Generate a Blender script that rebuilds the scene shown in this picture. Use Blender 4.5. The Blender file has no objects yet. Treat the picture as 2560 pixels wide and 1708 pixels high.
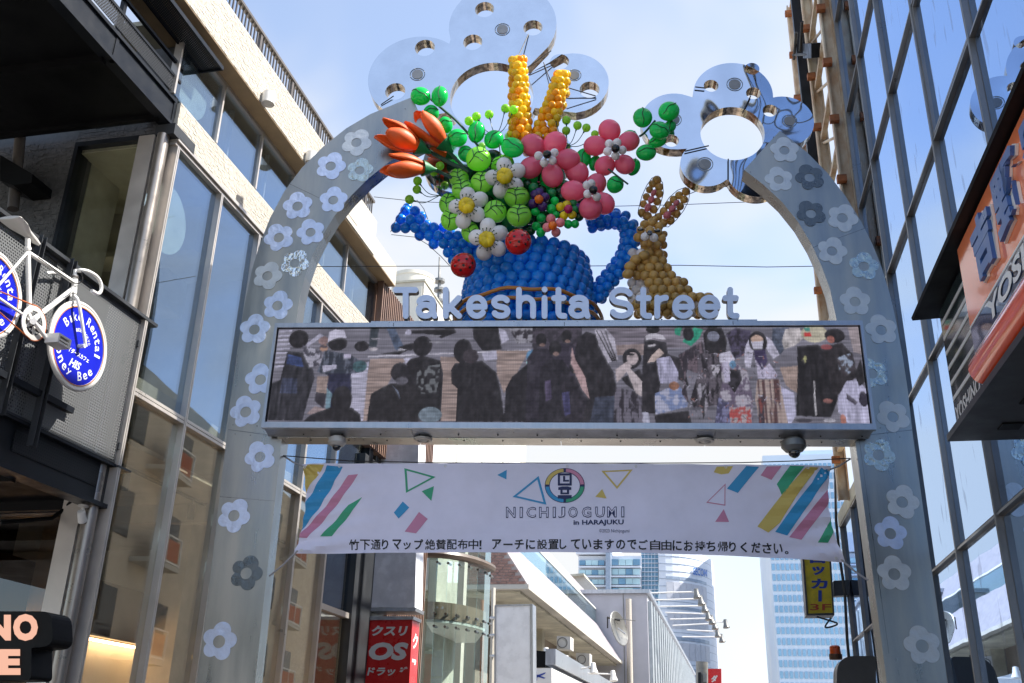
import bpy, bmesh, math, random
import numpy as np
from mathutils import Vector, Matrix
from mathutils.geometry import delaunay_2d_cdt

random.seed(7)
SC = bpy.context.scene
COL = SC.collection
R = math.radians

def tessellate_polygon(loops):
    """triangles of an outline with holes (even-odd), robust for many holes"""
    P_ = [Vector((q[0], q[1])) for l in loops for q in l]; E_ = []; k = 0
    sc_ = max(max(q.x for q in P_) - min(q.x for q in P_), max(q.y for q in P_) - min(q.y for q in P_), 1e-6); o_ = P_[0].copy()
    Q_ = [(q - o_) / sc_ * 100 for q in P_]
    for l in loops:
        m = len(l); E_ += [(k + i, k + (i + 1) % m) for i in range(m)]; k += m
    v, e, f, ov, oe, of = delaunay_2d_cdt(Q_, E_, [], 0, 1e-6)
    L2 = []; k = 0
    for l in loops: L2.append([(q.x, q.y) for q in Q_[k:k + len(l)]]); k += len(l)
    out = []
    for t in f:
        cx = sum(v[i].x for i in t) / 3; cy = sum(v[i].y for i in t) / 3; c = False
        for P2 in L2: c ^= inpoly(cx, cy, P2)
        if not c: continue
        idx = []
        for i in t:
            if not ov[i]: break
            idx.append(ov[i][0])
        if len(idx) == 3: out.append(tuple(idx))
    return out

# ------------------------------------------------------------------ camera, sky, sun, exposure
FPX, PITCH, ROLL, EYE = 2450.0, R(22.88), R(1.58), 1.6
cam_d = bpy.data.cameras.new('camera')
cam = bpy.data.objects.new('camera', cam_d)
COL.objects.link(cam)
cam_d.sensor_width = 36.0
cam_d.lens = FPX / 2560 * 36.0
cam_d.clip_start = 0.05
cam_d.clip_end = 3000
_Rt = Vector((1, 0, 0)); _Up = Vector((0, -math.sin(PITCH), math.cos(PITCH))); _Fw = Vector((0, math.cos(PITCH), math.sin(PITCH)))
_cr = _Rt * math.cos(ROLL) + _Up * math.sin(ROLL)
_cu = -_Rt * math.sin(ROLL) + _Up * math.cos(ROLL)
cam.matrix_world = Matrix(((_cr.x, _cu.x, -_Fw.x, 0), (_cr.y, _cu.y, -_Fw.y, 0), (_cr.z, _cu.z, -_Fw.z, EYE), (0, 0, 0, 1)))
SC.camera = cam
CAM = Vector((0, 0, EYE))

SUN_AZ, SUN_EL = R(99), R(50)          # azimuth clockwise from +Y
world = bpy.data.worlds.new('World'); SC.world = world; world.use_nodes = True
nt = world.node_tree; nt.nodes.clear()
w_out = nt.nodes.new('ShaderNodeOutputWorld'); w_mix = nt.nodes.new('ShaderNodeMixShader')
w_bg = nt.nodes.new('ShaderNodeBackground'); w_cl = nt.nodes.new('ShaderNodeBackground')
w_sky = nt.nodes.new('ShaderNodeTexSky'); w_sky.sky_type = 'NISHITA'; w_sky.sun_disc = False
w_sky.sun_elevation = SUN_EL; w_sky.sun_rotation = SUN_AZ
w_sky.air_density = 1.0; w_sky.dust_density = 1.5; w_sky.ozone_density = 2.0
w_bg.inputs['Strength'].default_value = 0.15
w_cl.inputs['Color'].default_value = (0.96, 0.98, 1.0, 1); w_cl.inputs['Strength'].default_value = 0.43
w_tc = nt.nodes.new('ShaderNodeTexCoord'); w_map = nt.nodes.new('ShaderNodeMapping')
w_map.inputs['Location'].default_value = (0.35, 2.2, 0.9); w_map.inputs['Scale'].default_value = (1.0, 1.0, 1.7)
w_no = nt.nodes.new('ShaderNodeTexNoise'); w_no.inputs['Scale'].default_value = 1.9
w_no.inputs['Detail'].default_value = 4; w_no.inputs['Roughness'].default_value = 0.52; w_no.inputs['Distortion'].default_value = 0.35
w_rm = nt.nodes.new('ShaderNodeMapRange'); w_rm.interpolation_type = 'SMOOTHSTEP'
w_rm.inputs['From Min'].default_value = 0.47; w_rm.inputs['From Max'].default_value = 0.72
w_rm.inputs['To Min'].default_value = 0.20; w_rm.inputs['To Max'].default_value = 1.0
L = nt.links
L.new(w_tc.outputs['Generated'], w_map.inputs['Vector']); L.new(w_map.outputs[0], w_no.inputs['Vector'])
w_sx = nt.nodes.new('ShaderNodeSeparateXYZ'); L.new(w_tc.outputs['Generated'], w_sx.inputs[0])
w_ma = nt.nodes.new('ShaderNodeMath'); w_ma.operation = 'MULTIPLY_ADD'; w_ma.inputs[1].default_value = 0.17
L.new(w_sx.outputs[1], w_ma.inputs[0]); L.new(w_no.outputs[0], w_ma.inputs[2]); L.new(w_ma.outputs[0], w_rm.inputs[0]); L.new(w_rm.outputs[0], w_mix.inputs[0])
L.new(w_sky.outputs[0], w_bg.inputs['Color']); L.new(w_bg.outputs[0], w_mix.inputs[1]); L.new(w_cl.outputs[0], w_mix.inputs[2])
L.new(w_mix.outputs[0], w_out.inputs['Surface'])

sun_d = bpy.data.lights.new('sun', 'SUN'); sun = bpy.data.objects.new('sun', sun_d); COL.objects.link(sun)
sun_d.energy = 4.6; sun_d.angle = R(0.53); sun_d.color = (1.0, 0.955, 0.88)
_sd = Vector((math.sin(SUN_AZ) * math.cos(SUN_EL), math.cos(SUN_AZ) * math.cos(SUN_EL), math.sin(SUN_EL)))
sun.rotation_euler = _sd.to_track_quat('Z', 'Y').to_euler()
SC.view_settings.view_transform = 'Standard'; SC.view_settings.look = 'None'
SC.view_settings.exposure = 1.20; SC.view_settings.gamma = 1.0; SC.view_settings.use_curve_mapping = False
SC.cycles.max_bounces = 8; SC.cycles.transparent_max_bounces = 16; SC.cycles.glossy_bounces = 4
SC.cycles.diffuse_bounces = 3; SC.cycles.transmission_bounces = 4
SC.cycles.caustics_reflective = False; SC.cycles.caustics_refractive = False

# ------------------------------------------------------------------ frames (vertical reference planes in the place)
def pxray(px, py):
    a, b = px - 1280.0, 854.0 - py
    return (_cr * a + _cu * b + _Fw * FPX)

def D(x, y): return (x * 1.08936, y * 1.08936)

class Fr:
    """vertical plane: U runs along it, N is its outward normal, heights are world z"""
    def __init__(s, o, yaw, side=1):
        a = R(yaw); s.o = Vector(o); s.U = Vector((math.sin(a), math.cos(a), 0)); s.N = Vector((math.cos(a), -math.sin(a), 0)) * side
    def P(s, u, z, d=0.0): return s.o + s.U * u + s.N * d + Vector((0, 0, z - s.o.z))
    def at(s, px, py, d=0.0):
        r = pxray(px, py); o = s.o + s.N * d
        t = (o - CAM).dot(s.N) / r.dot(s.N)
        return CAM + r * t
    def uz(s, px, py, d=0.0):
        q = s.at(px, py, d); return ((q - s.o).dot(s.U), q.z)
    def scale(s, px, py, d=0.0):
        """metres per source pixel there"""
        q = s.at(px, py, d) - CAM
        return q.dot(_Fw) / FPX
def onz(px, py, z):
    r = pxray(px, py); return CAM + r * ((z - EYE) / r.z)

LF = Fr((-4.39, 0, 0), 12.9, 1)                    # glass front of the left building
GF = Fr(LF.P(7.02, 0), 12.9 - 90, -1)              # its tiled end wall, facing the square
RF = Fr((1.83, 0, 0), 11.5, -1)                    # glass front of the right building
AF = Fr((0, 7.2, 0), 94.5, 1)                      # front of the arch

# ------------------------------------------------------------------ mesh helpers
class MB:
    def __init__(s): s.v = []; s.f = []
    def add(s, vs, fs):
        n = len(s.v); s.v += [Vector(p) for p in vs]; s.f += [tuple(i + n for i in f) for f in fs]; return s
    def quad(s, a, b, c, d): return s.add([a, b, c, d], [(0, 1, 2, 3)])
    def hexa(s, p): return s.add(p, [(0, 1, 2, 3), (7, 6, 5, 4), (0, 4, 5, 1), (1, 5, 6, 2), (2, 6, 7, 3), (3, 7, 4, 0)])
    def box(s, F, u0, u1, z0, z1, d0, d1):
        return s.hexa([F.P(u0, z0, d0), F.P(u1, z0, d0), F.P(u1, z1, d0), F.P(u0, z1, d0),
                       F.P(u0, z0, d1), F.P(u1, z0, d1), F.P(u1, z1, d1), F.P(u0, z1, d1)])
    def prism(s, F, loops, d0, d1, caps=(True, True)):
        pts = [p for l in loops for p in l]
        tris = tessellate_polygon([[Vector((p[0], p[1], 0)) for p in l] for l in loops])
        n = len(pts)
        vs = [F.P(p[0], p[1], d1) for p in pts] + [F.P(p[0], p[1], d0) for p in pts]
        fs = []
        if caps[0]: fs += [tuple(t) for t in tris]
        if caps[1]: fs += [tuple(n + i for i in reversed(t)) for t in tris]
        k = 0
        for l in loops:
            m = len(l)
            for i in range(m): fs.append((k + i, k + (i + 1) % m, n + k + (i + 1) % m, n + k + i))
            k += m
        return s.add(vs, fs)
    def pxprism(s, F, pts, d0, d1):
        """outline traced on the plane's front (offset d1), real thickness to d0"""
        return s.prism(F, [[F.uz(x, y, d1) for x, y in pts]], d0, d1)
    def tube(s, pts, r, n=8, close=False, r1=None):
        pts = [Vector(p) for p in pts]; m = len(pts); rings = []
        T0 = (pts[1] - pts[0]).normalized()
        a = Vector((0, 0, 1)) if abs(T0.z) < .9 else Vector((1, 0, 0))
        X = T0.cross(a).normalized()
        for i, p in enumerate(pts):
            if close: T = (pts[(i + 1) % m] - pts[i - 1])
            else: T = (pts[min(i + 1, m - 1)] - pts[max(i - 1, 0)])
            T = T.normalized(); X = (X - T * X.dot(T)).normalized(); Y = T.cross(X)
            rr = r if r1 is None else r + (r1 - r) * i / (m - 1)
            rings.append([p + (X * math.cos(2 * math.pi * k / n) + Y * math.sin(2 * math.pi * k / n)) * rr for k in range(n)])
        vs = [q for g in rings for q in g]; fs = []
        for i in range(m if close else m - 1):
            j = (i + 1) % m
            for k in range(n): fs.append((i * n + k, i * n + (k + 1) % n, j * n + (k + 1) % n, j * n + k))
        if not close: fs += [tuple(reversed(range(n))), tuple((m - 1) * n + k for k in range(n))]
        return s.add(vs, fs)
    def lathe(s, c, axis, prof, n=24):
        """prof: (radius, distance along axis)"""
        c = Vector(c); ax = Vector(axis).normalized(); a = Vector((0, 0, 1)) if abs(ax.z) < .9 else Vector((1, 0, 0))
        X = ax.cross(a).normalized(); Y = ax.cross(X); vs = []; fs = []; m = len(prof)
        for (r, h) in prof:
            for k in range(n): vs.append(c + ax * h + (X * math.cos(2 * math.pi * k / n) + Y * math.sin(2 * math.pi * k / n)) * max(r, 1e-5))
        for i in range(m - 1):
            for k in range(n): fs.append((i * n + k, i * n + (k + 1) % n, (i + 1) * n + (k + 1) % n, (i + 1) * n + k))
        fs += [tuple(reversed(range(n))), tuple((m - 1) * n + k for k in range(n))]
        return s.add(vs, fs)
    def ball(s, c, r, n=16, m=10, sq=(1, 1, 1)):
        c = Vector(c); vs = []; fs = []
        for i in range(m + 1):
            a = math.pi * i / m
            for k in range(n):
                b = 2 * math.pi * k / n
                vs.append(c + Vector((math.sin(a) * math.cos(b) * sq[0], math.sin(a) * math.sin(b) * sq[1], math.cos(a) * sq[2])) * r)
        for i in range(m):
            for k in range(n): fs.append((i * n + k, i * n + (k + 1) % n, (i + 1) * n + (k + 1) % n, (i + 1) * n + k))
        return s.add(vs, fs)
    def build(s, name, mat, parent=None, smooth=False, bevel=0, off=None, fix=True):
        if off is None: off = rootloc(parent) if parent else Vector((0, 0, 0))
        me = bpy.data.meshes.new(name)
        me.from_pydata([tuple(p - off) for p in s.v], [], s.f)
        if fix and len(s.f) < 20000:
            bm = bmesh.new(); bm.from_mesh(me); bmesh.ops.recalc_face_normals(bm, faces=bm.faces)
            bm.to_mesh(me); bm.free()
        me.materials.append(mat)
        if smooth:
            me.polygons.foreach_set('use_smooth', [True] * len(me.polygons))
            try: me.set_sharp_from_angle(angle=R(38))
            except Exception: pass
        o = bpy.data.objects.new(name, me); COL.objects.link(o)
        if parent: o.parent = parent
        elif off.length > 0: o.location = off
        if bevel:
            b = o.modifiers.new('bevel', 'BEVEL'); b.width = bevel; b.segments = 2; b.limit_method = 'ANGLE'; b.angle_limit = R(40)
        return o

def rootloc(o):
    while o.parent: o = o.parent
    return Vector(o.location)
def tag(o, label=None, cat=None, group=None, kind=None):
    if label: o['label'] = label
    if cat: o['category'] = cat
    if group: o['group'] = group
    if kind: o['kind'] = kind
    return o
def thing(name, label, cat, loc, group=None):
    o = bpy.data.objects.new(name, None); COL.objects.link(o); o.location = Vector(loc); o.empty_display_size = .1
    return tag(o, label, cat, group)
def inst(name, mesh, loc, parent, scale=(1, 1, 1), rot=None):
    o = bpy.data.objects.new(name, mesh); COL.objects.link(o)
    o.location = Vector(loc) - (rootloc(parent) if parent else Vector((0, 0, 0)))
    if isinstance(scale, (int, float)): scale = (scale,) * 3
    o.scale = scale
    if rot is not None: o.rotation_euler = rot
    if parent: o.parent = parent
    return o

# ------------------------------------------------------------------ materials
def _mat(name):
    m = bpy.data.materials.new(name); m.use_nodes = True; n = m.node_tree; n.nodes.clear()
    out = n.nodes.new('ShaderNodeOutputMaterial'); return m, n, out
def N(n, t, **kw):
    x = n.nodes.new(t)
    for k, v in kw.items():
        if k.startswith('_'): setattr(x, k[1:], v)
        else: x.inputs[k.replace('__', ' ')].default_value = v
    return x
def rgb(c): return (c[0], c[1], c[2], 1)
def mat(name, col, rough=.5, metal=0.0, var=.12, vscale=4.0, bump=0.0, bscale=60.0, col2=None, stretch=(1, 1, 1), rvar=.12, coat=0.0, spec=.5):
    m, n, out = _mat(name)
    b = N(n, 'ShaderNodeBsdfPrincipled', Roughness=rough, Metallic=metal); b.inputs['Coat Weight'].default_value = coat
    b.inputs['Specular IOR Level'].default_value = spec
    tc = N(n, 'ShaderNodeTexCoord'); mp = N(n, 'ShaderNodeMapping'); mp.inputs['Scale'].default_value = stretch
    n.links.new(tc.outputs['Object'], mp.inputs['Vector'])
    no = N(n, 'ShaderNodeTexNoise', Scale=vscale, Detail=6.0, Roughness=.6); n.links.new(mp.outputs[0], no.inputs['Vector'])
    mr = N(n, 'ShaderNodeMapRange'); mr.inputs['From Min'].default_value = .3; mr.inputs['From Max'].default_value = .7
    n.links.new(no.outputs[0], mr.inputs[0])
    mx = N(n, 'ShaderNodeMix', _data_type='RGBA')
    c2 = col2 if col2 else tuple(c * (1 - 2 * var) for c in col)
    mx.inputs[6].default_value = rgb(c2); mx.inputs[7].default_value = rgb(col if col2 else tuple(c * (1 + var * .6) for c in col))
    n.links.new(mr.outputs[0], mx.inputs[0]); n.links.new(mx.outputs[2], b.inputs['Base Color'])
    if rvar:
        r2 = N(n, 'ShaderNodeMapRange'); r2.inputs['To Min'].default_value = max(0, rough - rvar); r2.inputs['To Max'].default_value = min(1, rough + rvar)
        r2.inputs['From Min'].default_value = .3; r2.inputs['From Max'].default_value = .7
        n.links.new(no.outputs[0], r2.inputs[0]); n.links.new(r2.outputs[0], b.inputs['Roughness'])
    if bump:
        nb = N(n, 'ShaderNodeTexNoise', Scale=bscale, Detail=3.0); n.links.new(mp.outputs[0], nb.inputs['Vector'])
        bp = N(n, 'ShaderNodeBump', Strength=bump, Distance=.01); n.links.new(nb.outputs[0], bp.inputs['Height']); n.links.new(bp.outputs[0], b.inputs['Normal'])
    n.links.new(b.outputs[0], out.inputs[0]); return m
def emit(name, col, s):
    m, n, out = _mat(name); e = N(n, 'ShaderNodeEmission', Color=rgb(col), Strength=s); n.links.new(e.outputs[0], out.inputs[0]); return m
def glassm(name, tint, base=.12, rough=0.0, k=1.0, gcol=(1, 1, 1), wav=0.0, wscale=1.5, streaks=None):
    """architectural pane: tinted see-through plus a mirror reflection that grows at grazing angles"""
    m, n, out = _mat(name)
    t = N(n, 'ShaderNodeBsdfTransparent', Color=rgb(tint)); g = N(n, 'ShaderNodeBsdfGlossy', Color=rgb(gcol), Roughness=rough)
    lw = N(n, 'ShaderNodeLayerWeight', Blend=.5)
    p = N(n, 'ShaderNodeMath', _operation='POWER'); p.inputs[1].default_value = 3.0
    n.links.new(lw.outputs['Facing'], p.inputs[0])
    ma = N(n, 'ShaderNodeMath', _operation='MULTIPLY_ADD'); ma.inputs[1].default_value = k; ma.inputs[2].default_value = base; ma.use_clamp = True
    n.links.new(p.outputs[0], ma.inputs[0])
    mx = N(n, 'ShaderNodeMixShader'); n.links.new(ma.outputs[0], mx.inputs[0]); n.links.new(t.outputs[0], mx.inputs[1]); n.links.new(g.outputs[0], mx.inputs[2])
    if wav:
        tc = N(n, 'ShaderNodeTexCoord'); no = N(n, 'ShaderNodeTexNoise', Scale=wscale, Detail=1.5); n.links.new(tc.outputs['Object'], no.inputs['Vector'])
        bp = N(n, 'ShaderNodeBump', Strength=wav, Distance=.02); n.links.new(no.outputs[0], bp.inputs['Height']); n.links.new(bp.outputs[0], g.inputs['Normal'])
    last = mx
    if streaks:
        tc = N(n, 'ShaderNodeTexCoord'); mp = N(n, 'ShaderNodeMapping'); mp.inputs['Scale'].default_value = (7, 7, 1.7)
        n.links.new(tc.outputs['Object'], mp.inputs['Vector']); no = N(n, 'ShaderNodeTexNoise', Scale=1.6, Detail=1.0); n.links.new(mp.outputs[0], no.inputs['Vector'])
        mr = N(n, 'ShaderNodeMapRange'); mr.inputs['From Min'].default_value = .66; mr.inputs['From Max'].default_value = .72; mr.inputs['To Max'].default_value = streaks
        n.links.new(no.outputs[0], mr.inputs[0]); df = N(n, 'ShaderNodeBsdfDiffuse', Color=(.3, .34, .4, 1))
        m2 = N(n, 'ShaderNodeMixShader'); n.links.new(mr.outputs[0], m2.inputs[0]); n.links.new(mx.outputs[0], m2.inputs[1]); n.links.new(df.outputs[0], m2.inputs[2]); last = m2
    n.links.new(last.outputs[0], out.inputs[0]); return m
def balloon(name, col, trans=.3, rough=.16):
    m, n, out = _mat(name)
    b = N(n, 'ShaderNodeBsdfPrincipled', Roughness=rough); b.inputs['Base Color'].default_value = rgb(col)
    oi = N(n, 'ShaderNodeObjectInfo'); hs = N(n, 'ShaderNodeHueSaturation', Color=rgb(col))
    mr = N(n, 'ShaderNodeMapRange'); mr.inputs['To Min'].default_value = .86; mr.inputs['To Max'].default_value = 1.14
    n.links.new(oi.outputs['Random'], mr.inputs[0]); n.links.new(mr.outputs[0], hs.inputs['Value'])
    n.links.new(hs.outputs[0], b.inputs['Base Color'])
    t = N(n, 'ShaderNodeBsdfTranslucent'); n.links.new(hs.outputs[0], t.inputs['Color'])
    mx = N(n, 'ShaderNodeMixShader', Fac=trans); n.links.new(b.outputs[0], mx.inputs[1]); n.links.new(t.outputs[0], mx.inputs[2])
    n.links.new(mx.outputs[0], out.inputs[0]); return m
def perforated(name, F, col, pitch=.013, rad=.30, metal=0.3, rough=.5):
    """sheet with a staggered grid of round holes cut through it"""
    m, n, out = _mat(name); ge = N(n, 'ShaderNodeNewGeometry'); ks = []
    def dot(v):
        x = N(n, 'ShaderNodeVectorMath', _operation='DOT_PRODUCT'); n.links.new(ge.outputs['Position'], x.inputs[0]); x.inputs[1].default_value = v; return x.outputs['Value']
    def mth(op, a, b=None):
        x = N(n, 'ShaderNodeMath', _operation=op)
        for i, q in enumerate((a, b)):
            if q is None: continue
            if isinstance(q, (int, float)): x.inputs[i].default_value = q
            else: n.links.new(q, x.inputs[i])
        return x.outputs[0]
    X = mth('DIVIDE', dot(F.U), pitch); Y = mth('DIVIDE', dot((0, 0, 1)), pitch * 1.732)
    ds = []
    for off in (0, .5):
        a = mth('SUBTRACT', mth('FRACT', mth('ADD', X, off + 500)), .5); c = mth('MULTIPLY', mth('SUBTRACT', mth('FRACT', mth('ADD', Y, off + 500)), .5), 1.732)
        ds.append(mth('ADD', mth('MULTIPLY', a, a), mth('MULTIPLY', c, c)))
    hole = mth('LESS_THAN', mth('MINIMUM', ds[0], ds[1]), rad * rad)
    b = N(n, 'ShaderNodeBsdfPrincipled', Roughness=rough, Metallic=metal); b.inputs['Base Color'].default_value = rgb(col)
    t = N(n, 'ShaderNodeBsdfTransparent'); mx = N(n, 'ShaderNodeMixShader')
    n.links.new(hole, mx.inputs[0]); n.links.new(b.outputs[0], mx.inputs[1]); n.links.new(t.outputs[0], mx.inputs[2]); n.links.new(mx.outputs[0], out.inputs[0])
    return m

M = {}
M['steel'] = mat('brushed steel', (.47, .44, .385), .36, 1.0, .10, 3.2, bump=.08, bscale=180, stretch=(1.6, 1, .22), col2=(.30, .30, .285))
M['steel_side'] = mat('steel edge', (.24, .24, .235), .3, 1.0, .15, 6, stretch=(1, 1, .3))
M['frame'] = mat('screen frame', (.46, .48, .52), .38, .8, .14, 9, stretch=(1, 1, .2), bump=.06)
M['soffitpanel'] = mat('soffit panel', (.52, .50, .46), .32, .9, .12, 5)
M['mirror'] = mat('mirror steel', (.80, .82, .84), .10, 1.0, .04, 5, rvar=.04)
M['bronze'] = mat('mirror steel edge', (.60, .50, .40), .14, 1.0, .45, 22, stretch=(1, 1, .05), rvar=.05)
def wavym():
    m = mat('wavy mirror steel', (.62, .66, .72), .05, 1.0, .05, 3, rvar=.02)
    n = m.node_tree; b = [x for x in n.nodes if x.type == 'BSDF_PRINCIPLED'][0]
    tc = N(n, 'ShaderNodeTexCoord'); no = N(n, 'ShaderNodeTexNoise', Scale=1.15, Detail=.5, Distortion=1.0); n.links.new(tc.outputs['Object'], no.inputs['Vector'])
    bp = N(n, 'ShaderNodeBump', Strength=.55, Distance=.16); n.links.new(no.outputs[0], bp.inputs['Height']); n.links.new(bp.outputs[0], b.inputs['Normal'])
    return m
M['wavy'] = wavym()
M['letter'] = mat('letter face', (.60, .67, .82), .45, .35, .06, 8, bump=.03)
M['letter_side'] = mat('letter side', (.10, .09, .085), .35, .8)
def foil(name, col, rough, metal, wr):
    m = mat(name, col, rough, metal, .05, 14, bump=wr, bscale=22, rvar=.08); return m
M['foil_blue'] = foil('blue white foil', (.66, .72, .88), .42, .75, .5)
M['foil_white'] = foil('white foil', (.64, .66, .66), .42, .55, .5)
M['foil_crumpled'] = foil('crumpled foil', (.72, .75, .75), .22, 1.0, 2.5)
M['foil_dark'] = foil('dark foil', (.16, .18, .19), .3, .6, .4)
M['foil_clear'] = foil('clear foil', (.52, .57, .54), .28, .9, 1.4)
M['black'] = mat('black', (.004, .004, .0045), .5, spec=.15)
M['blacksteel'] = mat('black painted steel', (.007, .009, .013), .42, .0, .2, 7, spec=.3)
M['darkgrey'] = mat('dark grey paint', (.05, .053, .058), .45, .3)
M['white'] = mat('white paint', (.78, .77, .74), .4, var=.05)
M['offwhite'] = mat('off white plastic', (.66, .64, .60), .4, var=.06)
M['cam_white'] = mat('camera housing', (.55, .53, .49), .35, .1, .06)
M['cam_grey'] = mat('grey camera housing', (.20, .20, .19), .35, .4)
M['lens'] = mat('smoked dome', (.01, .01, .012), .05, 0, coat=1)
M['cream'] = mat('cream tile', (.53, .49, .425), .7, 0, .16, 45)
M['creamwall'] = mat('cream wall', (.52, .49, .43), .75, 0, .08, 3)
M['darktile'] = mat('dark grey tile', (.085, .083, .082), .55, 0, .25, 25)
M['alu'] = mat('champagne aluminium', (.60, .55, .50), .38, .55, .06)
M['alu_pillar'] = mat('bronze metal column', (.34, .30, .26), .33, .7, .1)
M['soffit_tan'] = mat('tan soffit', (.40, .29, .17), .6)
M['railm'] = mat('brown grey rail', (.16, .14, .125), .45, .5)
M['concrete'] = mat('concrete', (.56, .53, .42), .8, 0, .22, 1.8, bump=.3, bscale=25)
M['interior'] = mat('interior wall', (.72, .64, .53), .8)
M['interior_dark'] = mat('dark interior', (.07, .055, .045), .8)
M['ceiling_in'] = mat('interior ceiling', (.72, .65, .54), .8)
M['glassL'] = glassm('facade glass', (.72, .75, .74), .15, 0, .85, (.62, .78, 1.0), .02)
M['glassLo'] = glassm('shopfront glass', (.90, .90, .86), .14, 0, .55, (.95, .90, .82), .02)
M['glassR'] = glassm('blue mirror glass', (.10, .12, .14), .74, 0.01, .3, (.56, .73, 1.0), .03, streaks=.30)
M['glassdark'] = glassm('dark mirror glass', (.10, .10, .10), .45, 0.02, .4, (.7, .78, .9), .02)
M['glassG'] = glassm('green railing glass', (.86, .93, .91), .10, 0, .7, (.9, 1, 1))
M['mullR'] = mat('grey mullion', (.26, .25, .24), .38, .6, .1)
M['mullRd'] = mat('dark gasket', (.03, .03, .028), .5, .2)
M['rust'] = mat('rusty cream paint', (.60, .54, .43), .65, .1, .2, 5, col2=(.33, .17, .07), stretch=(1, 1, .5), bump=.2)
M['rust2'] = mat('rusty bracket', (.36, .12, .04), .75, .1, .3, 12)
M['ycream'] = mat('cream panel', (.66, .63, .55), .6, var=.05)

# balloons share a few meshes
BALLS = {}
def ballmesh(key, col, trans=.3, rough=.16, seg=20, ring=14):
    if key in BALLS: return BALLS[key]
    mb = MB(); vs = []; fs = []
    for i in range(ring + 1):
        a = math.pi * i / ring
        for k in range(seg):
            b = 2 * math.pi * k / seg
            r = math.sin(a); z = math.cos(a)
            if z < 0: r *= (1 - .10 * z * z); z *= 1.06
            vs.append(Vector((r * math.cos(b), r * math.sin(b), z)))
    for i in range(ring):
        for k in range(seg): fs.append((i * seg + k, (i + 1) * seg + k, (i + 1) * seg + (k + 1) % seg, i * seg + (k + 1) % seg))
    me = bpy.data.meshes.new('balloon_' + key); me.from_pydata([tuple(v) for v in vs], [], fs)
    me.polygons.foreach_set('use_smooth', [True] * len(me.polygons)); me.materials.append(balloon('balloon ' + key, col, trans, rough)); BALLS[key] = me
    return me
ballmesh('blue', (.015, .30, 1.0), .25, .22)
ballmesh('gold', (.66, .42, .13), .3, .2)
ballmesh('white', (.90, .88, .89), .28, .2)
ballmesh('pink', (1.0, .18, .30), .34, .13)
ballmesh('palepink', (.93, .33, .36), .35, .15)
ballmesh('lime', (.36, .90, .09), .38, .13)
ballmesh('green', (.012, .72, .14), .38, .13)
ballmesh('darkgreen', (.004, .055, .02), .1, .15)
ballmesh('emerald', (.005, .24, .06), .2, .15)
ballmesh('berry', (.42, .80, .08), .5, .15)
ballmesh('yellow', (1.0, .74, .04), .45, .15)
ballmesh('amber', (1.0, .50, .02), .45, .15)
ballmesh('lemon', (.95, .75, .02), .35, .15)
ballmesh('purple', (.055, .012, .13), .15, .15)
ballmesh('orange', (.93, .22, .01), .3, .15)
ballmesh('magenta', (.55, .01, .12), .2, .15)
ballmesh('blackball', (.006, .006, .006), 0, .1)
ballmesh('red', (.62, .01, .01), .1, .08, 32, 22)
ballmesh('rose', (.72, .20, .24), .25, .2)
M['darkline'] = mat('dark green ribbon', (.004, .05, .025), .5)
M['wire'] = mat('black cable', (.012, .012, .012), .6)
M['orangefoam'] = mat('orange foam', (.80, .11, .008), .55, 0, .12, 6, bump=.15, bscale=20)
M['greenfoam'] = mat('green foam', (.006, .15, .05), .45)
M['brass'] = mat('brown balloon hoop', (.50, .20, .035), .35, 0, .08)

# ------------------------------------------------------------------ flat lettering
_TX = {}
def textmesh(s, off=0.0, shear=0.0, res=3):
    key = (s, round(off, 4), shear)
    if key in _TX: return _TX[key]
    c = bpy.data.curves.new('lettering', 'FONT'); c.body = s; c.size = 1.0; c.offset = off; c.shear = shear; c.resolution_u = res
    c.fill_mode = 'FRONT'
    o = bpy.data.objects.new('lettering', c); COL.objects.link(o)
    dg = bpy.context.evaluated_depsgraph_get(); dg.update()
    me = bpy.data.meshes.new_from_object(o.evaluated_get(dg))
    vs = [(v.co.x, v.co.y) for v in me.vertices]; fs = [tuple(p.vertices) for p in me.polygons]
    bpy.data.objects.remove(o); bpy.data.curves.remove(c); bpy.data.meshes.remove(me)
    _TX[key] = (vs, fs); return _TX[key]
def lettering(s, fn, u0, u1, z0, z1, off=0.0, shear=0.0, thick=0.0, fn2=None):
    """fit the string's ink box to u0..u1, z0..z1; fn maps (u, z) to a point"""
    vs, fs = textmesh(s, off, shear)
    if not vs: return MB()
    xs = [v[0] for v in vs]; ys = [v[1] for v in vs]; a, b, c, d = min(xs), max(xs), min(ys), max(ys)
    uv = [(u0 + (x - a) / (b - a) * (u1 - u0), z0 + (y - c) / (d - c) * (z1 - z0)) for x, y in vs]
    mb = MB(); mb.add([fn(*p) for p in uv], fs)
    if fn2:
        n = len(uv); mb.add([fn2(*p) for p in uv], [tuple(reversed(f)) for f in fs])
        cnt = {}
        for f in fs:
            for i in range(len(f)):
                e = (f[i], f[(i + 1) % len(f)]); cnt[e] = 1
        for (i, j) in list(cnt):
            if (j, i) not in cnt: mb.f.append((i, n + i, n + j, j))
    return mb

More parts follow.
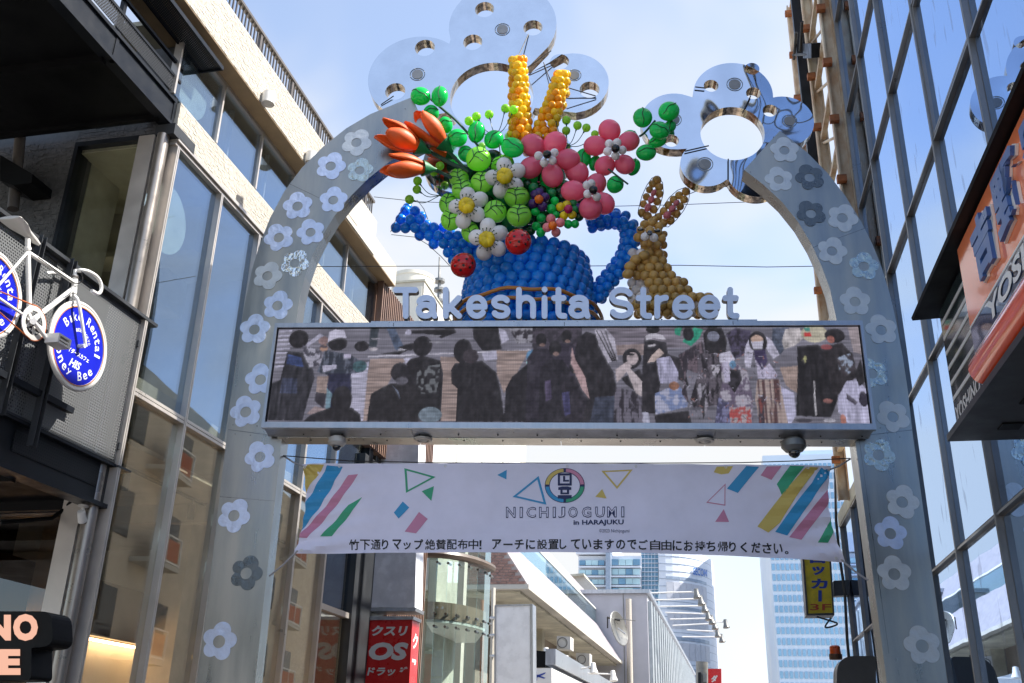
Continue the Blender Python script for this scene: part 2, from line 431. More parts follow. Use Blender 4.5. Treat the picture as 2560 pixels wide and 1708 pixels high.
def flower_outline(c, petals, nseg=90):
    """outer edge of overlapping round petals seen from the centre c"""
    out = []
    for i in range(nseg):
        a = 2 * math.pi * i / nseg; dx, dy = math.cos(a), math.sin(a); best = 0
        for (px, py, r) in petals:
            ex, ey = px - c[0], py - c[1]; b = ex * dx + ey * dy; disc = b * b - (ex * ex + ey * ey - r * r)
            if disc >= 0: best = max(best, b + math.sqrt(disc))
        out.append((c[0] + dx * best, c[1] + dy * best))
    return out
def circ(c, r, n=24, ry=None): return [(c[0] + r * math.cos(2 * math.pi * i / n), c[1] + (ry or r) * math.sin(2 * math.pi * i / n)) for i in range(n)]
def inpoly(x, y, P):
    c = False; j = len(P) - 1
    for i in range(len(P)):
        if ((P[i][1] > y) != (P[j][1] > y)) and x < (P[j][0] - P[i][0]) * (y - P[i][1]) / (P[j][1] - P[i][1]) + P[i][0]: c = not c
        j = i
    return c
def edgedist(x, y, P):
    best = 1e9; j = len(P) - 1
    for i in range(len(P)):
        ax, ay = P[j]; bx, by = P[i]; dx, dy = bx - ax, by - ay; t = max(0, min(1, ((x - ax) * dx + (y - ay) * dy) / (dx * dx + dy * dy + 1e-9)))
        best = min(best, math.hypot(x - ax - t * dx, y - ay - t * dy)); j = i
    return best

# ================================================================== SETTING: ground
g = MB(); g.add([(-600, -600, 0), (600, -600, 0), (600, 900, 0), (-600, 900, 0)], [(0, 1, 2, 3)])
tag(g.build('ground', mat('pale plaza paving', (.44, .42, .40), .85, 0, .2, .4, bump=.2)), kind='structure')
g = MB(); g.add([LF.P(-14, .004, 0), RF.P(-14, .004, 0), RF.P(60, .004, 0), LF.P(60, .004, 0)], [(0, 1, 2, 3)])
tag(g.build('street_paving', mat('street paving', (.30, .27, .25), .8, 0, .15, 1.5)), kind='structure')

# ================================================================== LEFT BUILDING
LB = thing('glass_shop_building', 'cream tiled building with tall glass front and roof railing, left of the arch', 'building', LF.P(7.02, 0, 0))
MU_LO = [7.02, 7.77, 8.52, 9.29, 10.07, 10.85, 11.85]
MU_UP = [6.86, 7.58, 8.36, 9.11, 9.89, 10.67, 11.74]
def part(name, m, parent, F, *bx, **kw):
    mb = MB()
    for b in bx: mb.box(F, *b)
    return mb.build(name, m, parent, **kw)
# panes
rows = [(0.1, 3.98), (4.04, 6.14)]
for (za, zb) in rows:
    for i in range(len(MU_LO) - 1):
        if za < 1 and i >= 5:
            part('glass_pane', M['glassLo'], LB, LF, (MU_LO[i] + .02, MU_LO[i + 1] - .02, .1, 2.97, -.02, -.008))
            part('glass_pane', M['glassL'], LB, LF, (MU_LO[i] + .02, MU_LO[i + 1] - .02, 3.03, zb, -.02, -.008))
            part('transom', M['alu'], LB, LF, (MU_LO[i] + .02, MU_LO[i + 1] - .02, 2.97, 3.03, -.05, .03))
        else:
            part('glass_pane', M['glassL'], LB, LF, (MU_LO[i] + .02, MU_LO[i + 1] - .02, za, zb, -.02, -.008)) if za > 1 else part('glass_pane', M['glassLo'], LB, LF, (MU_LO[i] + .02, MU_LO[i + 1] - .02, za, zb, -.02, -.008))
for i in range(len(MU_UP) - 1):
    part('glass_pane', M['glassL'], LB, LF, (MU_UP[i] + .012, MU_UP[i + 1] - .012, 6.58, 7.2, -.02, -.008))
    um = (MU_UP[i] + MU_UP[i + 1]) / 2
    part('inner_sash', M['white'], LB, LF, (um - .012, um + .012, 6.58, 7.2, -.14, -.10))
for u in MU_LO[:-1]:
    part('mullion', M['alu'], LB, LF, (u - .018, u - .003, .0, 6.14, -.06, .045), (u + .003, u + .018, 0, 6.14, -.06, .045), (u - .003, u + .003, 0, 6.14, -.05, .03))
part('mullion', M['blacksteel'], LB, LF, (11.82, 11.95, 0, 7.22, -.2, .06))
for u in MU_UP: part('mullion', M['alu'], LB, LF, (u - .012, u + .012, 6.56, 7.215, -.05, .02))
part('transom', M['alu'], LB, LF, (7.0, 11.82, 3.985, 4.01, -.06, .04), (7.0, 11.82, 4.016, 4.04, -.06, .04), (7.0, 11.82, 4.01, 4.016, -.06, .03))
part('window_head', M['alu'], LB, LF, (6.98, 11.82, 6.14, 6.17, -.06, .035), (6.98, 11.82, 6.174, 6.205, -.06, .055))
part('window_head', M['alu'], LB, LF, (6.86, 11.8, 7.195, 7.21, -.05, .02), (6.86, 11.8, 7.175, 7.186, -.05, .02))
# tiled band and parapet: backing plus proud little tiles in courses
def tiles(name, m, parent, F, u0, u1, z0, z1, d, cw=.075, ch=.018, jit=.004, dens=1.0):
    mb = MB(); z = z0; r = random.Random(3)
    while z < z1 - ch * .5:
        u = u0 - r.random() * cw
        while u < u1:
            w = cw * r.uniform(.6, 1.5); a, b = max(u, u0), min(u + w - .003, u1); t = r.uniform(.002, .002 + jit) if r.random() < dens else .001
            if b - a > .01:
                n = len(mb.v)
                q = [F.P(a, z, d), F.P(b, z, d), F.P(b, z + ch - .002, d), F.P(a, z + ch - .002, d), F.P(a, z, d + t), F.P(b, z, d + t), F.P(b, z + ch - .002, d + t), F.P(a, z + ch - .002, d + t)]
                mb.v += q; mb.f += [(n + 4, n + 5, n + 6, n + 7), (n, n + 1, n + 5, n + 4), (n + 1, n + 2, n + 6, n + 5), (n + 2, n + 3, n + 7, n + 6), (n + 3, n, n + 4, n + 7)]
            u += w
        z += ch
    o = mb.build(name, m, parent, fix=False); o['kind'] = 'stuff'; return o
bnd = part('tiled_band', M['creamwall'], LB, LF, (6.98, 11.8, 6.208, 6.555, -.12, .012))
tiles('wall_tiles', M['cream'], LB, LF, 6.98, 11.8, 6.21, 6.55, .012, .05, .017, .0025, .7)
par = part('parapet', M['creamwall'], LB, LF, (6.2, 11.05, 7.222, 7.71, -.3, .19))
tiles('wall_tiles', M['cream'], LB, LF, 6.2, 9.85, 7.225, 7.70, .19, .05, .017, .002, .7)
part('parapet_panel', M['creamwall'], LB, LF, (9.87, 11.05, 7.23, 7.70, .19, .2), (9.87, 10.44, 7.3, 7.5, .2, .204))
part('parapet_panel', M['creamwall'], LB, LF, (11.05, 11.9, 7.222, 7.5, -.3, .19))
part('soffit', M['soffit_tan'], LB, LF, (6.2, 11.9, 7.212, 7.2215, -.3, .187))
part('roof', M['concrete'], LB, LF, (6.98, 11.9, 7.45, 7.5, -6, -.3))
for u in (7.95, 8.97):
    c = LF.P(u, 7.215, .25); mb = MB(); mb.lathe(c, (0, 0, 1), [(.0, .02), (.052, .02), (.058, .0), (.062, .0), (.062, .12), (0.0, .122)], 20)
    o = mb.build('vent_cowl', M['white'], LB, smooth=True); m2 = MB(); m2.box(LF, u - .03, u + .03, 7.26, 7.30, .19, .25); m2.build('bracket', M['white'], o)
# roof railing
rl = part('roof_railing', M['railm'], LB, LF, (6.3, 11.25, 8.10, 8.13, .02, .07), (6.3, 11.25, 7.73, 7.75, .03, .055))
u = 6.5; k = 0
while u < 11.22:
    if k % 12 == 0: part('rail_post', M['railm'], rl, LF, (u - .02, u + .02, 7.7, 8.1, .03, .06))
    else: part('baluster', M['railm'], rl, LF, (u - .006, u + .006, 7.75, 8.1, .037, .052))
    u += .062; k += 1
part('roof_railing', M['railm'], LB, LF, (11.22, 11.25, 7.7, 8.1, -.8, -.75), (11.22, 11.25, 8.10, 8.13, -1.5, .02))
# floors, ceilings and rooms behind the glass
part('floor_slab', M['ceiling_in'], LB, LF, (7.05, 11.8, 4.06, 4.2, -5, -.08))
part('ceiling', M['ceiling_in'], LB, LF, (7.05, 11.8, 3.78, 3.82, -5, -.3))
part('floor_slab', M['concrete'], LB, LF, (7.05, 11.8, 6.2, 6.45, -5, -.13))
part('upper_ceiling', M['white'], LB, LF, (7.05, 11.8, 7.1, 7.15, -3, -.14))
part('room_wall', M['interior'], LB, LF, (7.05, 11.8, 0, 3.78, -5.1, -5), )
part('room_wall', M['concrete'], LB, LF, (7.05, 11.8, 4.2, 6.2, -3.1, -3.0))
part('room_wall', M['white'], LB, LF, (7.05, 11.8, 6.45, 7.1, -2.1, -2.0))
part('end_wall', M['creamwall'], LB, LF, (11.95, 12.05, 0, 7.2, -5, -.02))
for (ua, da) in ((8.3, -1.2), (10.2, -1.2), (11.4, -1.0)):
    part('inner_column', M['interior'], LB, LF, (ua, ua + .28, 0, 3.78, da - .28, da)); part('inner_column', M['concrete'], LB, LF, (ua, ua + .28, 4.2, 6.2, da - .28, da))
part('ceiling_beam', M['concrete'], LB, LF, (7.05, 11.8, 5.8, 6.2, -1.6, -1.3), )
part('partition', M['interior_dark'], LB, LF, (7.1, 9.0, 2.5, 3.78, -2.4, -2.3))
part('white_counter_wall', M['offwhite'], LB, LF, (7.2, 11.8, 0, 2.54, -1.9, -1.8))
part('cove_light', emit('warm cove light', (1, .62, .30), 12.0), LB, LF, (7.2, 11.8, 2.505, 2.525, -1.745, -1.70))
part('bulkhead', M['interior_dark'], LB, LF, (7.05, 11.8, 2.545, 3.05, -1.95, -1.66))
for u in (7.5, 8.2, 9.3, 10.4):
    c = LF.P(u, 3.70, -.7); mb = MB(); mb.tube([c + Vector((0, 0, .08)), c], .012, 6); mb.lathe(c, (0, 0, -1), [(.03, -.02), (.035, .0), (.035, .12), (.0, .12)], 12)
    mb.build('track_spotlight', M['cam_grey'], LB, smooth=True)
part('lighting_track', M['darkgrey'], LB, LF, (7.1, 11.6, 3.76, 3.78, -.72, -.68))
# round translucent panels hanging behind the panes
dp = mat('round translucent panel', (.66, .80, .82), .35)
for (px, py, r) in ((480, 232, .235), (414, 545, .30)):
    u, z = LF.uz(px, py, -.07); mb = MB(); mb.prism(LF, [circ((u, z), r, 48)], -.075, -.065); mb.build('round_panel', dp, LB)
# corner column, pilaster
mb = MB(); mb.lathe(LF.P(6.93, 0, -.055), (0, 0, 1), [(.05, 0), (.05, 6.2)], 20); mb.build('corner_column', M['alu_pillar'], LB, smooth=True)
part('pilaster', M['alu'], LB, LF, (6.90, 6.99, 0, 6.2, -.26, -.115))
part('pilaster', M['darkgrey'], LB, GF, (-.055, .12, 6.19, 6.29, -.2, .12))
# end wall with tiles and its window
wl = [(.125, 3.30), (3.4, 3.30), (3.4, 7.2), (.125, 7.2)]; hole = [(.20, 3.62), (.20, 6.24), (.90, 6.24), (.90, 3.62)]
mb = MB(); mb.prism(GF, [wl, hole], -.18, -.004); mb.build('tiled_wall', M['darktile'], LB)
tiles('dark_wall_tiles', M['darktile'], LB, GF, .95, 2.6, 3.6, 6.34, -.003, .05, .017, .005)
tiles('dark_wall_tiles', M['darktile'], LB, GF, .125, .95, 6.3, 6.5, -.003, .05, .017, .005)
fr = part('window_frame', M['blacksteel'], LB, GF, (.17, .205, 3.6, 6.28, -.12, .03), (.895, .93, 3.6, 6.28, -.12, .03), (.205, .895, 6.235, 6.28, -.12, .03), (.205, .895, 3.58, 3.62, -.12, .03))
part('glass_pane', glassm('side glass', (.90, .91, .86), .05, 0, .4), LB, GF, (.205, .895, 3.62, 6.235, -.03, -.02))
part('reveal', M['concrete'], LB, GF, (.90, 1.25, 3.6, 6.2, -.6, -.19))
part('window_frame', M['blacksteel'], LB, GF, (.17, .205, 0, 3.15, -.12, .03), (2.4, 2.45, 0, 3.15, -.12, .03), (.205, 2.4, 3.1, 3.15, -.12, .03))
part('glass_pane', glassm('shop glass', (.55, .5, .45), .07, 0, .5), LB, GF, (.205, 2.4, 0, 3.1, -.03, -.02))
part('partition', M['interior_dark'], LB, GF, (2.2, 3.4, 0, 3.5, -1.6, -1.5))
part('partition', M['interior'], LB, GF, (.1, 3.4, 3.6, 6.2, -2.6, -2.5))
part('hanging_lintel', M['concrete'], LB, GF, (.3, 3.0, 5.75, 6.2, -1.3, -1.0))
part('inner_post', M['alu'], LB, GF, (1.15, 1.2, 0, 3.1, -.2, -.14))
# downpipe by the stair
mb = MB(); mb.tube([GF.at(*D(48, 300), .12), GF.at(*D(30, 480), .12)], .045, 14); mb.build('downpipe', M['railm'], LB, smooth=True)

# ================================================================== BLACK STEEL STAIR WITH BALCONIES
ST = thing('steel_stair_tower', 'black steel stair and perforated balconies in front of the tiled wall', 'fire stair', LF.P(5, 0, 0))
PERF = perforated('perforated dark sheet', LF, (.17, .175, .18), .022, .34)
PERFB = perforated('perforated black sheet', LF, (.02, .022, .026), .022, .33)
part('upper_platform', M['black'], ST, LF, (1.5, 6.88, 6.33, 6.40, -3.4, -.06))
for i, u in enumerate((6.86, 6.1, 5.3, 4.5, 3.7)): part('cross_beam', M['black'], ST, LF, (u - .05, u, 6.26 if i else 6.295, 6.33, -3.4, -.06))
part('edge_beam', M['blacksteel'], ST, LF, (1.5, 6.93, 6.30, 6.33, -.09, .0), (1.5, 6.93, 6.33, 6.52, -.03, -.02), (1.5, 6.93, 6.52, 6.55, -.09, .0))
part('edge_beam', M['blacksteel'], ST, LF, (1.5, 6.90, 6.30, 6.50, -3.3, -3.2))
part('perforated_skirt', PERFB, ST, LF, (3.0, 6.90, 6.58, 6.74, -.012, -.006))
part('perforated_panel', PERF, ST, LF, (3.0, 6.94, 7.10, 8.6, -.012, -.006))
part('perforated_panel', PERF, ST, LF, (3.0, 6.90, 6.60, 8.2, -1.30, -1.29))
part('guard_rail', M['blacksteel'], ST, LF, (3, 6.95, 6.86, 6.885, -.03, .0), (3, 6.95, 6.72, 6.745, -.03, .0))
m_h = perforated('perforated horizontal sheet', Fr((0, 0, 0), 12.9, 1), (.02, .022, .026), .02, .3)
def horiz_perf():
    m = m_h.copy(); n = m.node_tree
    for x in n.nodes:
        if x.type == 'VECT_MATH' and abs(x.inputs[1].default_value[2] - 1) < 1e-6: x.inputs[1].default_value = tuple(LF.N)
    return m
part('canopy_grating', horiz_perf(), ST, LF, (3, 7.22, 7.075, 7.08, -.02, .17))
part('canopy_edge', M['blacksteel'], ST, LF, (3, 7.24, 7.06, 7.10, .17, .185), (7.225, 7.24, 7.06, 7.10, -.02, .17), (3, 7.225, 7.06, 7.10, -.035, -.02))
for u in (6.93, 6.1): part('rail_post', M['blacksteel'], ST, LF, (u, u + .035, 6.3, 8.8, -.05, -.013))
part('joint_plate', M['blacksteel'], ST, LF, (6.80, 6.99, 6.33, 6.62, -.14, -.03))
part('end_beam', M['black'], ST, LF, (6.93, 6.98, 6.4, 6.72, -.3, -.02))
# lower balcony carrying the bicycles
part('floor_plate', M['black'], ST, LF, (1.5, 6.98, 3.17, 3.2, -3.2, -.05))
part('edge_beam', M['blacksteel'], ST, LF, (1.5, 7.02, 3.12, 3.15, -.12, .02), (1.5, 7.0, 3.15, 3.42, -.03, -.02), (1.5, 7.03, 3.42, 3.44, -.1, .03))
part('perforated_skirt', PERFB, ST, LF, (6.0, 6.88, 3.25, 3.385, -.016, -.01))
part('perforated_panel', PERF, ST, LF, (3.2, 6.62, 3.47, 4.55, -.012, -.006))
part('perforated_panel', PERF, ST, LF, (6.0, 6.99, 3.47, 4.55, .004, .010))
part('inner_screen', M['blacksteel'], ST, LF, (3.2, 6.2, 3.2, 4.5, -.9, -.88))
for u in (5.2, 5.9, 6.5): part('inner_post', M['blacksteel'], ST, LF, (u, u + .05, 3.2, 4.55, -.09, -.04))
part('cap_rail', M['darkgrey'], ST, LF, (3, 7.16, 4.575, 4.60, -.06, .05))
part('end_post', M['darkgrey'], ST, LF, (7.03, 7.075, 3.1, 4.575, -.06, .02))
part('panel_frame', M['darkgrey'], ST, LF, (3.2, 7.0, 4.548, 4.565, -.02, .014), (6.985, 7.0, 3.46, 4.548, -.02, .014), (3.2, 7.0, 3.45, 3.462, -.02, .014))
for z in (3.55, 4.35): part('clip', M['darkgrey'], ST, LF, (6.99, 7.05, z, z + .05, .015, .03))
part('floor_edge_plate', M['darkgrey'], ST, LF, (7.0, 7.16, 3.42, 3.435, -.05, .05))
for u in (6.95, 6.2, 5.4): part('cross_beam', M['black'], ST, LF, (u - .04, u, 3.10, 3.17, -3, -.1))
mb = MB(); mb.tube([LF.at(*D(0, 1200), -.4), LF.at(*D(118, 1190), -.3), LF.at(*D(150, 1168), -.25), LF.at(*D(165, 1150), -.2)], .016, 8); mb.build('conduit', M['black'], ST, smooth=True)
# steel bars that hold the bicycles
C2 = lambda x, y: (x * .319, 500 + y * .319)
for (a, b) in ((C2(352, 285), C2(62, 1700)), (C2(592, 470), C2(330, 1960))):
    pa, pb = LF.at(*a, .07), LF.at(*b, .07); ua, za = LF.uz(*a, .07); ub, zb = LF.uz(*b, .07); ub = ua
    part('bicycle_bar', M['darkgrey'], ST, LF, (ua - .022, ua + .022, zb, za, .03, .035), (ua - .022, ua - .017, zb, za, .035, .075), (ua + .017, ua + .022, zb, za, .035, .075))
part('bicycle_bar', M['blacksteel'], ST, LF, (5.3, 6.4, 4.02, 4.05, .02, .06), (5.2, 6.4, 3.62, 3.66, .02, .06))
# big triangular bracket on the tile wall
mb = MB(); mb.pxprism(GF, [D(0, 355), D(75, 400), D(72, 420), D(30, 425), D(0, 415)], -.0, .25); mb.build('knee_bracket', M['black'], ST)

# ================================================================== BICYCLES
def bike_wheel(root, px, py, rpx, d, spin=0.0):
    u, z = LF.uz(px, py, d); r = rpx * LF.scale(px, py, d); n = 56
    ringp = [LF.P(u + math.cos(2 * math.pi * k / n) * (r - .012), z + math.sin(2 * math.pi * k / n) * (r - .012), d) for k in range(n)]
    w = MB().tube(ringp, .013, 8, close=True).build('tyre', M['offwhite'], root, smooth=True)
    rim = MB().prism(LF, [circ((u, z), r - .02, 56), circ((u, z), r * .86, 56)], d - .008, d + .008).build('rim', M['white'], w)
    MB().prism(LF, [circ((u, z), r * .885, 56), circ((u, z), r * .865, 56)], d + .0085, d + .0105).build('rim_stripe', mat('orange rim stripe', (.62, .2, .06), .5), w)
    MB().prism(LF, [circ((u, z), r * .86, 48)], d - .004, d + .004).build('disc', M['discblue'], w)
    MB().tube([LF.P(u, z, d - .05), LF.P(u, z, d + .05)], .014, 10).build('hub', M['white'], w, smooth=True)
    def arc_text(s, a0, a1, rr, h, wd, flip=False):
        n = len(s); parts = MB()
        for i, ch in enumerate(s):
            if ch == ' ': continue
            a = math.radians(a0 + (a1 - a0) * (i / (n - 1))); rt = (-math.pi / 2 + a) if not flip else (math.pi / 2 + a)
            cx, cz = u + math.cos(a) * rr * r, z + math.sin(a) * rr * r
            ww = wd * (.45 if ch in 'il' else 1)
            fn = lambda x, y: LF.P(cx + x * math.cos(rt) - y * math.sin(rt), cz + x * math.sin(rt) + y * math.cos(rt), d + .0055)
            hh = h if (ch.isupper() or ch in 'klt') else h * .74
            l = lettering(ch, fn, -ww / 2 * r, ww / 2 * r, -h / 2 * r, (-h / 2 + hh) * r, .012); parts.add(l.v, l.f)
        return parts
    m = M['discwhite']
    arc_text('Bike Rental', 148, 2, .66, .20, .13).build('disc_lettering', m, w)
    arc_text('Honey Bee', 193, 322, .66, .20, .14, True).build('disc_lettering', m, w)
    arc_text('BEE TOKYO', 118, 30, .36, .075, .055).build('disc_lettering', m, w)
    lettering('ライダースカフェ', lambda x, y: LF.P(x, y, d + .0055), u - .42 * r, u + .42 * r, z - .24 * r, z - .12 * r, .03, .2).build('disc_lettering', m, w)
    lettering('HIS', lambda x, y: LF.P(x, y, d + .0055), u - .2 * r, u + .2 * r, z - .52 * r, z - .33 * r, .03, .35).build('disc_lettering', m, w)
    return u, z, r
M['discblue'] = mat('blue wheel disc', (.012, .02, .50), .18, .1, .05, 3)
M['discwhite'] = mat('white disc print', (.75, .76, .85), .4, var=.02)
BK = thing('white_bicycle', 'white road bicycle with blue lettered wheel discs hung on the perforated balcony', 'bicycle', LF.at(*C2(270, 1100), .3))
dB = .26
fw = bike_wheel(BK, *C2(613, 1147), 114, dB)
rw = bike_wheel(BK, *C2(-95, 735), 119, dB)
Q = lambda x, y, d=dB: LF.at(*C2(x, y), d)
def tb(name, pts, r, m='white', **kw): return MB().tube(pts, r, 10, **kw).build(name, M[m] if isinstance(m, str) else m, BK, smooth=True)
tb('seat_tube', [Q(232, 960), Q(217, 400), Q(217, 300)], .0155)
tb('top_tube', [Q(225, 415), Q(578, 645)], .014)
tb('down_tube', [Q(582, 690), Q(240, 955)], .0165)
tb('head_tube', [Q(590, 590), Q(578, 735)], .018)
for s in (-1, 1):
    tb('fork_blade', [Q(578, 745, dB), Q(605, 775, dB + s * .035), Q(625, 850, dB + s * .045), Q(672, 1150, dB + s * .045)], .011)
    tb('seat_stay', [Q(222, 405, dB), Q(190, 440, dB + s * .03), Q(-60, 725, dB + s * .045)], .008)
    tb('chain_stay', [Q(235, 960, dB), Q(180, 900, dB + s * .035), Q(-60, 735, dB + s * .045)], .009)
tb('stem', [Q(588, 590), Q(588, 556), Q(630, 556)], .013)
hb = lambda s: [Q(600, 556), Q(640, 548, dB + s * .17), Q(700, 560, dB + s * .2), Q(775, 610, dB + s * .2), Q(800, 690, dB + s * .2), Q(775, 745, dB + s * .2), Q(720, 712, dB + s * .2)]
def smooth(pts, it=2):
    for _ in range(it):
        o = [pts[0]]
        for a, b in zip(pts[:-1], pts[1:]): o += [a * .75 + b * .25, a * .25 + b * .75]
        pts = o + [pts[-1]]
    return pts
tb('handlebar', smooth(hb(.25)), .012); tb('handlebar', smooth([p - LF.N * .22 for p in hb(.0)]), .011)
# saddle: long nose shape
mb = MB(); pr = [(-.14, .070, .010), (-.12, .078, .02), (-.05, .066, .024), (.02, .034, .022), (.10, .022, .018), (.14, .012, .010)]; n = 12; rings = []
su, sz = LF.uz(*C2(190, 245), dB)
for (du, w, h) in pr: rings.append([LF.P(su + du, sz - du * .10 + math.sin(2 * math.pi * k / n) * h, dB + math.cos(2 * math.pi * k / n) * w) for k in range(n)])
mb.add([p for r_ in rings for p in r_], [(i * n + k, i * n + (k + 1) % n, (i + 1) * n + (k + 1) % n, (i + 1) * n + k) for i in range(len(pr) - 1) for k in range(n)] + [tuple(range(n)), tuple(reversed(range((len(pr) - 1) * n, len(pr) * n)))])
mb.build('saddle', M['offwhite'], BK, smooth=True)
cu, cz = LF.uz(*C2(268, 965), dB + .05)
ring = MB().prism(LF, [circ((cu, cz), .105, 40), circ((cu, cz), .075, 40)], dB + .045, dB + .05)
for k in range(5):
    a = k * 2 * math.pi / 5; c_, s_ = math.cos(a), math.sin(a)
    ring.hexa([LF.P(cu + c_ * r_ - s_ * w_, cz + s_ * r_ + c_ * w_, dB + d_) for d_ in (.044, .049) for (r_, w_) in ((.02, -.012), (.08, -.008), (.08, .008), (.02, .012))])
ring.build('chainring', M['offwhite'], BK)
ru, rz = LF.uz(*C2(-95, 735), dB + .05)
ch = [LF.P(cu + .107 * math.cos(R(a)), cz + .107 * math.sin(R(a)), dB + .048) for a in range(110, -100, -15)]
ch += [LF.P(ru + .04 * math.cos(R(a)), rz + .04 * math.sin(R(a)), dB + .048) for a in range(260, 80, -20)]
MB().tube(ch, .0045, 5, close=True).build('chain', mat('orange rusty chain', (.55, .13, .02), .5, .2, .3, 30), BK)
tb('crank', [Q(262, 950, dB + .07), Q(392, 1125, dB + .07)], .013); tb('bottom_bracket', [Q(232, 960, dB - .05), Q(262, 950, dB + .08)], .02)
pu, pz = LF.uz(*C2(450, 1110), dB + .11)
part('pedal', M['offwhite'], BK, LF, (pu - .06, pu - .045, pz - .03, pz + .03, dB + .07, dB + .16), (pu + .045, pu + .06, pz - .03, pz + .03, dB + .07, dB + .16), (pu - .045, pu + .045, pz - .03, pz - .018, dB + .07, dB + .16), (pu - .045, pu + .045, pz + .018, pz + .03, dB + .07, dB + .16), (pu - .045, pu + .045, pz - .006, pz + .006, dB + .07, dB + .155))

for s_, q_ in ((.18, .10), (-.16, .04)):
    tb('brake_cable', smooth([Q(640, 560, dB + s_), Q(655, 640, dB + q_), Q(600, 660, dB + .03), Q(560, 640, dB + .02), Q(300, 450, dB + .02)]), .003, 'wire')
tb('seat_clamp', [Q(214, 372), Q(218, 392)], .021); tb('headset_ring', [Q(588, 600), Q(586, 612)], .023, 'railm')
# security camera below the balcony
sc_ = thing('security_camera', 'small white security camera hanging under the corner of the black balcony', 'camera', LF.at(*D(188, 1165), -.1))
c = LF.at(*D(190, 1168), -.05)
MB().lathe(c + Vector((0, 0, .025)), (0, 0, -1), [(.035, 0), (.035, .012), (.012, .02), (.012, .06), (.02, .065), (0, .07)], 16).build('mount', M['cam_white'], sc_, smooth=True)
ax = (LF.U * .35 - LF.N * .1 + Vector((0, 0, -.35))).normalized()
MB().lathe(c + Vector((0, 0, -.04)) - ax * .03, ax, [(.0, 0), (.026, .002), (.028, .03), (.030, .085), (.024, .088), (.022, .078), (0, .078)], 18).build('camera_body', M['white'], sc_, smooth=True)

# round-cornered black shop sign
SG = Fr(GF.P(0, 0, 0), 12.9 - 90 + 4, -1)
sg = thing('shop_sign', 'black rounded box sign with glowing peach letters NO and E below the balcony', 'sign', SG.at(*D(40, 1500), 1.2))
dS = 1.2
def rrect(pts, rad, n=5):
    out = []; m = len(pts)
    for i, p in enumerate(pts):
        p = Vector(p); a = Vector(pts[i - 1]); b = Vector(pts[(i + 1) % m]); r_ = rad[i]
        if r_ <= 0: out.append(tuple(p)); continue
        A = p + (a - p).normalized() * r_; B = p + (b - p).normalized() * r_
        for k in range(n + 1):
            t = k / n; out.append(tuple(A * (1 - t) ** 2 + p * 2 * t * (1 - t) + B * t * t))
    return out
ol = rrect([D(-150, 1403), D(118, 1403), D(122, 1482), D(72, 1487), D(72, 1560), D(-150, 1566)], [0, 26, 26, 4, 14, 0])
mb = MB(); mb.pxprism(SG, ol, dS - .16, dS); mb.build('sign_box', M['black'], sg)
lm = emit('lit peach letter', (1.0, .55, .40), .42)
def px_letter(s, F, x0, x1, yt, yb, d, off=.03, shear=0, m=None, parent=None, name='letter', thick=None):
    u0, z0 = F.uz(x0, yb, d); u1, z1 = F.uz(x1, yt, d)
    u0b, _ = F.uz(x0, yt, d); u1b, z1b = F.uz(x1, yb, d); _, z1c = F.uz(x0, yt, d)
    # bilinear over the traced quad so that writing follows the traced slope
    def fn(x, y, dd=d):
        q = F.uz(x0 + (x1 - x0) * x, yb + (yt - yb) * y, d); return F.P(q[0], q[1], dd)
    l = lettering(s, fn, 0, 1, 0, 1, off, shear, fn2=(lambda x, y: fn(x, y, d - thick)) if thick else None)
    return l.build(name, m, parent)
for s, a, b, c_, d_ in (('N', -32, 25, 1411, 1470), ('O', 30, 87, 1409, 1471), ('E', -2, 47, 1490, 1549)):
    px_letter(s, SG, a * 1.0894, b * 1.0894, c_ * 1.0894, d_ * 1.0894, dS + .006, .06, 0, lm, sg)

# ================================================================== RIGHT BUILDING
RB = thing('mirror_glass_building', 'building with blue reflecting glass grid right of the arch', 'building', RF.P(5, 0, 0))
MUR = [.7, 1.75, 2.85, 3.9, 4.97, 6.09, 7.2, 8.24, 9.17]; ZR = [0, 1.7, 3.05, 4.52, 5.8, 7.04, 8.27, 9.53, 10.4]
MUR2 = [9.17, 10.1, 11.1, 12.1, 13.2]
def rgrid(us, zs):
    for i in range(len(us) - 1):
        for j in range(len(zs) - 1):
            mb = MB(); e = random.uniform(-.004, .004); mb.box(RF, us[i] + .022, us[i + 1] - .022, zs[j] + .022, zs[j + 1] - .022, -.02 + e, -.01 + e); mb.build('glass_pane', M['glassR'], RB)
    for u in us:
        part('mullion', M['mullR'], RB, RF, (u - .014, u - .004, zs[0], zs[-1], -.05, .03), (u + .004, u + .013, zs[0], zs[-1], -.05, .03))
        part('gasket', M['mullRd'], RB, RF, (u - .004, u + .004, zs[0], zs[-1], -.05, .025))
    for z in zs[1:]:
        for i in range(len(us) - 1):
            part('transom', M['mullR'], RB, RF, (us[i] + .013, us[i + 1] - .014, z - .012, z + .003, -.05, .022)); part('gasket', M['mullRd'], RB, RF, (us[i] + .013, us[i + 1] - .014, z + .003, z + .012, -.05, .018))
rgrid(MUR, ZR); rgrid(MUR2, [0, 1.7, 3.05, 4.52])
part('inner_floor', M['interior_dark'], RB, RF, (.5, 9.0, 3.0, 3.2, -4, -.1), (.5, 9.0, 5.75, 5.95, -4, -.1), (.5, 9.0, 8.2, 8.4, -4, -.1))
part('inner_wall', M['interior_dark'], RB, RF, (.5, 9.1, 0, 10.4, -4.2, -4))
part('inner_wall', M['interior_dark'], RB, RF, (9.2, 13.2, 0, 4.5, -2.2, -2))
part('open_window_frame', M['mullR'], RB, RF, (4.985, 5.005, 5.825, 7.02, -.01, .016), (6.055, 6.075, 5.825, 7.02, -.01, .016), (5.005, 6.055, 5.825, 5.845, -.01, .016), (5.005, 6.055, 7.0, 7.02, -.01, .016))
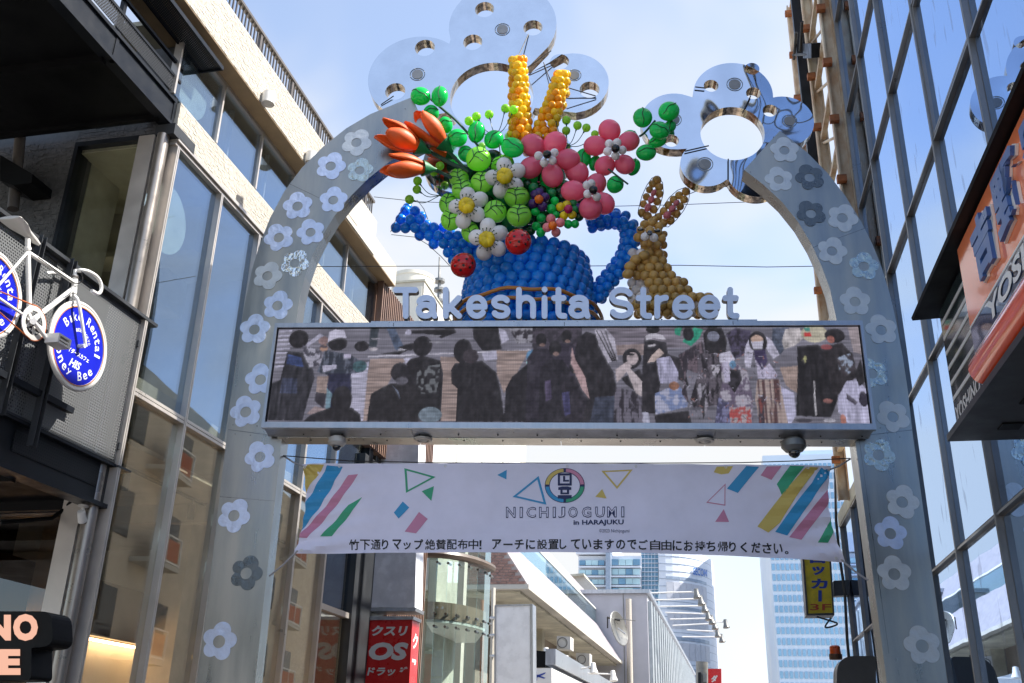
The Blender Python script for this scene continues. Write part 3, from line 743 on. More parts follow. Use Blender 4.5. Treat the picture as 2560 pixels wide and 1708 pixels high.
part('wall_end', M['mullR'], RB, RF, (9.2, 9.3, 4.52, 10.4, -4, .02)); part('roof', M['concrete'], RB, RF, (.5, 9.3, 10.4, 10.5, -4.2, .03)); part('roof', M['concrete'], RB, RF, (9.2, 13.3, 4.53, 4.7, -4.2, .03))
# rusty steel frame above the low glass part
RS = thing('rusty_steel_frame', 'tall rust stained cream steel lattice standing between the arch and the glass building', 'steel frame', RF.P(9.8, 4.7, .1))
CW = lambda x, y: (1500 + x * .4593, 100 + y * .4593)
ucol = [RF.uz(*CW(1290, 400), .1)[0], RF.uz(*CW(1190, 400), .1)[0], RF.uz(*CW(1120, 600), .1)[0]]
zt = 12.3
for i, uc in enumerate(ucol):
    part('column', M['rust'], RS, RF, (uc - .05, uc + .05, 4.6, zt, .02, .04), (uc - .05, uc + .05, 4.6, zt, .14, .16), (uc - .01, uc + .01, 4.6, zt, .04, .14))
z = 4.9; k = 0
while z < zt:
    part('cross_bar', M['rust'], RS, RF, (ucol[0] + .05, ucol[1] - .05, z, z + .06, .06, .12)); part('cross_bar', M['rust'], RS, RF, (ucol[1] + .05, ucol[2] - .05, z + .3, z + .35, .06, .12))
    for uc in ucol: part('bracket', M['rust2'], RS, RF, (uc - .12, uc - .05, z + .15, z + .23, .1, .2))
    mb = MB(); mb.tube([RF.P(ucol[0] + .05, z + .06, .09), RF.P(ucol[1] - .05, z + .75, .09)], .018, 6); mb.build('brace', M['rust'], RS)
    z += .78; k += 1
part('backing_sheet', M['ycream'], RS, RF, (ucol[0] - .05, ucol[1] + .0, 4.7, zt, -.3, -.27))
up = RF.uz(*CW(1095, 150), .2)[0]
part('black_column', M['blacksteel'], RS, RF, (up - .05, up + .05, 7.5, zt, .12, .24))
PL = thing('cable_pole_bracket', 'black bracket with upright rods beside the top of the rusty frame', 'bracket', RF.P(up + .4, 9.5, .2))
for (a, b) in (((1068, -40), (1056, 105)), ((1100, -100), (1090, 60))):
    MB().tube([RF.at(*CW(*a), .25), RF.at(*CW(*b), .25)], .02, 8).build('rod', M['wire'], PL, smooth=True)
MB().tube([RF.at(*CW(1052, 82), .25), RF.at(*CW(1140, 78), .2)], .018, 8).build('rod', M['wire'], PL, smooth=True)
MB().pxprism(RF, [CW(1105, 20), CW(1150, 20), CW(1150, 100), CW(1105, 100)], .1, .22).build('junction_box', M['blacksteel'], PL)

# orange restaurant sign with hood
Y1 = lambda x, y: (2280 + .5416 * x, 250 + .5416 * y)
dY = .50
YS = thing('restaurant_sign', 'glossy orange box sign with blue characters 吉野 and YOSHINOYA on a navy band', 'sign', RF.P(3.4, 3.2, dY))
sp = mat('orange sign face', (1.0, .27, .11), .14, 0, .05, 3, coat=.35, rvar=.04)
part('sign_box', M['darkgrey'], YS, RF, (1.0, 4.25, 3.24, 3.955, .05, dY - .02))
part('orange_face', sp, YS, RF, (1.0, 4.25, 3.54, 3.955, dY - .02, dY)); part('white_line', M['white'], YS, RF, (1.0, 4.25, 3.53, 3.54, dY - .02, dY + .002), (1.0, 4.25, 3.392, 3.402, dY - .02, dY + .002))
part('navy_band', mat('navy sign band', (.012, .03, .09), .12, 0, .05, coat=1), YS, RF, (1.0, 4.25, 3.402, 3.53, dY - .02, dY))
mb = MB(); ax0, ax1 = RF.P(4.26, 3.325, dY - .04), RF.P(1.0, 3.325, dY - .04)
mb.tube([ax0, ax1], .078, 20); mb.build('red_tube', mat('red orange tube', (.95, .10, .02), .12, 0, .04, coat=1), YS, smooth=True)
navy = mat('raised blue character', (.05, .13, .36), .35); wh = M['white']
def rf_text(s, u0, u1, z0, z1, d, m, off, shear=0, name='letter', thick=None, F=RF, parent=None, mirror=True):
    fn = (lambda x, y: F.P(u1 + u0 - x, y, d)) if mirror else (lambda x, y: F.P(x, y, d))
    f2 = None
    if thick: f2 = (lambda x, y: F.P(u1 + u0 - x, y, d - thick)) if mirror else (lambda x, y: F.P(x, y, d - thick))
    return lettering(s, fn, u0, u1, z0, z1, off, shear, fn2=f2).build(name, m, parent or YS)
# the street runs right to left in this frame, so text is laid from high u to low u
rf_text('吉', 3.62, 3.93, 3.60, 3.885, dY + .012, M['white'], .075, thick=.011)
rf_text('吉', 3.63, 3.92, 3.605, 3.88, dY + .03, navy, .05, thick=.017)
rf_text('野', 3.20, 3.55, 3.60, 3.90, dY + .012, M['white'], .06, thick=.011)
rf_text('野', 3.21, 3.54, 3.605, 3.895, dY + .03, navy, .038, thick=.017)
rf_text('家', 2.80, 3.12, 3.60, 3.90, dY + .03, navy, .05, thick=.017)
rf_text('YOSHINOYA', 2.35, 3.95, 3.42, 3.515, dY + .004, M['white'], .03, .1)
ss = mat('dark striped sign face', (.018, .035, .035), .15, coat=.6)
SS = thing('striped_side_sign', 'narrow dark sign with slanting white stripes and YOSHINOYA beside the orange sign', 'sign', RF.P(4.6, 3.2, .44))
part('panel', ss, SS, RF, (4.262, 5.0, 3.24, 3.955, .05, .44))
for k in range(6):
    zz = 3.42 + k * .088; part('stripe', M['offwhite'], SS, RF, (4.265, 4.985, zz, zz + .022, .44, .443))
part('stripe', M['offwhite'], SS, RF, (4.265, 4.985, 3.25, 3.262, .44, .443))
rf_text('YOSHINOYA', 4.30, 4.97, 3.29, 3.375, .444, M['offwhite'], .03, .15, parent=SS)
HD = thing('sign_hood', 'black metal hood above the orange restaurant sign', 'awning', RF.P(3.5, 3.96, .3))
mb = MB(); mb.hexa([RF.P(.9, 3.958, .0), RF.P(5.05, 3.958, .0), RF.P(5.14, 3.972, .555), RF.P(.9, 3.972, .555), RF.P(.9, 4.04, .0), RF.P(5.05, 4.04, .0), RF.P(5.14, 3.99, .56), RF.P(.9, 3.99, .56)]); mb.build('hood_sheet', M['black'], HD)
part('sign_soffit', M['darkgrey'], YS, RF, (1.0, 5.0, 3.20, 3.235, .02, .5))
for u in (4.75, 4.35, 3.95, 3.55): part('soffit_lamp', M['black'], YS, RF, (u - .05, u + .05, 3.192, 3.2, .2, .3))
part('dark_wall_panel', mat('dark metal cladding', (.035, .034, .036), .35, .3), RB, RF, (.9, 4.93, 3.1, 3.96, .04, .05), (.9, 4.93, 3.085, 3.2, .04, .06))
# bottom right shop window with its own frame
part('shop_window_frame', M['mullR'], RB, RF, (.9, 4.93, 3.0, 3.07, .045, .09)); part('shop_glass', M['glassdark'], RB, RF, (.9, 4.93, .3, 3.0, .03, .04))

# ================================================================== ARCH
AR = thing('street_arch', 'brushed stainless steel street arch with foil flower stickers and LED board', 'arch', AF.P(.4, 0, -.15))
Ld = [D(*p) for p in [(440, 1680), (452, 1568), (470, 1420), (487, 1290), (504, 1140), (522, 985), (534, 890), (545, 810), (554, 740), (565, 680), (578, 620), (596, 560), (620, 500), (652, 440), (692, 386), (740, 338), (794, 295), (850, 262), (945, 223), (990, 318), (935, 345), (890, 374), (845, 410), (805, 450), (768, 495), (740, 540), (716, 588), (700, 634), (688, 685), (680, 740), (668, 830), (655, 930), (647, 1005), (616, 1285), (585, 1568), (573, 1680)]]
Rd = [D(*p) for p in [(2190, 1680), (2175, 1568), (2153, 1410), (2130, 1250), (2112, 1120), (2093, 985), (2084, 900), (2072, 820), (2057, 740), (2042, 675), (2024, 615), (2002, 560), (1974, 505), (1940, 450), (1900, 398), (1850, 348), (1790, 300), (1708, 390), (1752, 424), (1795, 464), (1832, 510), (1862, 560), (1886, 612), (1905, 664), (1920, 735), (1935, 830), (1948, 920), (1962, 1005), (1998, 1280), (2035, 1568), (2050, 1680)]]
dA0 = -.17
for nm, P_, split in (('left', Ld, 0), ('right', Rd, 0)):
    mb = MB(); q = [AF.uz(*p) for p in P_]
    # keep the leg going down to the ground
    a, b = q[0], q[-1]; q = [(a[0], 0.0)] + q + [(b[0], 0.0)]
    mb.prism(AF, [q], dA0, -.0015); o = mb.build('arch_leg', M['steel_side'], AR); MB().prism(AF, [q], -.001, 0).build('face_plate', M['steel'], o)  # leg sides in darker steel than the face: their shade is in the colour
# inner lining strip set back from the front edge, joints between sheets
for P_, k0, k1 in ((Ld, 19, 29), (Rd, 17, 24)):
    pts = [AF.uz(*p) for p in P_[k0:k1]]
def seam(a, b, w=.006):
    p, q = AF.uz(*D(*a)), AF.uz(*D(*b)); mb = MB(); dx, dz = q[0] - p[0], q[1] - p[1]; l = math.hypot(dx, dz); nx, nz = -dz / l * w / 2, dx / l * w / 2
    mb.hexa([AF.P(p[0] - nx, p[1] - nz, .0005), AF.P(q[0] - nx, q[1] - nz, .0005), AF.P(q[0] + nx, q[1] + nz, .0005), AF.P(p[0] + nx, p[1] + nz, .0005)] + [AF.P(p[0] - nx, p[1] - nz, .002), AF.P(q[0] - nx, q[1] - nz, .002), AF.P(q[0] + nx, q[1] + nz, .002), AF.P(p[0] + nx, p[1] + nz, .002)])
    mb.build('sheet_joint', M['steel_side'], AR)
seam((524, 986), (646, 1002)); seam((1963, 1002), (2092, 987)); seam((1972, 1010), (2040, 1500), .004); seam((664, 422), (783, 478), .003); seam((1866, 568), (1996, 520), .003); seam((504, 1140), (630, 1150), .003)
for x_, y_ in ((535, 975), (560, 976), (590, 978), (620, 980), (540, 996), (575, 999), (610, 1001), (1985, 985), (2020, 982), (2060, 979), (1985, 1010), (2020, 1007), (2065, 1003), (930, 250), (960, 300), (1722, 395), (1775, 315)):
    u, z = AF.uz(*D(x_, y_)); MB().lathe(AF.P(u, z, 0), AF.N, [(.0055, 0), (.005, .003), (0, .004)], 8).build('rivet', M['steel_side'], AR)
# stickers
ST_ = [(818, 328, 36, 0, 'foil_white'), (759, 382, 36, 1, 'foil_blue'), (826, 392, 32, 2, 'foil_clear'), (765, 460, 34, 3, 'foil_blue'), (683, 474, 36, 4, 'foil_blue'), (713, 534, 34, 5, 'foil_blue'), (640, 546, 36, 6, 'foil_blue'), (677, 605, 34, 0, 'foil_crumpled'), (614, 634, 35, 1, 'foil_white'), (637, 702, 36, 2, 'foil_blue'), (584, 757, 37, 3, 'foil_blue'), (598, 872, 38, 4, 'foil_blue'), (564, 946, 38, 5, 'foil_blue'), (597, 1049, 37, 6, 'foil_blue'), (537, 1184, 39, 0, 'foil_blue'), (565, 1316, 39, 1, 'foil_dark'), (503, 1473, 42, 2, 'foil_blue'),
       (1800, 346, 34, 3, 'foil_white'), (1787, 413, 33, 4, 'foil_white'), (1858, 408, 34, 5, 'foil_dark'), (1861, 491, 34, 6, 'foil_dark'), (1933, 501, 36, 0, 'foil_white'), (1909, 577, 35, 1, 'foil_white'), (1982, 612, 35, 2, 'foil_clear'), (1962, 693, 36, 3, 'foil_white'), (2022, 758, 37, 4, 'foil_white'), (2001, 858, 36, 5, 'foil_clear'), (2049, 957, 38, 6, 'foil_white'), (2016, 1045, 38, 0, 'foil_clear'), (2070, 1153, 39, 1, 'foil_white'), (2043, 1225, 38, 2, 'foil_blue'), (2052, 1318, 40, 3, 'foil_white'), (2116, 1483, 43, 4, 'foil_white')]
FD = mat('flower print over cover', (.5, .5, .5), .5)
slabel = {'foil_blue': None, 'foil_white': None, 'foil_crumpled': 'crumpled silver flower sticker', 'foil_dark': 'dark grey flower sticker', 'foil_clear': 'nearly clear flower sticker'}
for i, (x, y, r, k, m) in enumerate(ST_):
    u, z = AF.uz(*D(x, y)); s = r * 1.089 * AF.scale(*D(x, y)); a0 = 90 + (k - 3) * 9; rr = random.Random(i + 5)
    sz = sorted([.54, .48, .43, .40, .38], key=lambda q: rr.random())
    pet = [(u + math.cos(R(a0 + 72 * j)) * s * .57, z + math.sin(R(a0 + 72 * j)) * s * .57, s * (sz[j] if False else (.50, .40, .40, .44, .42)[(j) % 5])) for j in range(5)]
    mb = MB(); mb.prism(AF, [flower_outline((u, z), pet, 70), circ((u, z), s * .34, 28)], .001, .004 + .0006 * (i % 3))
    o = mb.build('flower_sticker', M[m], AR)
    if slabel[m]: o['label'] = slabel[m]
# cross beam carrying the LED board
dF = .16
fu0, fz0 = AF.uz(*D(603, 982), dF); fu1, fz1 = AF.uz(*D(2007, 987), dF); tu0, tz0 = AF.uz(*D(620, 741), dF); tu1, tz1 = AF.uz(*D(1988, 741), dF)
zb, zt_ = (fz0 + fz1) / 2, (tz0 + tz1) / 2
LED = part('led_board', M['frame'], AR, AF, (fu0, fu1, zb, zt_, -.06, dF - .02))
bw = .022
def fp(u0, u1, z0, z1, d0, d1, m='frame', name='board_frame'): return part(name, M[m], LED, AF, (u0, u1, z0, z1, d0, d1))
fp(fu0 - .008, fu1 + .008, zb - .004, zb + .042, dF - .02, dF + .022); fp(fu0 - .008, fu1 + .008, zt_ - .034, zt_ + .004, dF - .02, dF + .012)
fp(fu0 - .008, fu0 + .014, zb + .042, zt_ - .034, dF - .02, dF + .014); fp(fu1 - .014, fu1 + .008, zb + .042, zt_ - .034, dF - .02, dF + .014)
su0, su1, sz0, sz1 = fu0 + .024, fu1 - .024, zb + .048, zt_ - .040
fp(fu0 + .014, fu1 - .014, zb + .042, zt_ - .034, dF - .02, dF - .012, 'black', 'board_back')
for u in (fu0 + .95, fu0 + 2.3, fu0 + 3.6): fp(u, u + .004, zt_ - .03, zt_ + .0, dF + .012, dF + .0135, 'black', 'joint')
# underside panels
P1 = onz(*D(800, 1019), zb - .03); dU = (P1 - AF.o).dot(AF.N)
ub0 = (onz(*D(650, 1018), zb - .03) - AF.o).dot(AF.U); ub1 = (onz(*D(1955, 1022), zb - .03) - AF.o).dot(AF.U)

dU = max(-.6, min(-.1, dU)); n = 4
for i in range(n):
    a = ub0 + (ub1 - ub0) * i / n; b = ub0 + (ub1 - ub0) * (i + 1) / n
    part('underside_panel', M['soffitpanel'], AR, AF, (a + .002, b - .002, zb - .035, zb - .03, dU, .03)); 
    a2 = fu0 + .01 + (fu1 - fu0 - .02) * i / n; b2 = fu0 + .01 + (fu1 - fu0 - .02) * (i + 1) / n
    mb = MB(); mb.hexa([AF.P(a2 + .002, zb - .006, dF - .01), AF.P(b2 - .002, zb - .006, dF - .01), AF.P(b2 - .002, zb - .03, .034), AF.P(a2 + .002, zb - .03, .034), AF.P(a2 + .002, zb - .001, dF - .01), AF.P(b2 - .002, zb - .001, dF - .01), AF.P(b2 - .002, zb - .001, .034), AF.P(a2 + .002, zb - .001, .034)]); mb.build('underside_panel', M['frame'], AR)
part('beam_core', M['frame'], AR, AF, (ub0 + .02, ub1 - .02, zb, zt_ - .01, dU, -.062))
for i in range(15):
    for dd in (.09, -.03):
        u = fu0 + .3 + i * .3; mb = MB(); mb.lathe(AF.P(u + (.03 if dd < 0 else 0), zb - .038 if dd < 0 else zb - .026, dd if dd < 0 else .08), (0, 0, -1), [(.006, -.004), (.006, .002), (0, .004)], 6); mb.build('bolt', M['black'], AR)
# top cover strips
lu0 = AF.uz(*D(855, 735), .08)[0]; lu1 = AF.uz(*D(1735, 735), .08)[0]
part('top_cover', M['frame'], AR, AF, (lu0, lu1, zt_ + .004, zt_ + .035, -.02, .13)); part('top_cover', M['frame'], AR, AF, (fu0 + .45, lu0 - .003, zt_ + .004, zt_ + .014, -.1, .1)); part('top_cover', M['frame'], AR, AF, (lu1 + .003, fu1 - .5, zt_ + .004, zt_ + .014, -.1, .1))
for i in range(12):
    u = lu0 + .15 + i * (lu1 - lu0 - .3) / 11; mb = MB(); mb.lathe(AF.P(u, zt_ + .02, .13), AF.N, [(.006, 0), (.006, .003), (0, .005)], 6); mb.build('bolt', M['black'], AR)

# ---- LED picture: a crowd seen from above, painted as coloured diodes on the flat screen
W_, H_ = 620, 98
S2 = 2; HH, WW = H_ * S2, W_ * S2
img = np.zeros((HH, WW, 3)); yy, xx = np.mgrid[0:HH, 0:WW]
rng = np.random.RandomState(5)
def vnoise(cx_, cy_):
    gr = rng.rand(int(HH / cy_) + 3, int(WW / cx_) + 3); fx, fy = xx / cx_, yy / cy_; ix, iy = fx.astype(int), fy.astype(int); tx, ty = fx - ix, fy - iy; tx = tx * tx * (3 - 2 * tx); ty = ty * ty * (3 - 2 * ty)
    return (gr[iy, ix] * (1 - tx) + gr[iy, ix + 1] * tx) * (1 - ty) + (gr[iy + 1, ix] * (1 - tx) + gr[iy + 1, ix + 1] * tx) * ty
NF = vnoise(9, 9) * .5 + vnoise(4, 5) * .3 + vnoise(2, 2) * .2; NV = vnoise(5, 26) * .5 + vnoise(3, 12) * .3 + vnoise(2, 3) * .2; NB = vnoise(14, 10) * .6 + vnoise(6, 4) * .4
PC = [(613, 751)]
def c4(x, y): return (587.5 + x * .2969, 716 + y * .2969)
def c5(x, y): return (1285.1 + x * .336, 716 + y * .336)
def lin3(c): return np.array([(v / 255.0) ** 2.2 for v in c])
kx, ky = WW / 1385.0, HH / 222.0
def pol(cv, pts, c, g=.35, tex=None, c2=None):
    P_ = [((x - 613) * kx, (y - 751) * ky) for x, y in (cv(*q) for q in pts)]; x0, x1 = int(min(p[0] for p in P_)), int(max(p[0] for p in P_)) + 1; y0, y1 = int(min(p[1] for p in P_)), int(max(p[1] for p in P_)) + 1
    x0, x1, y0, y1 = max(0, x0), min(WW, x1), max(0, y0), min(HH, y1)
    if x1 <= x0 or y1 <= y0: return
    X, Y = xx[y0:y1, x0:x1] + .5 + 1.6 * (NF[y0:y1, x0:x1] - .5), yy[y0:y1, x0:x1] + .5 + 1.6 * (NV[y0:y1, x0:x1] - .5); m_ = np.zeros(X.shape, bool); j = len(P_) - 1
    for i in range(len(P_)):
        (ax, ay), (bx, by) = P_[i], P_[j]
        if ay != by: m_ ^= ((ay > Y) != (by > Y)) & (X < (bx - ax) * (Y - ay) / (by - ay) + ax)
        j = i
    T = (tex if tex is not None else NF)[y0:y1, x0:x1]; s_ = img[y0:y1, x0:x1]; a_ = lin3(c); 
    if c2 is not None: w_ = np.clip((T - .5) * 9 + .5, 0, 1)[..., None]; col = a_ * (1 - w_) + lin3(c2) * w_
    else: col = a_ * (1 + g * 3 * (T[..., None] - .5))
    s_[m_] = col[m_]
def ell(cv, x, y, rx, ry, c, g=.3, **k_): pol(cv, [(x + rx * math.cos(t), y + ry * math.sin(t)) for t in [k * math.pi / 12 for k in range(24)]], c, g, **k_)
DK, DK2, PALE, BR, ROAD, SK, WH = (34, 31, 35), (50, 46, 54), (158, 156, 178), (136, 120, 118), (104, 102, 115), (160, 138, 134), (178, 175, 196)
img[:] = lin3(ROAD); img *= (1 + .9 * (vnoise(60, 2.2) - .5))[..., None]
for k in range(9): pol(c4, [(90, 130 + k * 36), (200, 126 + k * 36), (200, 140 + k * 36), (90, 146 + k * 36)], PALE, .3)
pol(c4, [(850, 340), (2200, 290), (2200, 300), (850, 352)], (175, 172, 188), .2)
pol(c4, [(870, 365), (1200, 360), (1100, 420), (890, 850), (830, 850), (860, 480)], BR, .3, tex=vnoise(30, 2.2)); pol(c4, [(1440, 350), (1620, 350), (1600, 850), (1460, 850)], BR, .3, tex=vnoise(30, 2.2)); pol(c4, [(1890, 300), (2150, 300), (2050, 500), (1960, 640), (1900, 480)], BR, .3, tex=vnoise(30, 2.2))
pol(c4, [(700, 480), (860, 385), (855, 850), (740, 850)], PALE, .4, tex=vnoise(30, 2.0)); pol(c4, [(1140, 360), (1250, 358), (1160, 400)], PALE); pol(c4, [(1770, 320), (1890, 300), (1900, 370), (1800, 380)], PALE, .2)
pol(c4, [(850, 118), (920, 118), (915, 270), (850, 262)], (48, 54, 62)); pol(c4, [(985, 118), (1055, 118), (1145, 280), (1110, 312), (1065, 285)], (72, 82, 104), .5); ell(c4, 890, 286, 36, 15, (150, 145, 155)); ell(c4, 1125, 292, 34, 15, (150, 148, 160)); pol(c4, [(930, 325), (1190, 288), (1100, 332)], DK); ell(c4, 790, 262, 62, 44, DK)
pol(c4, [(1085, 272), (1200, 232), (1235, 260), (1200, 300)], DK); pol(c4, [(1140, 135), (1540, 115), (1560, 152), (1440, 198), (1300, 160), (1180, 158)], DK); ell(c4, 1166, 150, 24, 24, PALE); pol(c4, [(1300, 165), (1440, 175), (1400, 195)], (120, 118, 130))
pol(c4, [(180, 300), (330, 315), (400, 420), (430, 520), (390, 720), (370, 850), (60, 850), (80, 560), (150, 530)], (44, 43, 50), .7, tex=NV); pol(c4, [(190, 325), (300, 350), (330, 430), (180, 405)], (54, 66, 108), .6); pol(c4, [(165, 520), (290, 520), (300, 640), (160, 640)], (52, 56, 76), .7, tex=NV); ell(c4, 262, 200, 82, 76, DK)
pol(c4, [(330, 240), (430, 158), (470, 172), (385, 235), (340, 262)], PALE); ell(c4, 470, 215, 40, 34, (128, 106, 108)); ell(c4, 478, 275, 34, 30, (150, 120, 108), c2=(70, 60, 66)); pol(c4, [(300, 250), (460, 300), (480, 420), (380, 430), (320, 330)], (66, 64, 76), .9, c2=(150, 148, 165))
pol(c4, [(490, 295), (700, 325), (840, 410), (820, 470), (720, 485), (740, 560), (735, 640), (540, 640), (530, 490), (440, 470), (470, 390)], (46, 50, 62), .8, tex=NV, c2=(84, 88, 104)); ell(c4, 590, 240, 80, 58, DK); pol(c4, [(512, 140), (560, 122), (632, 132), (660, 196), (600, 188), (545, 205), (505, 228)], WH, .15)
pol(c4, [(480, 420), (600, 410), (600, 440), (500, 470)], PALE, .5); pol(c4, [(650, 325), (710, 322), (712, 356), (655, 358)], (168, 163, 188)); ell(c4, 790, 425, 60, 46, (58, 82, 90), .5); pol(c4, [(535, 480), (725, 480), (745, 640), (740, 760), (560, 760)], (40, 40, 62), .5)
pol(c4, [(450, 505), (540, 500), (540, 640), (455, 630)], BR, .3); pol(c4, [(455, 628), (540, 640), (535, 760), (450, 700)], DK2); pol(c4, [(540, 600), (585, 640), (580, 760), (545, 770)], (96, 120, 135), .4); pol(c4, [(395, 800), (460, 740), (580, 770), (500, 815)], (140, 124, 128))
ell(c4, 668, 690, 84, 110, DK, .15); pol(c4, [(580, 750), (750, 745), (830, 800), (838, 856), (380, 856), (430, 805)], DK, .15)
pol(c4, [(1195, 365), (1300, 340), (1440, 378), (1470, 480), (1472, 850), (1180, 850), (1170, 400)], DK, .3); ell(c4, 1288, 262, 80, 84, DK, .2); pol(c4, [(1255, 430), (1440, 410), (1430, 640), (1270, 640)], DK, .3, c2=(96, 98, 104), tex=vnoise(6, 6))
pol(c4, [(1050, 560), (900, 640), (885, 856), (1300, 856), (1300, 600), (1180, 560)], (36, 33, 36), .2); ell(c4, 1118, 470, 72, 76, (40, 37, 42), .2); ell(c4, 1140, 540, 52, 32, (82, 80, 90), .3); pol(c4, [(1060, 572), (1090, 600), (1140, 690), (1120, 620)], (92, 98, 116)); ell(c4, 1385, 805, 92, 62, (104, 116, 130), .3)
pol(c4, [(1690, 115), (1900, 115), (1935, 290), (1780, 302), (1700, 200)], DK, .3); pol(c4, [(1900, 118), (1960, 140), (1992, 210), (1932, 245)], PALE); pol(c4, [(1990, 120), (2220, 118), (2220, 230), (2050, 245)], DK2, .8, c2=(130, 128, 140))
pol(c4, [(1560, 400), (1780, 380), (1900, 480), (1940, 640), (1975, 856), (1590, 856), (1590, 600), (1540, 560), (1532, 455)], DK, .2); ell(c4, 1620, 300, 76, 98, DK, .15); ell(c4, 1685, 345, 64, 58, (52, 46, 52), .3)
pol(c4, [(2135, 410), (2020, 510), (1975, 600), (1965, 856), (2270, 856), (2270, 470)], (36, 33, 38), .25); pol(c4, [(2180, 530), (2255, 530), (2265, 856), (2190, 856)], (64, 59, 76), .4, tex=NV); ell(c4, 2205, 345, 76, 58, (84, 122, 158), .4); pol(c4, [(2132, 388), (2272, 384), (2276, 412), (2140, 412)], (120, 156, 160), .3); pol(c4, [(2295, 600), (2315, 610), (2300, 730), (2280, 720)], PALE)
for x, y, w in ((900, 200, 40), (1400, 230, 60), (1000, 345, 30)): ell(c4, x, y, w, 5, (140, 138, 150))
pol(c5, [(380, 105), (1100, 105), (1100, 260), (380, 230)], (104, 98, 110), .5, tex=vnoise(40, 2.2)); pol(c5, [(430, 230), (700, 215), (700, 300), (440, 300)], (130, 116, 118), .3)
pol(c5, [(-150, 105), (200, 105), (200, 400), (-150, 400)], (70, 64, 76), .6, c2=(46, 42, 50))
for hx, hy, hr, bw_, by, cc in ((-90, 190, 40, 95, 250, (44, 40, 50)), (90, 165, 38, 90, 215, (52, 47, 60)), (10, 250, 44, 105, 330, (36, 33, 40)), (150, 380, 40, 90, 440, (42, 38, 46))):
    pol(c5, [(hx - bw_ * .5, by), (hx + bw_ * .5, by), (hx + bw_, by + 70), (hx + bw_ * 1.05, 770), (hx - bw_ * 1.05, 770), (hx - bw_, by + 70)], cc, .45, tex=NF); ell(c5, hx, hy, hr, hr * 1.25, DK, .2); ell(c5, hx + 8, hy + hr * .9, hr * .5, hr * .3, (112, 92, 90), .3)
pol(c5, [(60, 560), (110, 550), (120, 700), (80, 720)], (64, 62, 96), .5); pol(c5, [(-60, 480), (-20, 470), (-10, 600), (-50, 620)], (74, 66, 90), .5)
pol(c5, [(180, 170), (230, 128), (330, 160), (355, 300), (420, 420), (445, 560), (430, 770), (190, 770), (240, 600), (160, 420), (150, 250)], (38, 35, 40), .4); ell(c5, 340, 540, 60, 44, DK, .2); pol(c5, [(290, 590), (420, 580), (460, 770), (250, 770)], (54, 58, 74), .5)
pol(c5, [(290, 118), (372, 112), (430, 180), (452, 332), (382, 352), (320, 235)], (150, 146, 162), .4); [pol(c5, [(300 + q * 30, 125), (306 + q * 30, 122), (420 + q * 14, 340), (408 + q * 14, 345)], DK, .1) for q in range(3)]
pol(c5, [(130, 235), (152, 330), (222, 450), (252, 605), (205, 545), (122, 360)], (152, 128, 132), .3)
pol(c5, [(430, 520), (620, 560), (620, 770), (410, 770)], (46, 42, 50), .7, tex=NV, c2=(96, 92, 106)); ell(c5, 548, 322, 66, 72, DK); ell(c5, 552, 322, 40, 44, (165, 152, 158), .3); pol(c5, [(430, 400), (522, 338), (545, 380), (440, 490)], (164, 152, 158)); pol(c5, [(470, 460), (600, 395), (645, 500), (600, 575), (500, 500)], DK); pol(c5, [(508, 400), (532, 388), (645, 515), (632, 600), (568, 560)], (158, 148, 154)); ell(c5, 540, 295, 26, 8, DK)
pol(c5, [(620, 380), (640, 180), (790, 210), (800, 290), (905, 330), (935, 520), (870, 470), (740, 500), (700, 700), (605, 700)], (38, 35, 40), .4); pol(c5, [(645, 165), (700, 138), (770, 160), (790, 192), (700, 178), (650, 195)], (172, 168, 182), .2); ell(c5, 700, 120, 50, 26, DK); pol(c5, [(655, 352), (688, 300), (742, 252), (772, 288), (702, 345)], (166, 150, 148)); pol(c5, [(662, 228), (716, 222), (716, 234), (664, 240)], (170, 165, 175)); pol(c5, [(718, 325), (815, 305), (866, 420), (862, 486), (738, 495)], (152, 150, 178), .5, tex=NV)
pol(c5, [(700, 565), (860, 500), (925, 600), (915, 655), (700, 705)], (106, 118, 156), .6, tex=NF, c2=(150, 152, 176)); ell(c5, 832, 512, 36, 30, (122, 86, 70)); pol(c5, [(690, 705), (925, 680), (945, 770), (700, 770)], DK); pol(c5, [(610, 690), (650, 690), (660, 770), (612, 770)], (150, 150, 170))
pol(c5, [(870, 300), (1040, 200), (1060, 330), (1000, 430), (930, 400), (880, 560), (930, 640), (900, 420)], (96, 84, 94), .9, tex=NV, c2=(44, 38, 46)); pol(c5, [(990, 105), (1052, 118), (1022, 180), (960, 238), (905, 205), (930, 160)], (42, 130, 108), .5); pol(c5, [(850, 110), (905, 105), (890, 165), (855, 155)], (40, 120, 100)); ell(c5, 948, 150, 38, 50, DK)
pol(c5, [(1000, 290), (1220, 270), (1190, 420), (1160, 640), (960, 660), (940, 600), (1000, 430)], (38, 34, 40), .7, tex=NV, c2=(84, 78, 88)); pol(c5, [(1050, 150), (1090, 103), (1182, 108), (1214, 200), (1200, 285), (1055, 285)], DK); ell(c5, 1120, 168, 42, 36, (106, 108, 126)); pol(c5, [(1210, 150), (1280, 106), (1384, 130), (1372, 200), (1330, 300), (1250, 330)], (44, 39, 50), .6, c2=(70, 64, 86)); pol(c5, [(1090, 370), (1145, 360), (1150, 400), (1120, 460), (1100, 430)], (160, 156, 170), .6, c2=DK); pol(c5, [(985, 500), (1040, 490), (1060, 640), (1020, 740), (1000, 600)], (140, 136, 150), .8, tex=NV, c2=DK)
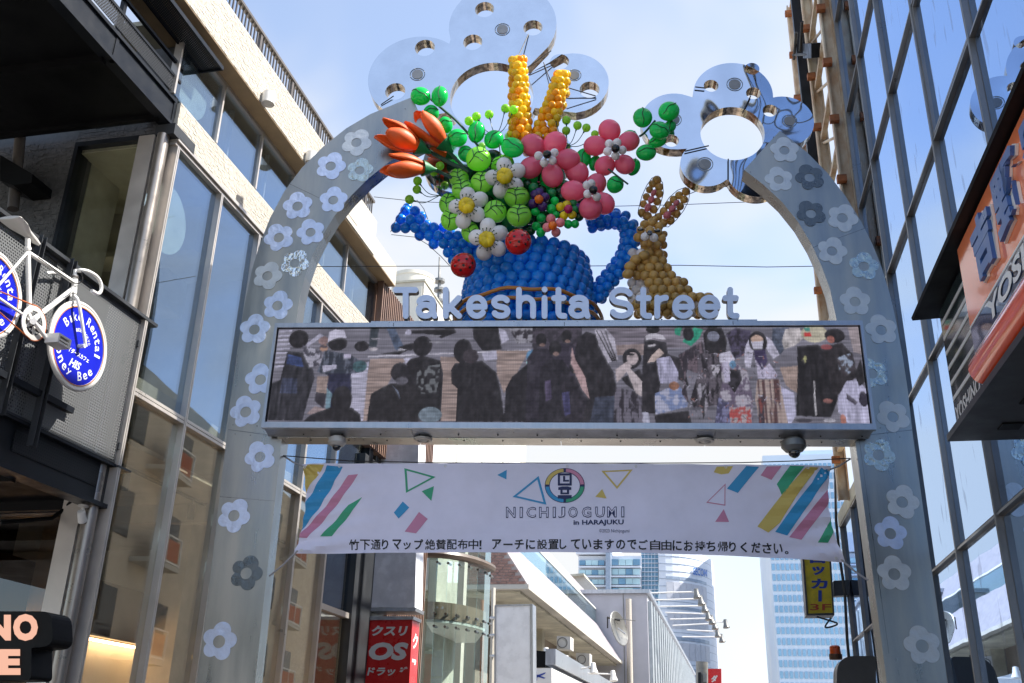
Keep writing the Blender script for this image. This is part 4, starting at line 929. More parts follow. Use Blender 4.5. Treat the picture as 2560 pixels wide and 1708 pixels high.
pol(c5, [(1155, 340), (1250, 340), (1340, 420), (1360, 600), (1345, 770), (1190, 770), (1120, 660), (1165, 480)], (92, 82, 102), 1.0, c2=(150, 145, 160)); pol(c5, [(1200, 400), (1290, 400), (1300, 470), (1240, 560), (1200, 500)], DK, .5, c2=DK2); pol(c5, [(1155, 292), (1230, 273), (1258, 330), (1240, 352), (1155, 346)], WH, .2); pol(c5, [(1170, 352), (1212, 345), (1218, 480), (1180, 490)], (160, 155, 180), .3); ell(c5, 1242, 366, 22, 28, (82, 116, 148)); pol(c5, [(1195, 660), (1340, 650), (1345, 765), (1200, 765)], (150, 142, 150), .5, c2=(150, 66, 66)); pol(c5, [(1130, 590), (1195, 620), (1200, 770), (1095, 770)], (112, 112, 146), .7, c2=(60, 58, 84))
pol(c5, [(1560, 385), (1685, 375), (1665, 565), (1590, 510)], (146, 128, 124), .3); pol(c5, [(1555, 515), (1640, 560), (1640, 712), (1600, 770), (1555, 770)], (162, 160, 188), .3, tex=vnoise(20, 2)); pol(c5, [(1535, 110), (1640, 108), (1600, 260), (1570, 300), (1520, 200)], (74, 80, 98), .6)
pol(c5, [(1362, 190), (1330, 262), (1325, 382), (1362, 388), (1392, 262)], (166, 163, 184), .4); pol(c5, [(1478, 165), (1522, 200), (1566, 300), (1520, 325), (1482, 262)], (166, 163, 184), .4); ell(c5, 1426, 208, 64, 76, DK); ell(c5, 1420, 190, 42, 30, (166, 142, 132)); pol(c5, [(1378, 206), (1462, 204), (1452, 256), (1390, 257)], (180, 178, 198), .15); pol(c5, [(1392, 268), (1472, 258), (1482, 345), (1440, 405), (1398, 342)], (58, 50, 80)); pol(c5, [(1398, 330), (1440, 402), (1492, 356), (1545, 442), (1520, 462), (1408, 462)], (168, 162, 188), .4); pol(c5, [(1400, 470), (1548, 465), (1584, 770), (1395, 770), (1378, 600)], (152, 136, 134), .8, tex=vnoise(4, 60), c2=(78, 56, 58)); pol(c5, [(1395, 600), (1440, 560), (1430, 770), (1390, 770)], (60, 52, 60), .5, tex=NV, c2=(110, 62, 60))
pol(c5, [(1590, 205), (1622, 118), (1722, 112), (1742, 180), (1682, 232), (1600, 262)], (166, 160, 164), .5); ell(c5, 1818, 152, 92, 62, (168, 162, 146), .3); pol(c5, [(1744, 143), (1792, 143), (1797, 172), (1744, 172)], (176, 58, 56), .2); pol(c5, [(1745, 110), (1790, 108), (1788, 135), (1760, 135)], (70, 130, 120))
pol(c5, [(1690, 240), (1830, 228), (1902, 280), (1955, 400), (1930, 600), (1870, 722), (1640, 712), (1680, 400)], (31, 28, 32), .3, tex=NV); pol(c5, [(1780, 478), (1786, 478), (1777, 712), (1768, 712)], (165, 162, 170)); ell(c5, 1730, 322, 20, 32, (150, 148, 110), c2=DK); pol(c5, [(1860, 240), (2000, 218), (2066, 300), (2080, 440), (1900, 600), (1880, 400)], (40, 36, 40), .4); ell(c5, 1955, 165, 70, 50, DK); ell(c5, 1925, 192, 26, 26, (142, 92, 86)); ell(c5, 1890, 246, 38, 18, (122, 64, 68)); pol(c5, [(1958, 320), (2044, 288), (2066, 400), (2000, 445), (1960, 400)], (136, 146, 168), .8, c2=(56, 50, 56))
pol(c5, [(1930, 590), (2000, 480), (2085, 468), (2125, 540), (2130, 770), (1985, 770), (1925, 685)], (164, 162, 190), .4, tex=NV); ell(c5, 2098, 600, 30, 52, (50, 46, 60)); ell(c5, 1950, 735, 20, 36, (152, 102, 94)); pol(c5, [(1990, 560), (2060, 620), (2040, 640), (1985, 600)], (70, 66, 80)); ell(c5, 1690, 742, 58, 14, DK2); ell(c5, 1860, 742, 40, 12, (150, 148, 160)); ell(c5, 1860, 612, 32, 14, (130, 90, 88))
pol(c5, [(2060, 440), (2110, 330), (2130, 420), (2130, 480), (2080, 520)], DK); pol(c5, [(2050, 105), (2130, 105), (2130, 300), (2070, 280)], (136, 126, 132), .3, tex=vnoise(20, 2))
for k in range(240):
    x_, y_ = rng.uniform(880, 1560), rng.uniform(260, 740); a_ = rng.uniform(0, 3.1); l_ = rng.uniform(8, 34); w_ = rng.uniform(2, 5); dx_, dy_ = math.cos(a_) * l_, math.sin(a_) * l_
    pol(c5, [(x_, y_), (x_ + dx_, y_ + dy_), (x_ + dx_ - dy_ / l_ * w_, y_ + dy_ + dx_ / l_ * w_), (x_ - dy_ / l_ * w_, y_ + dx_ / l_ * w_)], [(165, 162, 180), DK, (120, 112, 128), DK, (60, 56, 74), (140, 100, 96)][k % 6], .2)
img *= (1 + .16 * np.sin(yy * .9 + .25 * np.sin(xx * .02)))[..., None]; img *= (1 + .10 * np.sin(xx * 1.3))[..., None]; img = img + .008 + (NF[..., None] * .6 + NV[..., None] * .6) ** 3 * np.array([.030, .029, .036])
L_ = img.mean(2)
for q_ in (2, 4): img += (.10 * np.clip(np.roll(L_, (q_, -q_ // 2), (0, 1)) - L_, 0, 1) * (.4 + NF))[..., None] * np.array([.95, .95, 1.1])
img *= (.90 + .20 * NB)[..., None]
img = img.reshape(H_, S2, W_, S2, 3).mean((1, 3)); img = np.clip(img, .004, 1)
vs = []; fs = []; cols = []
for j in range(H_ + 1):
    for i in range(W_ + 1): vs.append(tuple(AF.P(su0 + (su1 - su0) * i / W_, sz1 + (sz0 - sz1) * j / H_, dF - .010) - rootloc(AR)))
for j in range(H_):
    for i in range(W_): n = j * (W_ + 1) + i; fs.append((n, n + 1, n + W_ + 2, n + W_ + 1))
me = bpy.data.meshes.new('screen'); me.from_pydata(vs, [], fs)
ca = me.color_attributes.new('diode', 'FLOAT_COLOR', 'CORNER')
flat = np.repeat(np.concatenate([img.reshape(-1, 3), np.ones((W_ * H_, 1))], 1), 4, axis=0).astype(np.float32); ca.data.foreach_set('color', flat.ravel())
m, n_, out = _mat('led diodes'); at = N(n_, 'ShaderNodeVertexColor', _layer_name='diode'); e = N(n_, 'ShaderNodeEmission', Strength=.40); n_.links.new(at.outputs[0], e.inputs[0])
b = N(n_, 'ShaderNodeBsdfPrincipled', Roughness=.7); b.inputs['Base Color'].default_value = (.012, .012, .012, 1); b.inputs['Specular IOR Level'].default_value = .15; ad = N(n_, 'ShaderNodeAddShader'); n_.links.new(e.outputs[0], ad.inputs[0]); n_.links.new(b.outputs[0], ad.inputs[1]); n_.links.new(ad.outputs[0], out.inputs[0])
me.materials.append(m); so = bpy.data.objects.new('screen', me); COL.objects.link(so); so.parent = LED

# ---- rounded channel letters
def blob_loops(strokes, r, h=.9):
    """union of round-ended strokes (px space) traced by marching squares"""
    xs = [p[0] for s in strokes for p in s]; ys = [p[1] for s in strokes for p in s]
    x0, y0 = min(xs) - r - 2 * h, min(ys) - r - 2 * h; nx = int((max(xs) + r + 2 * h - x0) / h) + 2; ny = int((max(ys) + r + 2 * h - y0) / h) + 2
    X = x0 + np.arange(nx) * h; Y = y0 + np.arange(ny) * h; GX, GY = np.meshgrid(X, Y); Fd = np.full(GX.shape, 1e9)
    for s in strokes:
        for (ax, ay), (bx, by) in zip(s[:-1], s[1:]):
            dx, dy = bx - ax, by - ay; t = np.clip(((GX - ax) * dx + (GY - ay) * dy) / (dx * dx + dy * dy + 1e-9), 0, 1)
            Fd = np.minimum(Fd, np.hypot(GX - ax - t * dx, GY - ay - t * dy) - r)
    Fd[Fd == 0] = 1e-6; nxt = {}
    def ip(i, j, k, l):
        a, b = Fd[j, i], Fd[l, k]; t = a / (a - b); return (X[i] + (X[k] - X[i]) * t, Y[j] + (Y[l] - Y[j]) * t)
    pos = {}
    for j in range(ny - 1):
        for i in range(nx - 1):
            c = [Fd[j, i] < 0, Fd[j, i + 1] < 0, Fd[j + 1, i + 1] < 0, Fd[j + 1, i] < 0]
            if all(c) or not any(c): continue
            E = {0: (i, j, i + 1, j), 1: (i + 1, j, i + 1, j + 1), 2: (i, j + 1, i + 1, j + 1), 3: (i, j, i, j + 1)}
            idx = sum(1 << k for k in range(4) if c[k])
            tab = {1: [(3, 0)], 2: [(0, 1)], 3: [(3, 1)], 4: [(1, 2)], 5: [(3, 0), (1, 2)], 6: [(0, 2)], 7: [(3, 2)], 8: [(2, 3)], 9: [(2, 0)], 10: [(0, 1), (2, 3)], 11: [(2, 1)], 12: [(1, 3)], 13: [(1, 0)], 14: [(0, 3)]}[idx]
            for a, b in tab:
                for e_ in (a, b): pos[E[e_]] = ip(*E[e_])
                nxt[E[a]] = E[b]
    loops = []
    while nxt:
        k0 = next(iter(nxt)); l = []; k = k0
        while k in nxt: l.append(pos[k]); k = nxt.pop(k)
        if len(l) > 8: loops.append(l[::1])
    loops.sort(key=lambda l: -abs(sum(l[i - 1][0] * l[i][1] - l[i][0] * l[i - 1][1] for i in range(len(l)))))
    return loops
def arc(cx, cy, rx, ry, a0, a1, n=14): return [(cx + rx * math.cos(R(a0 + (a1 - a0) * i / n)), cy - ry * math.sin(R(a0 + (a1 - a0) * i / n))) for i in range(n + 1)]
r_ = 7.3; XT, XX, XB = 717.5 + r_, 737 + r_, 797 - r_
def glyph(c, x0, x1):
    a, b = x0 + r_, x1 - r_; m_ = (a + b) / 2; w = b - a; hh = XB - XX; cy = (XX + XB) / 2
    if c == 'T': return [[(a, XT), (b, XT)], [(m_, XT), (m_, XB)]]
    if c == 'k': return [[(a, XT), (a, XB)], [(b - 1, XX + 1), (a + 2, cy + 10)], [(a + w * .35, cy + 2), (b, XB)]]
    if c == 'e': return [arc(m_, cy, w / 2, hh / 2, 0, 320, 26), [(a, cy), (b, cy)]]
    if c == 's' or c == 'S':
        t = XX if c == 's' else XT; q1 = t + (XB - t) * .25; q3 = t + (XB - t) * .75; ry = (XB - t) * .25
        return [arc(m_, q1, w / 2, ry, 25, 235, 18) + arc(m_, q3, w / 2, ry, 55, -155, 18)]
    if c == 'h': return [[(a, XT), (a, XB)], [(a, XX + w / 2 + 2)] + arc(m_, XX + w / 2, w / 2, w / 2, 160, 0, 10) + [(b, XB)]]
    if c == 'i': return [[(m_, XX + 1), (m_, XB)]]
    if c == 't': return [[(m_ - 2, XT), (m_ - 2, XB - 10)] + arc(m_ + 8, XB - 10, 10, 10, 180, 270, 6) + [(b, XB)], [(a, XX + 1), (b - 2, XX + 1)]]
    if c == 'a': return [arc(m_, XX + 13, w * .44, 13, 165, 10, 12) + [(b - 3, XB - 12), (b + 1, XB)], arc(m_ - 2, XB - 14, w * .42, 14, 90, 450, 20), [(m_ - 2, XB - 28), (b - 3, cy - 3)]]
    if c == 'r': return [[(a, XX), (a, XB)], [(a, XX + 16)] + arc(b - 2, XX + 16, w - 2, 16, 170, 90, 8)]
words = [('T', 982.5, 1045.5), ('a', 1038, 1093), ('k', 1107, 1155), ('e', 1165, 1219), ('s', 1228, 1276), ('h', 1290, 1340), ('i', 1354.6, 1368), ('t', 1378, 1418), ('a', 1419, 1475), ('S', 1523, 1584), ('t', 1589, 1631), ('r', 1636, 1674), ('e', 1680.5, 1736.5), ('e', 1745.5, 1801.5), ('t', 1806, 1849)]
LT = thing('street_name_letters', 'grey rounded letters reading Takeshita Street along the top of the LED board', 'lettering', AF.P(.5, zt_ + .035, .08))
for c, x0, x1 in words:
    dl = .10
    def fpx(l): return [AF.uz(x, y, dl) for x, y in l]
    st = glyph(c, x0, x1)
    groups = [st] + ([[[((x0 + x1) / 2, XT - 1), ((x0 + x1) / 2 + .2, XT - 1)]]] if c == 'i' else [])
    mb = MB(); m2 = MB()
    for gsk in groups:
        lp = [fpx(l) for l in blob_loops(gsk, r_)]
        mb.prism(AF, lp, dl - .006, dl, ); m2.prism(AF, lp, dl - .055, dl - .0065)
    o = mb.build('letter', M['letter'], LT); m2.build('letter_return', M['letter_side'], o)
    mu = AF.uz((x0 + x1) / 2, 797, dl)[0]; part('letter_foot', M['black'], LT, AF, (mu - .006, mu + .006, zt_ + .0352, zt_ + .07, dl - .04, dl - .03))

# ---- mirror flowers at the ends of the arch
def big_flower(name, label, c, petals, hole, holes, lamps, d0, d1, m, edge):
    t = thing(name, label, 'flower sculpture', AF.at(*D(*c), d0))
    uc, zc = AF.uz(*D(*c), d1); sc = AF.scale(*D(*c), d1) * 1.089
    # perspective: read every petal as a true circle on the plane
    def cc(x, y, r): u, z = AF.uz(*D(x, y), d1); u2, _ = AF.uz(*D(x + r, y), d1); return (u, z, abs(u2 - u))
    P_ = [cc(*p) for p in petals] + [cc(hole[0], hole[1], hole[2] * 1.10)]; ol = flower_outline((uc, zc), P_, 150); H0 = cc(*hole)
    lp = [ol, circ(H0[:2], H0[2], 56)] + [circ(cc(*h)[:2], cc(*h)[2], 28) for h in holes]
    mb = MB(); mb.prism(AF, lp, d1 - .002, d1); face = mb.build('mirror_face', m, t)
    mb = MB(); mb.prism(AF, lp, d0, d1 - .0025); mb.build('flower_body', edge, t, smooth=False)
    for (x, y, r) in lamps:
        u, z, rr = cc(x, y, r); l = MB().prism(AF, [circ((u, z), rr * 1.35, 24), circ((u, z), rr * 1.22, 24)], d1 + .001, d1 + .004).build('lamp_ring', M['steel_side'], face)
        MB().prism(AF, [circ((u, z), rr, 24)], d1 + .001, d1 + .006).build('lamp_lens', M['lampglass'], face)
        for k in range(4):
            a = k * math.pi / 2 + .4; MB().lathe(AF.P(u + math.cos(a) * rr * 1.28, z + math.sin(a) * rr * 1.28, d1 + .004), AF.N, [(.005, 0), (.004, .003), (0, .004)], 6).build('screw', M['white'], face)
    return t
M['lampglass'] = mat('grey lamp lens', (.28, .29, .31), .3)
BF1 = big_flower('mirror_flower', 'largest mirror steel flower on the tip of the left arch arm, reflecting blue sky', (1125, 228), [(958, 176, 114), (1153, 58, 124), (1313, 190, 84), (1240, 355, 75), (1050, 372, 80)], (1128, 222, 96), [(975, 110, 23), (1112, 22, 22), (1085, 97, 22), (1223, 64, 22), (1284, 142, 22), (907, 210, 23), (1353, 206, 23), (1050, 400, 18)], [(958, 171, 13), (1153, 68, 13), (1318, 173, 12)], -.46, -.34, M['mirror'], M['bronze'])
BF2 = big_flower('mirror_flower', 'smaller wavy mirror steel flower on the tip of the right arch arm', (1683, 308), [(1548, 278, 78), (1682, 218, 92), (1798, 278, 70), (1622, 376, 61), (1735, 394, 68)], (1681, 306, 74), [(1632, 197, 17), (1726, 158, 17), (1729, 214, 17), (1767, 254, 17), (1541, 323, 17)], [(1686, 194, 14), (1547, 275, 13), (1812, 278, 13), (1618, 377, 14)], -.44, -.32, M['wavy'], M['bronze'])

# ---- cameras and lamps under the beam
def dome(label, x, y, sc, m, dd):
    c = onz(*D(x, y), zb - .035); t = thing('dome_camera', label, 'camera', c, 'dome cameras under the beam'); s = sc
    MB().lathe(c, (0, 0, -1), [(s * .75, 0), (s * .78, s * .15), (s, s * .2), (s * 1.02, s * .7), (s * .95, s * .78), (s * .72, s * 1.05), (s * .55, s * 1.08), (0, s * 1.08)], 28).build('housing', m, t, smooth=True)
    MB().ball(c + Vector((0, 0, -s * 1.12)), s * .50, 24, 14).build('dome', M['lens'], t, smooth=True)
    MB().lathe(c + Vector((0, 0, -s * .9)), (0, 0, -1), [(s * .62, 0), (s * .6, .12 * s), (s * .52, .2 * s)], 24).build('trim_ring', M['cam_white'] if m is M['cam_white'] else m, t, smooth=True)
dome('cream dome camera under the left end of the beam', 775, 1003, .068, M['cam_white'], 0)
dome('large grey dome camera under the right end of the beam', 1820, 1008, .090, M['cam_grey'], 0)
for lab, x, y in (('round recessed lamp right of the cream dome camera', 971, 1007), ('round recessed lamp left of the grey dome camera', 1617, 1010)):
    c = onz(*D(x, y), zb - .035); t = thing('round_lamp', lab, 'lamp', c, 'round lamps under the beam')
    MB().lathe(c, (0, 0, -1), [(.072, 0), (.072, .010), (.066, .016), (.046, .016), (.044, .008), (0, .008)], 28).build('trim_ring', M['cam_white'], t, smooth=True)
    MB().ball(c + Vector((0, 0, -.004)), .040, 18, 10, (1, 1, .45)).build('lens', M['offwhite'], t, smooth=True)

# ================================================================== BANNER
dB_ = -.02
BN = thing('printed_banner', 'pale lavender banner with coloured stripes, NICHIJOGUMI logo and Japanese line strung between the arch legs', 'banner', AF.at(*D(1300, 1180), dB_))
tl, tr, br_, bl = D(694, 1066), D(1908, 1070), D(1940, 1291), D(682, 1276)
def bpx(s, t):
    """s 0..1 left-right, t 0..1 top-bottom -> photo px on the cloth"""
    x = (tl[0] * (1 - s) + tr[0] * s) * (1 - t) + (bl[0] * (1 - s) + br_[0] * s) * t; y = (tl[1] * (1 - s) + tr[1] * s) * (1 - t) + (bl[1] * (1 - s) + br_[1] * s) * t
    sag = 4 * s * (1 - s); y += sag * (-5 * (1 - t)) - sag * 14 * t; e = 4 * t * (1 - t)
    x += 14 * e * (1 - s) ** 6 - 22 * e * s ** 8
    return x, y
def brip(s, t): return .014 * math.sin(s * 9 + t * 2) * (.4 + t) + .010 * math.sin(s * 23 - t * 5) * (abs(s - .5) * 2) ** 2 + .006 * math.sin(s * 41 + t * 14) * (t ** 3 + .25 * abs(s - .5)) + .05 * t - .02 * math.sin(math.pi * t) + .012 * math.sin((s + t) * 34) * max(0, abs(s - .5) - .34) * 8 + sum(.010 * math.sin(math.atan2((t - b_) , (s - a_) * 4) * 11) * math.exp(-5 * math.hypot((s - a_) * 3, t - b_)) for a_, b_ in ((0, 0), (1, 0), (0, 1), (1, 1))) + .006 * math.sin(s * 62.8) * math.exp(-t * 6)
def bP(s, t, lift=0.0):
    x, y = bpx(s, t); u, z = AF.uz(x, y, dB_); return AF.P(u, z, dB_ + brip(s, t) + lift)
mb = MB(); ns, ntt = 160, 26
for sgn in (0, -.003): mb.add([bP(i / ns, j / ntt, sgn) for j in range(ntt + 1) for i in range(ns + 1)], [(j * (ns + 1) + i, j * (ns + 1) + i + 1, (j + 1) * (ns + 1) + i + 1, (j + 1) * (ns + 1) + i) for j in range(ntt) for i in range(ns)])
cloth = mat('banner cloth', (.82, .80, .94), .6, 0, .05, 3, bump=.5, bscale=5)
BC = mb.build('cloth', cloth, BN, smooth=True, fix=False)
def st_of(x, y):
    """photo (display) px -> banner s,t by a few fixed-point steps"""
    X, Y = D(x, y); s, t = .5, .5
    for _ in range(12):
        px, py = bpx(s, t); s += (X - px) / (tr[0] - tl[0]); t += (Y - py) / (bl[1] - tl[1])
    return s, t
def bprint(pts, m, lift=.0025, holes=(), name='print'):
    P_ = [st_of(*p) for p in pts]; Hs = [[st_of(*p) for p in h] for h in holes]
    tris = tessellate_polygon([[Vector((a, b, 0)) for a, b in l] for l in [P_] + Hs]); flat_ = [p for l in [P_] + Hs for p in l]
    bm = bmesh.new(); vv = [bm.verts.new((a, b, 0)) for a, b in flat_]
    for t_ in tris:
        try: bm.faces.new([vv[i] for i in t_])
        except ValueError: pass
    for k in range(1, 160): bmesh.ops.bisect_plane(bm, geom=bm.verts[:] + bm.edges[:] + bm.faces[:], plane_co=(k / 160, 0, 0), plane_no=(1, 0, 0)) if min(p[0] for p in P_) < k / 160 < max(p[0] for p in P_) else None
    for k in range(1, 26): bmesh.ops.bisect_plane(bm, geom=bm.verts[:] + bm.edges[:] + bm.faces[:], plane_co=(0, k / 26, 0), plane_no=(0, 1, 0)) if min(p[1] for p in P_) < k / 26 < max(p[1] for p in P_) else None
    bm.verts.index_update(); mb = MB(); mb.add([bP(min(1, max(0, v.co.x)), min(1, max(0, v.co.y)), lift) for v in bm.verts], [tuple(v.index for v in f.verts) for f in bm.faces]); bm.free()
    return mb.build(name, m, BC, fix=False)
pc = {'y': (.66, .50, .13), 'b': (.04, .32, .60), 'p': (.62, .25, .38), 'g': (.05, .38, .20), 'n': (.015, .025, .10), 'k': (.01, .01, .012)}
pm = {k: mat('banner ink ' + k, v, .6, var=.03) for k, v in pc.items()}
for pts, c in (([(694, 1068), (746, 1069), (697, 1133), (694, 1133)], 'y'), ([(752, 1070), (787, 1072), (695, 1220), (693, 1185), (695, 1162)], 'b'), ([(800, 1092), (823, 1090), (708, 1238), (686, 1238), (688, 1232)], 'p'), ([(800, 1160), (832, 1142), (764, 1233), (738, 1234)], 'g'), ([(905, 1178), (925, 1152), (940, 1166), (916, 1192)], 'b'), ([(930, 1222), (962, 1176), (982, 1192), (956, 1226)], 'p'),
               ([(1638, 1084), (1645, 1071), (1682, 1071), (1672, 1087), (1655, 1089)], 'y'), ([(1668, 1122), (1712, 1071), (1742, 1072), (1693, 1132)], 'b'), ([(1745, 1092), (1760, 1071), (1793, 1071), (1770, 1102)], 'p'), ([(1782, 1112), (1812, 1071), (1845, 1072), (1795, 1140)], 'g'), ([(1737, 1210), (1850, 1073), (1878, 1074), (1790, 1200), (1762, 1224)], 'y'), ([(1778, 1222), (1862, 1110), (1884, 1074), (1908, 1078), (1905, 1090), (1862, 1150), (1806, 1230)], 'b'), ([(1810, 1234), (1860, 1172), (1902, 1122), (1908, 1150), (1868, 1200), (1838, 1240)], 'p'), ([(1876, 1246), (1910, 1188), (1914, 1216), (1900, 1246)], 'g')):
    bprint(pts, pm[c])
for a, b, c_, w, c in (((928, 1075), (1000, 1095), (932, 1132), 3, 'g'), ((1176, 1140), (1236, 1092), (1254, 1158), 3, 'b'), ((1380, 1080), (1452, 1078), (1416, 1122), 3, 'y'), ((1620, 1155), (1665, 1110), (1664, 1162), 2, 'p')):
    cx, cy = (a[0] + b[0] + c_[0]) / 3, (a[1] + b[1] + c_[1]) / 3; inn = [(p[0] + (cx - p[0]) * w / 14, p[1] + (cy - p[1]) * w / 14) for p in (a, b, c_)]; bprint([a, b, c_], pm[c], holes=[inn])
for a, b, c_, c in (((968, 1128), (996, 1116), (990, 1150), 'g'), ((1141, 1090), (1163, 1078), (1162, 1100), 'b'), ((1366, 1140), (1382, 1122), (1392, 1144), 'y'), ((1640, 1200), (1660, 1170), (1672, 1200), 'p')): bprint([a, b, c_], pm[c])
def barc(cx, cy, r0, r1, a0, a1, ry=.93, n=10): return [(cx + r0 * math.cos(R(a)), cy - r0 * ry * math.sin(R(a))) for a in np.linspace(a0, a1, n)] + [(cx + r1 * math.cos(R(a)), cy - r1 * ry * math.sin(R(a))) for a in np.linspace(a1, a0, n)]
lx, ly = 1296, 1114
bprint(barc(lx, ly, 46, 34.5, 0, 359.9, .87, 40), pm['n'], .0022)
for a0, a1, c in ((4, 86, 'p'), (94, 176, 'y'), (184, 266, 'b'), (274, 356, 'g')): bprint(barc(lx, ly, 44.5, 36, a0, a1, .87), pm[c], .0035)
def btext(s, x0, x1, yt, yb, m, off=.0, lift=.003, shear=0, name='lettering', thin=None):
    def fn(x, y):
        s_, t_ = st_of(x, y); return bP(s_, t_, lift)
    vs, fs = textmesh(s, off, shear, 2); xs = [v[0] for v in vs]; ys = [v[1] for v in vs]; a, b, c, d = min(xs), max(xs), min(ys), max(ys)
    mb = MB(); mb.add([fn(x0 + (x - a) / (b - a) * (x1 - x0), yb + (y - c) / (d - c) * (yt - yb)) for x, y in vs], fs); return mb.build(name, m, BC, fix=False)
wb = mat('banner ground ink', (.82, .80, .94), .6, var=.02)
# stacked block-letter emblem
for q in ([(1280, 1086), (1312, 1086), (1312, 1114), (1280, 1114)],): bprint(q, pm['n'], .004, holes=[[(1285, 1091), (1307, 1091), (1307, 1109), (1285, 1109)]])
bprint([(1292, 1092), (1297, 1092), (1297, 1101), (1306, 1101), (1306, 1105), (1292, 1105)], pm['n'], .004)
bprint([(1281, 1118), (1290, 1116), (1302, 1116), (1311, 1118), (1311, 1124), (1306, 1124), (1306, 1134), (1286, 1134), (1286, 1124), (1281, 1124)], pm['n'], .004, holes=[[(1291, 1124), (1301, 1124), (1301, 1130), (1291, 1130)]])
bprint([(1280, 1136), (1312, 1136), (1312, 1144), (1299, 1144), (1299, 1148), (1293, 1148), (1293, 1144), (1280, 1144)], pm['n'], .004)
for i, chh in enumerate('NICHIJOGUMI'):
    cx_ = [1172, 1196, 1219, 1248, 1272, 1289, 1315, 1346, 1377, 1404, 1429][i]; hw = 3.5 if chh == 'I' else (8 if chh == 'J' else 11)
    btext(chh, cx_ - hw, cx_ + hw, 1163, 1189, pm['n'], .035, .003); iw = max(1.2, hw - 1.8); btext(chh, cx_ - iw, cx_ + iw, 1165.2, 1186.8, wb, -.012, .005)
btext('in HARAJUKU', 1316, 1431, 1194, 1209, pm['n'], .03)
btext('©2023 Nichijogumi', 1375, 1444, 1216, 1227, pm['n'], .0)
lin = '竹下通りマップ絶賛配布中！ アーチに設置していますのでご自由にお持ち帰りください。'
# the line is set in pieces so that it keeps the photographed spacing
xs_ = [(('竹下通りマップ絶賛配布中！'), 804, 1113), (('アーチに設置していますのでご自由にお持ち帰りください。'), 1130, 1812)]
def yline(x): return 1254 - 8 * math.sin(math.pi * (x - 700) / 1220) + (x - 700) / 1220 * 12 + (0)
for s, a, b in xs_:
    n = len(s)
    for i, chh in enumerate(s):
        w = (b - a) / (n - .5); x = a + w * i; y = yline(x); hh = {'、': .3, '。': .35, 'ッ': .7, 'ー': .16, '！': .9}.get(chh, 1.0); ww = {'。': .35, '！': .22, 'ッ': .7}.get(chh, .92 if ord(chh) > 0x4e00 else .82)
        yb_ = y + 12; yt_ = yb_ - 24 * hh
        if chh == 'ー': yb_, yt_ = y + 2, y - 2
        if chh in 'りくし': ww = .62
        btext(chh, x, x + w * ww, yt_, yb_, pm['k'], .014 if ord(chh) > 0x4e00 else .024)
for (s, t) in ((.004, .04), (.07, .03), (.27, .03), (.5, .03), (.63, .03), (.8, .03), (.955, .03), (.99, .06), (.012, .965), (.985, .965)):
    c = bP(s, t, .004); MB().tube([c + AF.U * .008 * math.cos(k * .785) + Vector((0, 0, .008 * math.sin(k * .785))) for k in range(8)], .003, 5, close=True).build('grommet', M['white'], BN, smooth=True)
def rope(name, label, pts, r, m='wire', cat='cable', group=None):
    t = MB().tube(pts, r, 6).build(name, M[m] if isinstance(m, str) else m, None, smooth=True, off=Vector(pts[0])); return tag(t, label, cat, group)
M['rope'] = mat('pale rope', (.45, .44, .46), .8)
top = [AF.at(*D(x, y), -.03) for x, y in ((650, 1046), (800, 1058), (1000, 1062), (1250, 1063), (1500, 1063), (1700, 1062), (1830, 1058), (1950, 1052))]
rope('banner_cable', 'thin black cable holding the top of the banner across the arch', top, .004)
for lab, a, b in (('pale rope from the banner top left corner to the left leg', bP(.003, .03), AF.at(*D(652, 1047), -.1)), ('pale rope from the banner top right corner to the right leg', bP(.995, .04), AF.at(*D(1952, 1053), -.1)), ('pale rope pulling the banner bottom left corner to the left leg', bP(.006, .97), AF.at(*D(618, 1322), -.02)), ('pale rope pulling the banner bottom right corner to the right leg', bP(.994, .97), AF.at(*D(1992, 1332), -.02))):
    rope('banner_rope', lab, [a, (a + b) / 2 + Vector((0, 0, -.01)), b], .007, 'rope', 'rope', 'ropes at the banner corners')
rope('overhead_wire', 'thin black wire crossing behind the watering can at mid height', [AF.at(*D(x, y), -.9) for x, y in ((722, 612), (960, 611), (1300, 611), (1560, 609), (1760, 613), (1878, 611))], .0035)
rope('overhead_wire', 'upper thin wire sloping behind the balloon flowers to the right arm', [AF.at(*D(x, y), -1.0) for x, y in ((858, 452), (960, 463), (1300, 476), (1560, 470), (1760, 462))], .003)

# ================================================================== BALLOON SCULPTURES
RNG = random.Random(11)
def C6(x, y): return (960 + .3316 * x, 280 + .3316 * y)
def C5(x, y): return (880 + .2894 * x, .2894 * y)
def CR(x, y): return (1380 + .2551 * x, 430 + .2551 * y)
def bal(parent, key, px, py, rpx, d, name='balloon', ry=None, tilt=None, sq=1.0):
    c = AF.at(px, py, d); r = rpx * AF.scale(px, py, d); k = (ry / rpx if ry else 1.0)
    # local z is the long axis; tilt turns it in the arch plane
    a = tilt if tilt is not None else RNG.uniform(-.5, .5)
    return inst(name, BALLS[key], c, parent, (r, r * sq, r * k), (RNG.uniform(-.15, .15), a, -R(4.5)))
def hexfill(P, r, sp=1.78, jit=.06, row=.86):
    xs = [p[0] for p in P]; ys = [p[1] for p in P]; out = []; y = min(ys) + r * .8; k = 0
    while y < max(ys) - r * .3:
        x = min(xs) + r * .5 + (k % 2) * r * sp / 2
        while x < max(xs):
            if inpoly(x, y, P) and edgedist(x, y, P) > r * .55: out.append((x + RNG.uniform(-jit, jit) * r, y + RNG.uniform(-jit, jit) * r))
            x += r * sp
        y += r * sp * row; k += 1
    return out
